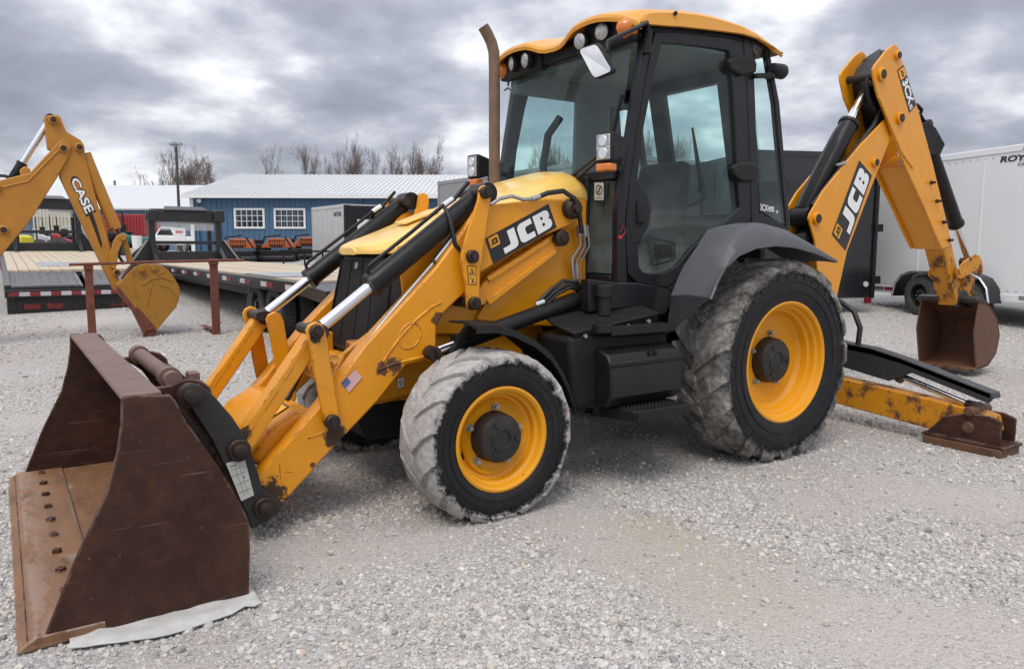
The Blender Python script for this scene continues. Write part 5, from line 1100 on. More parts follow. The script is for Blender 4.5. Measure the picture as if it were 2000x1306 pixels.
DIP = [(1732, 98), (1745, 87), (1752, 89), (1756, 96), (1762, 118), (1795, 218), (1822, 318), (1858, 468), (1857, 479), (1841, 487), (1826, 455), (1806, 406), (1775, 340), (1745, 268), (1730, 225), (1714, 184), (1706, 146), (1706, 134), (1711, 125)]
dp = MB(); pair(DIP, .165, .022, dp)
dp.prism(PB([(1841, 487), (1806, 406), (1770, 325), (1800, 300), (1820, 330), (1858, 468), (1857, 479)], .142), -Nb*.284); dip = obj('backhoe_dipper', dp, M_['yel'], H, bevel=.007)
rbm = MB(); rbm.tube(PB([(1716, 190), (1740, 250), (1762, 300), (1782, 328)], .166), .012, 8); obj('dipper_rib', rbm, M_['yel'], dip, smooth=60)
m = MB()
for a, b, r, o_ in ((1751, 109, .028, .165), (1720, 146, .040, .165), (1756, 231, .038, .165), (1707, 318, .030, .135), (1593, 427, .036, .135)):
    c = BPL.p(a, b, o_); m.tube([c-Nb*.02, c+Nb*.022, c+Nb*.028], [r*1.5, r*1.5, r*1.3], 20, mi=1); m.tube([c+Nb*.02, c+Nb*.036], r, 18, mi=0); m.cyl(c-Nb*(2*o_), c, r*.9, 14, mi=0)
obj('boom_pin', m, [M_['pin'], M_['yel']], H, smooth=40)
m = MB()
for a, b in ((1817, 357), (1828, 393), (1841, 434), (1852, 469)):
    c = BPL.p(a, b, .165); m.tube([c, c+Nb*.05], .012, 8); m.tube([c+Nb*.006, c+Nb*.02], .02, 6)
obj('dipper_bolt', m, M_['pin'], dip)
# extending inner dipper and bucket linkage
EX = [(1836, 466), (1857, 466), (1866, 510), (1880, 575), (1884, 592), (1869, 597), (1856, 545), (1843, 491)]
m = MB(); m.prism(PB(EX, .095), -Nb*.19); exo = obj('inner_dipper', m, M_['yel_worn'], H, bevel=.008)
lkp = [(1869, 531), (1884, 510), (1906, 497), (1914, 499), (1919, 512), (1921, 530), (1915, 538), (1900, 533), (1884, 541), (1876, 547), (1870, 541)]
m = MB(); pair(lkp, .15, .02, m); m.cyl(BPL.p(1912, 530, -.16), BPL.p(1912, 530, .16), .03, 14); m.cyl(BPL.p(1876, 538, -.16), BPL.p(1876, 538, .16), .03, 14); obj('tipping_link', m, M_['yel_worn'], H, bevel=.005)
m = MB(); m.prism(PB([(1884, 541), (1898, 535), (1905, 545), (1902, 600), (1882, 592)], .06), -Nb*.12); obj('bucket_link', m, M_['yel_worn'], H, bevel=.006)
ram('bucket_ram', BPL.p(1893, 512, 0), BPL.p(1800, 250, 0), .30, .075, .036, ax=Nb, eye=.09)
m = MB(); m.prism(PB([(1802, 243), (1812, 238), (1828, 250), (1846, 282), (1837, 302), (1818, 303), (1808, 285)], .10), -Nb*.30); m.tube(PB([(1790, 205), (1800, 215), (1797, 225), (1806, 240)], .05), .02, 6); obj('ram_bracket', m, M_['blk_dusty'], dip, bevel=.008)
ram('dipper_ram', BPL.p(1704, 150, -.02), BPL.p(1566, 424, -.02), .345, .080, .040, ax=Nb, eye=.10)
ram('boom_ram', BPL.p(1560, 500, -.02), BPL.p(1585, 425, -.02), .3, .08, .04, ax=Nb, eye=.09)
m = MB()
for i in range(7):
    o_ = -.10+.032*i; j = random.uniform(-4, 4)
    m.tube(PB([(1590+j, 402), (1622+j, 358), (1668+j, 300), (1708+j*.7, 246), (1728, 205+j*2), (1716-i*2, 165), (1706+i, 128), (1725+i, 102), (1742, 105)], o_), .019, 8)
for i in range(5): m.tube(PB([(1712+i*3, 250), (1694+i*5, 228), (1673+i*6, 192), (1668+i*6, 162), (1677+i*5, 136+i*2), (1696+i*3, 114+i*3), (1718, 100+i*2)], -.125+.045*i), .019, 8)
for i in range(2): m.tube(PB([(1556+i*4, 405), (1592+i*3, 330), (1628+i*2, 262), (1636, 250)], .05-.02*i), .014, 8)
obj('boom_hoses', m, M_['hose'], H, smooth=60)
m = MB(); m.bar(BPL.p(1648, 318, .12), BPL.p(1648, 318, -.12), .03, .03); m.tube(PB([(1634, 322), (1652, 318)], .13), .012, 6); m.tube([BPL.p(1690, 132, -.13), BPL.p(1706, 140, .13)], .008, 6); obj('hose_clamp', m, M_['steel'], H)
m = MB(); m.prism(PB([(1730, 150), (1742, 140), (1758, 190), (1754, 262), (1746, 262), (1737, 220)], .13), -Nb*.26); obj('dipper_core', m, M_['blk_dusty'], dip, bevel=.01)
jb = [BPL.p(a, b, .135) for a, b in ((1678, 313), (1703, 343), (1651, 490), (1624, 458))]
d = Decal([jb[3], jb[0], jb[1], jb[2]], Nb); d.rect(0, 0, 1, 1, 0, .002).rect(.035, .56, .165, .94, 2, .0035).shape(jcb2d(), .05, .64, .15, .86, 0, .005).shape(jcb2d(), .19, .10, .955, .86, 1, .005); d.make('boom_badge', PRINT, boom)
dd = [BPL.p(a, b, .166) for a, b in ((1765, 127), (1789, 206), (1776, 221), (1752, 138))]
d = Decal(dd, Nb); d.rect(0, 0, 1, 1, 0, .002).rect(.03, .08, .24, .92, 2, .0035).shape(jcb2d(), .06, .35, .21, .65, 0, .005).shape(text2d('3CX', .045), .29, .12, .86, .90, 1, .004).shape(text2d('eco', .03), .87, .15, .97, .55, 1, .004); d.make('model_decal', PRINT, dip)
# digging bucket, mouth towards the machine
bk = MB(); W2 = .31; cyo = -.04
def bp_(px, py, off): return BPL.p(px, py, off)
prof_px = [(1908, 722), (1930, 714), (1946, 690), (1953, 655), (1948, 622), (1934, 598), (1914, 588)]
P0 = [bp_(a, b, W2+cyo) for a, b in prof_px]
sh_ = -Nb*(2*W2)
inn = []
for i, p in enumerate(P0):
    t = (P0[min(i+1, 6)]-P0[max(i-1, 0)]).normalized(); n = t.cross(Nb); cc = sum(P0, Vector())/7; n = n if n.dot(cc-p) > 0 else -n; inn.append(p+n*.02)
bk.prism(P0+inn[::-1], sh_)
dbk = obj('digging_bucket', bk, M_['rust_inside'], H, smooth=50)
for o_ in (W2+cyo, -W2+cyo+.02):
    m = MB(); pts = P0+[bp_(1904, 650, W2+cyo)]; m.prism([p+Nb*(o_-W2-cyo) for p in pts], -Nb*.02); obj('bucket_cheek', m, M_['rust_cheek'], dbk, bevel=.004)
m = MB(); m.prism([P0[-1]+Vector((0, 0, .0)), P0[-1]+Vector((.07, 0, -.015)), P0[-1]+Vector((.07, 0, .03)), P0[-1]+Vector((-.02, 0, .045)), P0[-2]+Vector((0, 0, .03))], sh_); obj('bucket_lip', m, M_['bracket'], dbk, bevel=.006)
m = MB()
for k in range(5):
    c = P0[0]+sh_*(k+.5)/5; m.prism([c+Vector((.0, -.035, -.0)), c+Vector((.0, .035, 0)), c+Vector((.13, .022, -.005)), c+Vector((.13, -.022, -.005))], (0, 0, .025))
m.prism([P0[0]+Vector((-.02, 0, -.005)), P0[0]+Vector((.06, 0, -.005)), P0[0]+Vector((.06, 0, .022)), P0[0]+Vector((-.02, 0, .022))], sh_)
obj('bucket_tooth', m, M_['rust_inside'], dbk, bevel=.004)
m = MB()
for o_ in (.10, -.10): m.prism(PB([(1868, 600), (1874, 570), (1888, 566), (1896, 585), (1912, 570), (1920, 575), (1928, 600)], o_), -Nb*.025)
obj('bucket_ear', m, M_['bracket'], dbk, bevel=.005)
# ================================================================== TRAILERS
M_['deck'] = mat('pale pine deck boards', (.46, .385, .285), .75, var=.14, vs=2.5, dirt=[((.57, .50, .40), 3, .5, .8, .5), ((.28, .24, .19), 9, .6, .8, .4)], stretch=(6, .6, 1))
M_['trailer_blk'] = mat('black trailer frame', (.012, .013, .015), .35, var=.15, coat=.2)
M_['diamond'] = mat('galvanised tread plate', (.33, .35, .385), .42, metal=.35, var=.15, bump=.3, bs=30)
M_['tape_red'] = mat('red reflective tape', (.20, .025, .03), .4); M_['tape_white'] = mat('white reflective tape', (.48, .48, .50), .4)
M_['tail_red'] = mat('red tail lamp', (.16, .010, .012), .25, coat=.5)
M_['cargo_white'] = mat('white aluminium skin', (.74, .745, .755), .4, var=.03, vs=1.2, coat=.2)
M_['cargo_grey'] = mat('grey aluminium skin', (.26, .265, .27), .45, var=.04, vs=1.2)
M_['cargo_black'] = mat('black aluminium skin', (.010, .011, .014), .22, var=.1, coat=.4)
M_['cargo_pale'] = mat('pale corrugated skin', (.50, .51, .51), .35, metal=.2, var=.06, vs=2)
def far_wheel(parent, c, R, wd, side_v, rimmat, name='wheel'):
    c = Vector(c); s = Vector(side_v).normalized(); f = s.cross(Vector((0, 0, 1)))
    def lath(prof, n=36, mats=None):
        mb = MB(); mb.lathe(prof, n, closed=False, mats=mats, axis='Y'); mb.v = [tuple(c+f*v[0]+s*v[1]+Vector((0, 0, v[2]))) for v in mb.v]; return mb
    h = wd/2; rr = R*.56
    t = obj(name, lath([(rr, h*.8), (rr*1.05, h*.95), (R*.80, h), (R*.95, h*.88), (R, h*.5), (R, -h*.5), (R*.95, -h*.88), (R*.8, -h), (rr, -h*.8)]), M_['rubber_far'], parent, smooth=40)
    mb = MB()
    for k in range(40):
        a = 2*math.pi*k/40
        for yy in (-.5, 0, .5): p = c+f*R*math.cos(a)+Vector((0, 0, R*math.sin(a)))+s*h*yy; tv = (-f*math.sin(a)+Vector((0, 0, math.cos(a)))); mb.box(p, (R*.11, h*.40, .014), (tv, s, s.cross(tv)))
    obj('tread_block', mb, M_['rubber_far'], t, smooth=0, kind='stuff')
    obj('rim', lath([(rr*1.02, h*.8), (rr*.98, h*.88), (rr*.92, h*.7), (rr*.88, h*.2), (rr*.55, h*.45), (rr*.32, h*.45), (rr*.30, h*.7), (.001, h*.72)]), rimmat, t, smooth=35)
    mb = MB()
    for k in range(8): a = 2*math.pi*k/8; p = c+(f*math.cos(a)+Vector((0, 0, math.sin(a))))*rr*.45+s*h*.45; mb.tube([p, p+s*.03], .012, 6)
    obj('lug_nut', mb, M_['steel'], t)
    return t
def flatbed(label, x0, x1, yr, yf, zd, zfr, rear_ramp, grp, neck_z):
    """gooseneck flatbed lying along -Y: rear at yr (nearest), front at yf"""
    T = thing('flatbed_trailer', label, 'trailer', ((x0+x1)/2, yr, 0), grp)
    Wd = x1-x0; zz = lambda y: zd+(zfr-zd)*(y-yr)/(yf-yr)
    yd = yr-(1.5 if rear_ramp else .9)                     # dovetail start
    m = MB()
    for x in (x0+.05, x1-.05): m.bar((x, yd, zz(yd)-.10), (x, yf, zz(yf)-.10), .10, .16)
    for x in (x0+.75, x1-.75): m.bar((x, yd, zz(yd)-.32), (x, yf, zz(yf)-.30), .14, .30)
    for x in (x0+.05, x1-.05): m.bar((x, yr, zd-.26 if rear_ramp else zd-.16), (x, yd, zz(yd)-.10), .10, .16)
    y = yd
    while y > yf: m.bar((x0+.1, y, zz(y)-.12), (x1-.1, y, zz(y)-.12), .06, .08, side=(0, 1, 0)); y -= .6
    m.bar((x0, yf, zz(yf)-.10), (x1, yf, zz(yf)-.10), .10, .2, side=(0, 1, 0)); fr_ = obj('frame', m, M_['trailer_blk'], T, bevel=.01)
    npl = 13; pw = (Wd-.16)/npl
    src = None
    for i in range(npl):
        xx = x0+.08+pw*(i+.5); dz = random.uniform(-.003, .003)
        if src is None:
            m = MB(); m.bar((0, yd, zz(yd)-.02), (0, yf, zz(yf)-.02), pw-.012, .05); src = obj('deck_board', m, M_['deck'], T, smooth=0); src.matrix_basis = Matrix.Translation((xx, 0, dz)); src.parent = T; src.matrix_parent_inverse = Matrix.Translation(-Vector(T.location))
        else: share('deck_board', src, T, Matrix.Translation((xx, 0, dz)))
    # conspicuity tape along both side rails
    for x in (x0-.003, x1+.003):
        y = yd; k = 0; m = MB()
        while y > yf+.3:
            m.box((x, y-.15, zz(y-.15)-.10), (.004, .28, .07), mi=k % 2); k += 1; y -= .30 if k % 2 else .85
        obj('reflective_tape', m, [M_['tape_red'], M_['tape_white']], T, smooth=0)
    if rear_ramp:
        for (a, b) in ((x0+.02, x0+Wd*.485), (x0+Wd*.515, x1-.02)):
            m = MB(); zr = zd-.22; m.prism([(a, yd, zd-.005), (b, yd, zd-.005), (b, yr, zr), (a, yr, zr)], (0, 0, -.06)); rp_ = obj('ramp', m, M_['trailer_blk'], T, bevel=.006)
            m = MB(); m.prism([(a+.03, yd-.02, zd), (b-.03, yd-.02, zd), (b-.03, yr-.06, zr+.012), (a+.03, yr-.06, zr+.012)], (0, 0, .006)); dpn = obj('tread_plate', m, M_['diamond'], rp_, smooth=0)
            m = MB()
            for i in range(16):
                for j in range(14):
                    u = (i+.5+.25*(j % 2))/16.5; v = (j+.5)/14; p = Vector((a+.03, yd, zd+.008)).lerp(Vector((b-.03, yd, zd+.008)), u); p = p.lerp(p+Vector((0, yr-yd, zr-zd+.012)), v); s_ = 1 if (i+j) % 2 else -1
                    m.bar(p+Vector((-.03, -.03*s_, .003)), p+Vector((.03, .03*s_, .003)), .018, .010, side=(0, 1, 0))
            obj('tread_pattern', m, M_['steel'], rp_, smooth=0, kind='stuff')
        m = MB(); m.box(((x0+x1)/2, yr-.02, zd-.34), (Wd, .10, .14)); m.box(((x0+x1)/2, yr-.10, zd-.55), (Wd*.98, .08, .30)); m.box((x0+.10, yr-.4, .35), (.14, .7, .25)); m.box((x1-.10, yr-.4, .35), (.14, .7, .25)); obj('rear_bumper', m, M_['trailer_blk'], T, bevel=.008)
        m = MB(); n = 15
        for i in range(n): m.box((x0+.06+(Wd-.12)*(i+.5)/n, yr+.033, zd-.345), ((Wd-.12)/n, .004, .075), mi=i % 2)
        obj('rear_tape', m, [M_['tape_red'], M_['tape_white']], T, smooth=0)
        for f in (.16, .30, .70, .84): m = MB(); m.box((x0+Wd*f, yr-.045, zd-.58), (.26, .02, .10)); obj('tail_lamp', m, M_['tail_red'], T, bevel=.006)
        m = MB(); m.box((x0+Wd*.36, yr-.03, zd-.36-.12), (.42, .04, .20)); obj('tool_box', m, M_['trailer_blk'], T, bevel=.01)
        m = MB()
        for x in (x0+.35, x1-.35, x0+1.0):
            P = [];  
            for i in range(60): a = i*1.0; P.append((x-.32+.64*i/60, yr+.0+.022*math.cos(a), zd-.44+.022*math.sin(a)))
            m.tube(P, .006, 4)
        obj('ramp_spring', m, M_['trailer_blk'], T, kind='stuff')
    else:
        m = MB(); m.prism([(x0+.1, yd, zz(yd)-.02), (x1-.1, yd, zz(yd)-.02), (x1-.1, yr, zd-.10), (x0+.1, yr, zd-.10)], (0, 0, -.05)); obj('ramp', m, M_['trailer_blk'], T, bevel=.006)
    # mid-deck steel plate over the axles
    ya = yr-2.9 if not rear_ramp else yr-3.6
    for (a, b) in (((x1-.95, x1-.08),) if not rear_ramp else ((x0+.9, x0+1.9),)): m = MB(); m.prism([(a, ya+.75, zz(ya+.75)+.008), (b, ya+.75, zz(ya+.75)+.008), (b, ya-.95, zz(ya-.95)+.008), (a, ya-.95, zz(ya-.95)+.008)], (0, 0, .004)); obj('wheel_cover_plate', m, M_['diamond'], T)
    # gooseneck
    xm_ = (x0+x1)/2; zn = zz(yf)
    for x in (x0+.42, x1-.42):
        m = MB(); m.box((x, yf+.05, zn+neck_z/2-.1), (.16, .22, neck_z+.2)); m.prism([(x-.05, yf+.12, zn+.45), (x-.05, yf+.85, zn+.0), (x-.05, yf+.12, zn-.05)], (.10, 0, 0)); m.bar((x, yf-.1, zn+neck_z-.1), (xm_+(x-xm_)*.35, yf-2.6, zn+neck_z), .12, .22); obj('neck_upright', m, M_['trailer_blk'], T, bevel=.01)
    for s_ in (-1, 1):
        m = MB(); xa = xm_+s_*(Wd/2-.42); m.prism([(xa, yf+.03, zn+.62), (xa+s_*.08, yf+.03, zn+.62), (xa+s_*.66, yf+.03, zn+.06), (xa+s_*.66, yf+.03, zn-.02), (xa, yf+.03, zn-.02)], (0, .05, 0)); obj('side_gusset', m, M_['trailer_blk'], T, bevel=.006)
        m = MB(); m.bar((xa+s_*.14, yf+.16, zn+.58), (xa+s_*.52, yf+.16, zn+.03), .05, .05); obj('stake_rail', m, M_['steel'], T)
    m = MB(); m.box((xm_, yf+.02, zn+neck_z+.02), (Wd-.62, .30, .30)); m.box((xm_, yf-.3, zn+neck_z+.20), (Wd-.9, .5, .05)); m.bar((x0+.42, yf+.05, zn+neck_z*.42), (x1-.42, yf+.05, zn+neck_z*.42), .07, .09, side=(0, 1, 0)); m.box((xm_, yf+.05, zn+.12), (Wd-.7, .14, .30)); obj('headboard', m, M_['trailer_blk'], T, bevel=.015)
    m = MB()
    for i in range(24):
        for j in range(4): p = Vector((x0+.55+(Wd-1.1)*(i+.5)/24, yf+.13, zn+neck_z-.19-.05*j)); q = .028; m.bar(p-Vector((q, 0, q)), p+Vector((q, 0, q)), .010, .010); m.bar(p-Vector((q, 0, -q)), p+Vector((q, 0, -q)), .010, .010)
    obj('winch_mesh', m, M_['white_trim'], T, kind='stuff', smooth=0)
    m = MB(); m.box((x0+.42, yf+.12, zn+neck_z+.04), (.30, .36, .34)); m.box((x1-.42, yf+.12, zn+neck_z+.02), (.22, .30, .32)); m.prism([(xm_-.6, yf+.25, zn+neck_z+.16), (xm_+.6, yf+.25, zn+neck_z+.16), (xm_+.5, yf-.1, zn+neck_z+.27), (xm_-.5, yf-.1, zn+neck_z+.27)], (0, 0, .04)); obj('neck_box', m, M_['trailer_blk'], T, bevel=.03)
    for x in (x0+.5, x1-.5): m = MB(); m.cyl((x, yf-.7, gz(gD((x, yf-.7)))), (x, yf-.7, zn+neck_z-.2), .06, 10); m.box((x, yf-.7, gz(gD((x, yf-.7)))+.02), (.3, .3, .03)); obj('landing_leg', m, M_['trailer_blk'], T)
    # dual axles
    for y in (ya+.46, ya-.46):
        m = MB(); zg = gz(gD((xm_, y))); zg = min(zg, zz(y)-.86); m.cyl((x0+.1, y, .40+zg), (x1-.1, y, .40+zg), .06, 10); m.box((xm_, y, .48+zg), (Wd*.5, .1, .12)); obj('axle', m, M_['trailer_blk'], T)
        for x, s_ in ((x1-.22, 1), (x0+.22, -1)): far_wheel(T, (x, y, .385+zg), .385, .25, (s_, 0, 0), M_['blk'])
        for x, s_ in ((x1-.50, 1), (x0+.50, -1)): far_wheel(T, (x, y, .385+zg), .385, .22, (s_, 0, 0), M_['blk'])
    m = MB()
    for k in range(2): m.tube([(x1-.25, ya+.46+2.0+.5*k-3.6, .75), (x1-.22, ya+.46+2.0+.5*k-3.6, .45), (x1-.22, ya+.46+2.0+.5*k-3.55, .38)], [.06, .07, .09], 12)
    obj('brake_chamber', m, M_['trailer_blk'], T)
    for y in (yf+3.2, yf+1.4): m = MB(); m.box((x1+.004, y, zz(y)-.28), (.02, .12, .26)); obj('side_marker', m, M_['tape_red'], T)
    return T
flatbed('pine decked black gooseneck flatbed trailer passing behind the loader bonnet, dual wheels showing', -1.50, 1.10, -4.5, -19.2, .955, .975, False, 'gooseneck flatbed trailers', 1.22)
flatbed('pine decked black flatbed trailer at left with tread plate ramps and red white rear tape', 1.62, 4.20, -12.3, -24.5, .87, 1.22, True, 'gooseneck flatbed trailers', 1.45)

# ---- enclosed cargo trailers
def cargo(name, label, o, dl, dw, ln, wd, z0, z1, skin, trim, seams=3, grp='enclosed cargo trailers'):
    """box trailer: corner o, dl along its length, dw across its width"""
    o = Vector(o); dl = Vector(dl).normalized(); dw = Vector(dw).normalized(); T = thing(name, label, 'cargo trailer', (o.x, o.y, z0-.4), grp); Z = Vector((0, 0, 1)); A = (dl, dw, Z)
    cc = o+dl*ln/2+dw*wd/2
    m = MB(); m.box(Vector((cc.x, cc.y, (z0+z1)/2)), (ln, wd, z1-z0), A); body = obj('body', m, skin, T, bevel=.03)
    m = MB()
    for w_ in (0, wd): 
        for zz_, h in ((z1-.06, .10), (z0+.05, .12)): p = o+dl*ln/2+dw*w_; m.box(Vector((p.x, p.y, zz_)), (ln+.02, .03, h), A)
    for l_ in (0, ln):
        for w_ in (0, wd): p = o+dl*l_+dw*w_; m.box(Vector((p.x, p.y, (z0+z1)/2)), (.06, .06, z1-z0), A)
        p = o+dl*l_+dw*wd/2; m.box(Vector((p.x, p.y, z1-.05)), (.03, wd, .10), A)
    obj('corner_trim', m, trim, T, bevel=.006)
    m = MB()
    for k in range(1, seams+1):
        for w_ in (-.004, wd+.004): p = o+dl*ln*k/(seams+1)+dw*w_; m.box(Vector((p.x, p.y, (z0+z1)/2)), (.035, .008, z1-z0-.2), A)
    if seams: obj('panel_seam', m, skin, body)
    return T, o, dl, dw
# large white one at right
pL, pR = pZ(1720, 568, .54), pZ(2000, 592, .52); dv = (pR-pL).normalized(); bk_ = Vector((-dv.y, dv.x, 0)); bk_ = bk_ if bk_.dot(FH) > 0 else -bk_
dv.z = 0; dv.normalize(); LW = pL-dv*.42
T, o, dl, dw = cargo('cargo_trailer', 'large white enclosed trailer behind the digging arm at right', (LW.x, LW.y, 0), dv, bk_, 9.2, 2.5, .53, 3.03, M_['cargo_white'], M_['cargo_white'], 6)
nf_ = -bk_
wc = Plane(o, -bk_).p(1793, 572, .25); tpos = (wc-o).dot(dl)
for k in range(2):
    c = o+dl*(tpos+k*1.05)+nf_*(.13); far_wheel(T, (c.x, c.y, .36+gz(gD(c))), .36, .24, nf_, M_['blk'])
m = MB(); fpts = []
for t in np.linspace(math.pi, 0, 15): fpts.append((.49*math.cos(t) if False else 0, t))
arc = [(-.60, .36), (-.54, .60), (-.40, .76), (-.18, .83), (.46, .84), (1.10, .83), (1.32, .76), (1.46, .60), (1.52, .36)]
rows = []
for a, z in arc: p = o+dl*(tpos+a); rows.append([Vector((p.x, p.y, z+.13))+nf_*.005, Vector((p.x, p.y, z+.13))+nf_*.28])
m.sheet(rows, .015); obj('wheel_arch', m, M_['trailer_blk'], T, smooth=50)
m = MB(); m.tube([Vector(r[1]) for r in rows], .02, 8); obj('arch_trim', m, M_['chrome'], T, smooth=60)
for tp in (tpos-.95, tpos+2.3):
    p = o+dl*tp+nf_*.012; m = MB(); m.box(Vector((p.x, p.y, .60)), (.30, .012, .07), (dl, nf_, Vector((0, 0, 1))), mi=0); m.box(Vector((p.x, p.y, .60))-dl*.32, (.30, .012, .07), (dl, nf_, Vector((0, 0, 1))), mi=1); obj('reflective_tape', m, [M_['tape_red'], M_['steel']], T)
for k in range(4):
    p = o+dl*(1.2+2.2*k)+nf_*.012; m = MB(); m.box(Vector((p.x, p.y, 2.95)), (.10, .02, .035), (dl, nf_, Vector((0, 0, 1)))); obj('marker_light', m, M_['amber'], T)
m = MB()
for k in range(60):
    for z in (2.86, .70): p = o+dl*(.1+.15*k)+nf_*.003; m.box(Vector((p.x, p.y, z)), (.018, .006, .018), (dl, nf_, Vector((0, 0, 1))))
obj('rivet', m, M_['steel'], T, kind='stuff', smooth=0)
sP = Plane(o, nf_)
d = Decal([sP.p(1953, 306, .006), sP.p(2030, 298, .006), sP.p(2030, 311, .006), sP.p(1953, 318, .006)], nf_); d.shape(text2d('ROYAL', .035, .25), 0, 0, 1, 1, 0, .002); d.make('name_lettering', PRINT, T)
d = Decal([sP.p(1988, 318, .006), sP.p(2030, 314, .006), sP.p(2030, 320, .006), sP.p(1988, 324, .006)], nf_); d.shape(text2d('CARGO', .02, .25), 0, 0, 1, 1, 0, .002); d.make('name_lettering', PRINT, T)
# black one, rear doors towards us
bR = pD(1703, 580, 14.3); wdv = Vector((.925, -.38, 0)); wdv = -wdv if wdv.dot(RH) > 0 else wdv
ldv = Vector((-.38, -.925, 0)); ldv = ldv if ldv.dot(FH) > 0 else -ldv
T, o, dl, dw = cargo('cargo_trailer', 'black enclosed trailer between the cab and the white trailer', (bR.x, bR.y, 0), ldv, wdv, 6.0, 2.5, .46, 3.10, M_['cargo_black'], M_['cargo_black'], 3)
m = MB(); m.box(o+dw*.02-dl*.02+Vector((0, 0, 1.8)), (.05, .06, 2.5), (dl, dw, Vector((0, 0, 1)))); 
for z in (.80, 1.75, 2.75): m.box(o-dl*.04+dw*-.03+Vector((0, 0, z)), (.06, .16, .14), (dl, dw, Vector((0, 0, 1))))
m.box(o+dw*2.1-dl*.02+Vector((0, 0, 2.35)), (.03, .55, .42), (dl, dw, Vector((0, 0, 1)))); obj('door_hinge', m, M_['blk'], T, bevel=.008)
m = MB(); q = o+dw*.16-dl*.015+Vector((0, 0, .72)); m.tube([q, q-dl*.02], .05, 14); obj('reflector', m, M_['tape_white'], T)
m = MB(); m.box(o+dw*.10-dl*.02+Vector((0, 0, .42)), (.03, .14, .10), (dl, dw, Vector((0, 0, 1)))); obj('tail_lamp', m, M_['tail_red'], T)
m = MB()
for i in range(3): q = o+dw*(1.95+.1*i)-dl*.035+Vector((0, 0, 2.05-.06*(i % 2))); m.tube([q, q-dl*.05+Vector((0, 0, .04)), q-dl*.06], .018, 6)
obj('door_latch', m, M_['steel'], T)
for k in range(2):
    c = o+dl*(2.4+k*.9)+dw*2.38; far_wheel(T, (c.x, c.y, .36+gz(gD(c))), .36, .22, dw, M_['blk'])
    c = o+dl*(2.4+k*.9)+dw*.12; far_wheel(T, (c.x, c.y, .36+gz(gD(c))), .36, .22, -dw, M_['blk'])
# grey one behind the bonnet
a, b = pD(858, 482, 24.0), pD(1100, 482, 18.9); a.z = b.z = 0; dv = (b-a).normalized(); bk_ = Vector((-dv.y, dv.x, 0)); bk_ = bk_ if bk_.dot(FH) > 0 else -bk_
cargo('cargo_trailer', 'grey enclosed trailer half hidden behind the loader bonnet', a, dv, bk_, 8.5, 2.4, gz(20)+.5, 3.38, M_['cargo_grey'], M_['cargo_grey'], 4)
# small white one with an open dark end
cr_ = pD(672, 482, 25.0); cl_ = pD(617, 482, 27.2); cr_.z = cl_.z = 0; dv = (cl_-cr_).normalized(); wv_ = Vector((-dv.y, dv.x, 0)); wv_ = wv_ if wv_.dot(RH) > 0 else -wv_
g_ = gz(26); T, o, dl, dw = cargo('cargo_trailer', 'small pale enclosed trailer with a black framed open end beside the blue building', cr_, dv, wv_, 2.9, 2.3, g_+.15, 2.74, M_['cargo_pale'], M_['cargo_pale'], 5)
m = MB(); q = o-dl*.03; zc_ = (g_+.15+2.74)/2; A = (dw, dl, Vector((0, 0, 1)))
hh = 2.74-g_-.2; m.box(q+dw*.10+Vector((0, 0, zc_)), (.20, .05, hh), A); m.box(q+dw*2.2+Vector((0, 0, zc_)), (.20, .05, hh), A); m.box(q+dw*1.15+Vector((0, 0, 2.62)), (1.9, .05, .16), A); obj('end_frame', m, M_['cargo_black'], T, bevel=.01)
m = MB(); m.box(q+dw*1.15+Vector((0, 0, zc_-.05)), (1.9, .03, hh-.15), A); obj('dark_opening_sheet', m, M_['cargo_black'], T)  # flat black sheet; its colour stands for the shaded inside of the trailer
m = MB(); m.box(q-dl*.03+dw*.95+Vector((0, 0, 1.95)), (1.0, .02, .62), A); obj('inner_panel', m, M_['cargo_white'], T); m = MB(); m.box(q-dl*.05+dw*1.05+Vector((0, 0, 1.92)), (.46, .02, .34), A); obj('inner_window', m, M_['dark_glass'], T)
fpl = Plane(o+dl*1., -dw)
d = Decal([fpl.p(652, 414, .006), fpl.p(667, 413, .006), fpl.p(667, 422, .006), fpl.p(652, 423, .006)], -dw); d.shape(text2d('ROYAL', .03, .2), 0, 0, 1, 1, 0, .002); d.make('name_lettering', PRINT, T)

# ================================================================== THE OCHRE BACKHOE AT LEFT
C = thing('backhoe', 'ochre backhoe digging arm at left resting its scratched yellow bucket on the gravel', 'backhoe', (5.2, -8.4, 0))
YN, YC, YF_ = -8.20, -8.42, -8.64
def cpl(pts, y, y2, mb=None): mb = mb or MB(); mb.prism(PY(pts, y), (0, y2-y, 0)); return mb
m = cpl([(-190, 470), (-150, 408), (0, 352), (57, 338), (115, 277), (122, 273), (132, 275), (140, 287), (134, 306), (115, 342), (57, 434), (0, 502), (-120, 590), (-190, 560)], YC+.13, YC-.13); obj('boom', m, M_['case_yel'], C, bevel=.012)
m = MB(); m.tube(PY([(-20, 372), (55, 354), (108, 300), (126, 286)], YC+.132), .012, 8); m.tube(PY([(112, 340), (128, 312)], YC+.132), .012, 8); obj('boom_weld', m, M_['case_yel'], C, smooth=60)
m = cpl([(86, 232), (90, 226), (111, 224), (118, 229), (130, 257), (158, 274), (164, 283), (166, 297), (168, 312), (190, 395), (214, 476), (232, 545), (240, 560), (234, 572), (222, 565), (188, 495), (117, 345), (116, 300), (93, 290)], YC+.10, YC-.10); dpp = obj('dipper', m, M_['case_yel'], C, bevel=.012)
m = cpl([(168, 406), (178, 406), (200, 470), (198, 486)], YC+.102, YC+.09); obj('dipper_recess', m, M_['pin'], dpp)
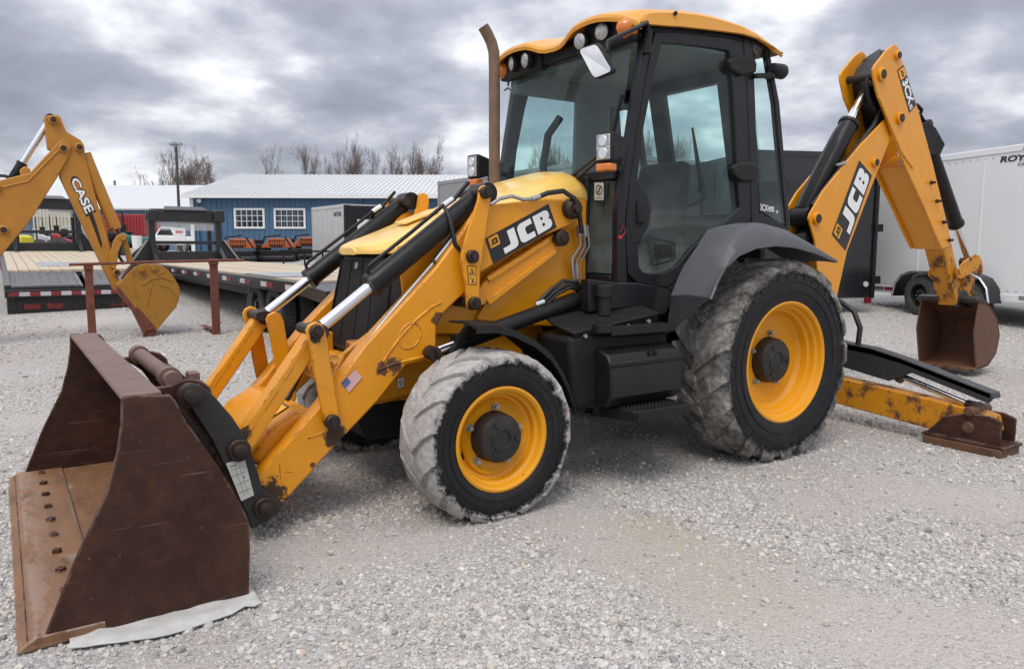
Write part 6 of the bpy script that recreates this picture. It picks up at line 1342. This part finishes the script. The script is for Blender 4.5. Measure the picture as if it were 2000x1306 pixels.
m = cpl([(196, 402), (200, 408), (178, 420), (172, 414)], YC+.104, YC+.09) if False else MB(); m.tube(PY([(178, 405), (190, 440), (203, 484)], YC+.10), .008, 6); obj('recess_edge', m, M_['case_yel'], dpp)
m = MB()
for px, py, r in ((104, 234, .060), (124, 290, .062), (155, 288, .062), (7, 449, .066), (-4, 367, .05), (237, 557, .072), (228, 532, .055)):
    c = pY(px, py, YC+.13); m.tube([c-Vector((0, .02, 0)), c+Vector((0, .02, 0)), c+Vector((0, .028, 0))], [r, r, r*.85], 20, mi=1); m.tube([c+Vector((0, .02, 0)), c+Vector((0, .045, 0))], r*.6, 14)
obj('pivot_pin', m, [M_['pin'], M_['case_yel']], C, smooth=40)
m = MB(); m.tube(PY([(165, 300), (186, 352), (226, 447)], YC), [.085, .085, .085], 18); obj('bucket_cylinder', m, M_['case_yel'], C, smooth=50)
ram('dipper_ram', pY(98, 232, YC), pY(10, 372, YC), .62, .06, .045, mats=('blk', 'chrome'), parent=C, eye=.08)
m = cpl([(38, 332), (48, 324), (60, 330), (58, 342), (40, 346)], YC+.10, YC-.10); obj('ram_lug', m, M_['case_yel'], C, bevel=.015)
m = MB(); m.tube(PY([(-30, 350), (0, 343), (12, 344), (20, 352)], YC+.05), .022, 8); m.tube(PY([(214, 450), (222, 444), (232, 452), (238, 478)], YC+.06), .02, 8); m.tube(PY([(235, 470), (232, 500), (240, 512)], YC+.02), .022, 8); obj('hose', m, M_['hose'], C, smooth=60)
m = cpl([(231, 458), (240, 456), (245, 464), (240, 472), (232, 490), (228, 520), (222, 526), (216, 520), (214, 500), (222, 470)], YC+.16, YC+.10); m = cpl([(231, 458), (240, 456), (245, 464), (240, 472), (232, 490), (228, 520), (222, 526), (216, 520), (214, 500), (222, 470)], YC-.10, YC-.16, m); obj('link_arm', m, M_['case_yel'], C, bevel=.008)
m = cpl([(238, 460), (248, 468), (258, 500), (262, 512), (252, 516), (240, 480)], YC+.05, YC-.05); m.cyl(pY(240, 463, YC-.18), pY(240, 463, YC+.19), .05, 16); obj('link_bar', m, M_['case_yel'], C, bevel=.008)
m = cpl([(238, 545), (250, 525), (262, 512), (272, 520), (268, 540), (250, 548)], YC+.08, YC-.08); obj('bucket_coupler', m, M_['rust_inside'], C, bevel=.01)
BKT = [(230, 557), (248, 536), (264, 521), (284, 515), (299, 516), (316, 519), (328, 527), (342, 545), (350, 560), (352, 574), (345, 598), (306, 645), (297, 640), (283, 645), (264, 602), (240, 572)]
m = cpl(BKT, YC+.30, YC+.275); m = cpl(BKT, YC-.275, YC-.30, m); bkc = obj('digging_bucket', m, M_['case_bucket'], C, bevel=.006)
m = MB(); q = PY([(284, 515), (299, 516), (316, 519), (328, 527), (342, 545), (350, 560), (352, 574), (345, 598), (306, 645), (299, 640), (338, 598), (344, 572), (336, 550), (322, 534), (300, 524), (284, 523)], YC+.275); m.prism(q, (0, -.55, 0)); obj('bucket_shell', m, M_['case_bucket'], bkc, smooth=50)
m = cpl([(262, 602), (270, 600), (302, 636), (306, 646), (296, 644), (283, 646)], YC+.305, YC+.25); m = cpl([(228, 560), (240, 570), (266, 604), (286, 648), (280, 652), (258, 608), (228, 572)], YC+.312, YC+.270, m); obj('side_cutter', m, M_['rust_red'], bkc, bevel=.004)
for k in range(5):
    yy = YC+.28-.135*k; m = MB(); P = PY([(282, 644), (306, 644), (304, 660), (296, 672), (278, 670)], yy); m.prism(P, (0, -.06, 0)); obj('tooth', m, M_['rust_red'], bkc, bevel=.006)
m = MB()
for px, py in ((276, 525), (300, 523)): c = pY(px, py, YC+.30); m.tube([c-Vector((0, .02, 0)), c+Vector((0, .03, 0))], .05, 16); m.tube([c, c+Vector((0, .045, 0))], .03, 12)
obj('bucket_pin', m, M_['case_bucket'], bkc, smooth=40)
m = MB(); m.tube(PY([(336, 548), (318, 540), (296, 544), (278, 556)], YC+.301), .014, 6); m.tube(PY([(345, 580), (330, 560), (312, 556)], YC+.301), .010, 6); m.tube(PY([(318, 530), (300, 545), (290, 580), (286, 600)], YC+.301), .010, 6); m.tube(PY([(258, 536), (262, 560), (270, 585)], YC+.301), .008, 6); obj('bucket_weld', m, M_['case_bucket'], bkc)
q = PY([(151, 343), (186, 412), (168, 421), (136, 350)], YC+.101)
d = Decal(q, (0, 1, 0)); VF = text2d('CASE', .028, 0); VB = text2d('CASE', .075, 0)
d.shape(VB, -.03, -.06, 1.03, 1.06, 0, .003).shape(VF, .03, .04, .97, .96, 1, .006); d.make('name_lettering', PRINT, dpp)
m = cpl([(-190, 470), (-190, 560), (-150, 570), (-150, 640), (-150, 700), (-420, 700), (-420, 520), (-260, 500)], YC+.35, YC-.35); m.box(pY(-250, 640, YC), (1.6, 1.9, .4)); obj('rear_frame', m, M_['case_yel'], C, bevel=.03)
c = pY(-390, 600, YC); 
for s_ in (1, -1): far_wheel(C, (c.x+.5, YC+.85*s_, .66), .66, .42, (0, s_, 0), M_['case_yel'])

# ================================================================== RUSTY STAND
YS = -7.86; S = thing('steel_stand', 'rusty two post stand with a thin bar crossing in front of the ochre digging arm', 'stand', pY(416, 668, YS))
for x0_, x1_, zt_, label in ((163, 181, 513, None), (408, 425, 505, None)):
    a, b = pY(x0_, zt_, YS), pY(x1_, zt_, YS); xm_ = (a.x+b.x)/2; wdt = abs(a.x-b.x)
    m = MB(); wdt *= .88; m.box((xm_, YS, a.z/2+.005), (wdt, .07, a.z-.01)); p_ = obj('post', m, M_['rust_red'], S, bevel=.006)
    m = MB(); m.box((xm_, YS, a.z-.05), (wdt*1.12, .12, .08)); obj('post_sleeve', m, M_['rust_red'], p_, bevel=.006)
    m = MB(); zf_ = gz(gD((xm_, YS))); m.prism([(xm_-wdt*.5, YS-.04, zf_+.05), (xm_+wdt*.5, YS-.04, zf_+.05), (xm_+wdt*.5, YS-.80, zf_+.06), (xm_-wdt*.2, YS-.80, zf_+.06)], (0, 0, -.02 if False else .018)); obj('foot', m, M_['rust_red'], p_, bevel=.004)
m = MB(); m.tube([pY(135, 517, YS+.05), pY(300, 511.5, YS+.05), pY(476, 508, YS+.05)], .020, 8); obj('cross_bar', m, M_['rust_red'], S, smooth=60)

# ================================================================== WHITE PLASTIC UNDER THE BUCKET
m = MB(); ed = [(140, 1262), (170, 1262), (200, 1255), (230, 1256), (262, 1247), (300, 1246), (325, 1238), (352, 1234), (378, 1222), (405, 1217), (430, 1204), (455, 1199), (476, 1186), (498, 1185), (511, 1177), (503, 1168), (488, 1162), (478, 1158)]; rows = []
for i, (a, b) in enumerate(ed):
    p = pZ(a, b, .014); s_ = Vector((p.x, 1.03, .012)); p = p+Vector((random.uniform(-.008, .008), random.uniform(-.006, .014), 0)); r = [p]
    for f in (.12, .25, .4, .55, .75, 1.): q = p.lerp(s_, f); r.append(q+Vector((0, 0, .003+.016*max(0, mnoise.noise(Vector((q.x*11, q.y*17, 3.1))))+.004*random.random())))
    rows.append(r)
m.sheet(rows, .003); ps = obj('plastic_sheet', m, M_['paper'], smooth=60); tag(ps, 'crumpled white plastic sheet under the near side of the rusty bucket', 'plastic sheet')

# ================================================================== SMALL YARD MACHINES AND STOCK, FAR LEFT AND CENTRE
M_['orange'] = mat('orange machine paint', (.36, .085, .018), .5, var=.12); M_['red'] = mat('red paint', (.28, .025, .03), .45, var=.1); M_['green'] = mat('teal green paint', (.02, .14, .11), .45, var=.1)
M_['beige'] = mat('cream container paint', (.46, .44, .36), .6, var=.06); M_['grey_p'] = mat('pale grey machine paint', (.45, .46, .47), .5, var=.08); M_['yel_p'] = mat('bright yellow cover', (.60, .52, .01), .5)
def frm(px, D): g = gpt(px, D); return g
AXF = (RH, FH, Vector((0, 0, 1)))
def bx(mb, g, l, dpt, z, sx, sy, sz, mi=0): mb.box(g+RH*l+FH*dpt+Vector((0, 0, z)), (sx, sy, sz), AXF, mi)
def buggy(px, D, label, kx=1.):
    g = frm(px, D); T = thing('compact_loader', label, 'compact loader', g, 'compact loaders beside the blue building')
    up = 1400
    z0 = CAM.z+(482-492)/FOC*D-g.z                        # hood base height above the ground here
    z0 = max(.45, z0)
    m = MB(); bx(m, g, 0, 0, z0*.62, 1.15*kx, .9, z0*.55); bx(m, g, -.55*kx, 0, z0*.8, .35, .7, .5); bx(m, g, -.75*kx, .1, z0+.15, .2, .5, .35); obj('chassis', m, M_['blk'], T, bevel=.04)
    m = MB()
    for s_ in (-.36, .36): bx(m, g, 0, s_, z0*.28, 1.35*kx, .22, z0*.52)
    obj('track', m, M_['rubber'], T, bevel=.10)
    m = MB(); P = [g+RH*a*kx-FH*.40+Vector((0, 0, z0+b)) for a, b in ((-.56, .02), (.52, .02), (.44, .16), (.28, .36), (-.22, .36), (-.40, .16))]; m.prism(P, FH*.8); hd = obj('engine_cover', m, M_['orange'], T, bevel=.03)
    m = MB()
    for r_ in range(2):
        for k in range(7): bx(m, g, (-.22+.085*k)*kx+.02, -.405, z0+.13+.14*r_, .035, .02, .09)
    bx(m, g, .04*kx, -.412, z0+.085, .42*kx, .016, .05)
    obj('cover_slot', m, M_['blk'], hd, kind='stuff')
    m = MB(); m.tube([g+RH*-.62*kx+Vector((0, 0, z0+.1)), g+RH*-.50*kx+Vector((0, 0, z0+.42)), g+RH*-.2*kx+Vector((0, 0, z0+.44)), g+RH*.05*kx+Vector((0, 0, z0+.48))], .03, 6); m.tube([g+RH*.55*kx-FH*.3+Vector((0, 0, z0+.02)), g+RH*.30*kx-FH*.3+Vector((0, 0, z0+.42))], .03, 6); obj('handle_bar', m, M_['blk'], T)
buggy(470, 27, 'compact loader with orange slotted cover nearest the flatbed headboard'); buggy(545, 27.5, 'middle compact loader with orange slotted cover below the right window'); buggy(603, 29, 'compact loader with orange cover half hidden by the pale cargo trailer', .95)
g = frm(612, 25.5); T = thing('pallet_rack', 'low black steel rack with thin legs in front of the pale cargo trailer', 'rack', g)
m = MB()
for l in (-1.0, -.3, .3): m.tube([g+RH*l, g+RH*l+Vector((0, 0, .45))], .03, 6)
obj('leg', m, M_['blk'], T); m = MB(); bx(m, g, -.3, 0, .46, 1.7, .08, .06); obj('top_rail', m, M_['blk'], T)

g = frm(105, 46); T = thing('storage_container', 'cream corrugated storage container in front of the long shed', 'container', g)
m = MB(); zt_ = CAM.z+(482-407)/FOC*46-g.z; bx(m, g, 0, 1.2, zt_/2, 2.3*1.0, 2.4, zt_); bd_ = obj('body', m, M_['beige'], T, bevel=.03)
m = MB()
for k in range(11): bx(m, g, -1.05+.21*k, -.02, zt_/2, .09, .05, zt_-.2)
for z in (.06, zt_*.5, zt_-.06): bx(m, g, 0, -.03, z, 2.3, .06, .10)
obj('corrugation', m, M_['beige'], bd_, kind='stuff', smooth=0)
g = frm(247, 50); T = thing('red_container', 'bright red storage container under the long shed eave', 'container', g)
m = MB(); zt_ = CAM.z+(482-422)/FOC*50-g.z; bx(m, g, 0, 1.2, zt_/2, 2.4, 2.4, zt_); bd_ = obj('body', m, M_['red'], T, bevel=.03); m = MB()
for k in range(12): bx(m, g, -1.1+.2*k, -.02, zt_/2, .08, .05, zt_-.2)
obj('corrugation', m, M_['red'], bd_, kind='stuff', smooth=0)
def lattice(px0, px1, py0, py1, D, mat_, name, label, cat, nx=4, ny=3, extra=None):
    g = frm((px0+px1)/2, D); T = thing(name, label, cat, g); l0, l1 = (px0-1000)/FOC*D, (px1-1000)/FOC*D; z1, z0 = CAM.z+(482-py0)/FOC*D, CAM.z+(482-py1)/FOC*D; m = MB()
    z0 = max(z0, gz(D)+.02)
    for dpt in (0, .8):
        for i in range(nx+1): l = l0+(l1-l0)*i/nx; m.tube([bl(l, D+dpt, z0), bl(l, D+dpt, z1)], .03, 6)
        for j in range(ny+1): z = z0+(z1-z0)*j/ny; m.tube([bl(l0, D+dpt, z), bl(l1, D+dpt, z)], .03, 6)
        for i in range(nx): m.tube([bl(l0+(l1-l0)*i/nx, D+dpt, z0), bl(l0+(l1-l0)*(i+1)/nx, D+dpt, z1)], .022, 5)
    obj('cage', m, mat_, T); m = MB(); m.box(bl((l0+l1)/2, D+.4, (z0+gz(D))/2+.02), (l1-l0, .9, max(.1, z0-gz(D)+.12)), AXF); obj('base', m, M_['blk'], T, bevel=.02)
    for i in range(2):
        for dpt in (0, .8): far_wheel(T, bl(l0+(l1-l0)*(.2+.6*i), D+dpt, gz(D)+.22), .22, .14, -FH if dpt == 0 else FH, M_['grey_p'])
    return T
lattice(143, 178, 444, 483, 33, M_['orange'], 'scissor_lift', 'orange caged scissor lift behind the left flatbed deck', 'scissor lift')
lattice(90, 135, 464, 490, 36, M_['grey_p'], 'steel_cage', 'grey lattice cage section lying beside the orange lift', 'cage', 3, 1)
def mini_tractor(px, D, colr, name, label, cat, hgt=1.0, rops=True):
    g = frm(px, D); T = thing(name, label, cat, g); m = MB(); bx(m, g, .35, 0, .62*hgt, .75, .55, .38*hgt); P = [g+RH*a-FH*.3+Vector((0, 0, b*hgt)) for a, b in ((-.55, .5), (.0, .5), (.0, .85), (-.30, 1.0), (-.55, .95))]; m.prism(P, FH*.6); obj('bodywork', m, colr, T, bevel=.06)
    m = MB(); bx(m, g, -.1, 0, .42*hgt, 1.3, .35, .22); obj('chassis', m, M_['blk'], T, bevel=.02)
    m = MB(); bx(m, g, -.25, 0, 1.0*hgt, .35, .4, .10); bx(m, g, -.42, 0, 1.2*hgt, .10, .4, .40); obj('seat', m, M_['seat'], T, bevel=.04)
    for s_ in (-.45, .45): far_wheel(T, g+RH*-.35+FH*s_+Vector((0, 0, .36)), .36, .25, FH*s_, colr); far_wheel(T, g+RH*.55+FH*s_*.9+Vector((0, 0, .24)), .24, .18, FH*s_, colr)
    if rops: m = MB(); m.tube([g+RH*-.55-FH*.3+Vector((0, 0, .6)), g+RH*-.58-FH*.3+Vector((0, 0, 1.9*hgt)), g+RH*-.58+FH*.3+Vector((0, 0, 1.9*hgt)), g+RH*-.55+FH*.3+Vector((0, 0, .6))], .03, 6); obj('roll_bar', m, M_['blk'], T, smooth=50)
    return T
mini_tractor(262, 33, M_['green'], 'compact_tractor', 'teal green compact tractor left of the flatbed headboard', 'tractor', .95)
mini_tractor(148, 31, M_['red'], 'ride_on_mower', 'red ride on mower just beyond the left flatbed deck', 'mower', .75, False)
mini_tractor(176, 31.5, M_['red'], 'ride_on_mower', 'red ride on mower beside the ochre digging arm', 'mower', .72, False)
mini_tractor(225, 38, M_['red'], 'ride_on_mower', 'red mower with roll bar under the red container', 'mower', 1.0, True)
mini_tractor(100, 42, M_['grey_p'], 'utility_cart', 'pale utility cart in front of the cream container', 'cart', 1.0, True)
mini_tractor(128, 41, M_['red'], 'utility_cart', 'dark red utility cart right of the cream container', 'cart', 1.05, True)
g = frm(42, 28.5); T = thing('generator', 'small machine under a bright yellow cover beside the left gooseneck', 'generator', g)
zt_ = CAM.z+(482-462)/FOC*28.5-g.z
m = MB(); P = [g+RH*a-FH*.4+Vector((0, 0, b)) for a, b in ((-.30, zt_-.32), (.30, zt_-.32), (.28, zt_-.06), (.12, zt_), (-.10, zt_), (-.26, zt_-.10))]; m.prism(P, FH*.7); obj('cover', m, M_['yel_p'], T, bevel=.05); m = MB(); bx(m, g, 0, 0, (zt_-.3)/2, .55, .6, zt_-.36); obj('base', m, M_['blk'], T, bevel=.03)
g = frm(268, 31); T = thing('plastic_tub', 'white plastic tub beside the green compact tractor', 'tub', g); m = MB(); zt_ = CAM.z+(482-463)/FOC*31-g.z; m.lathe([(.001, zt_-.5), (.17, zt_-.5), (.20, zt_), (.18, zt_), (.15, zt_-.46), (.001, zt_-.46)], 20, axis='Z', o=g); obj('bucket_wall', m, M_['white_trim'], T, smooth=40); m = MB(); bx(m, g, 0, 0, (zt_-.5)/2, .5, .5, zt_-.5); obj('crate', m, M_['beige'], T, bevel=.02)
# pickup seen through the headboard of the middle flatbed
g = frm(335, 50); T = thing('pickup_truck', 'white pickup seen through the open headboard of the flatbed trailer', 'pickup truck', g)
def lp_(pts, y0, y1, mb): mb.prism([g+RH*a+FH*y0+Vector((0, 0, b)) for a, b in pts], FH*(y1-y0)); return mb
m = lp_([(-1.3, .45), (1.6, .45), (1.65, .95), (.55, 1.0), (-.9, 1.05), (-1.3, .92)], -.85, .85, MB()); obj('body', m, M_['white_trim'], T, bevel=.06)
m = lp_([(-.75, 1.02), (.65, 1.0), (.38, 1.55), (-.35, 1.58)], -.75, .75, MB()); cb_ = obj('cabin', m, M_['white_trim'], T, bevel=.06)
m = lp_([(-.55, 1.08), (.48, 1.06), (.30, 1.48), (-.28, 1.50)], -.765, -.74, MB()); obj('side_window', m, M_['dark_glass'], cb_)
for a in (-.85, 1.1):
    for s_ in (-1, 1): far_wheel(T, g+RH*a+FH*.72*s_+Vector((0, 0, .38)), .38, .24, FH*s_, M_['steel'])
g = frm(352, 28); T = thing('notice_board', 'white notice board with red print behind the flatbed headboard', 'notice board', g); zt_ = CAM.z+(482-447)/FOC*28-g.z
m = MB(); bx(m, g, 0, 0, zt_-.32, .42, .05, .62); bdn = obj('panel', m, M_['white_trim'], T, bevel=.008); m = MB(); bx(m, g, -.15, 0, (zt_-.6)/2, .05, .05, zt_-.6); bx(m, g, .15, 0, (zt_-.6)/2, .05, .05, zt_-.6); obj('post', m, M_['steel'], T)
m = MB()
for k in range(4): bx(m, g, -.10+.07*k, -.03, zt_-.16, .04, .008, .09)
obj('print', m, M_['red_print'], bdn)
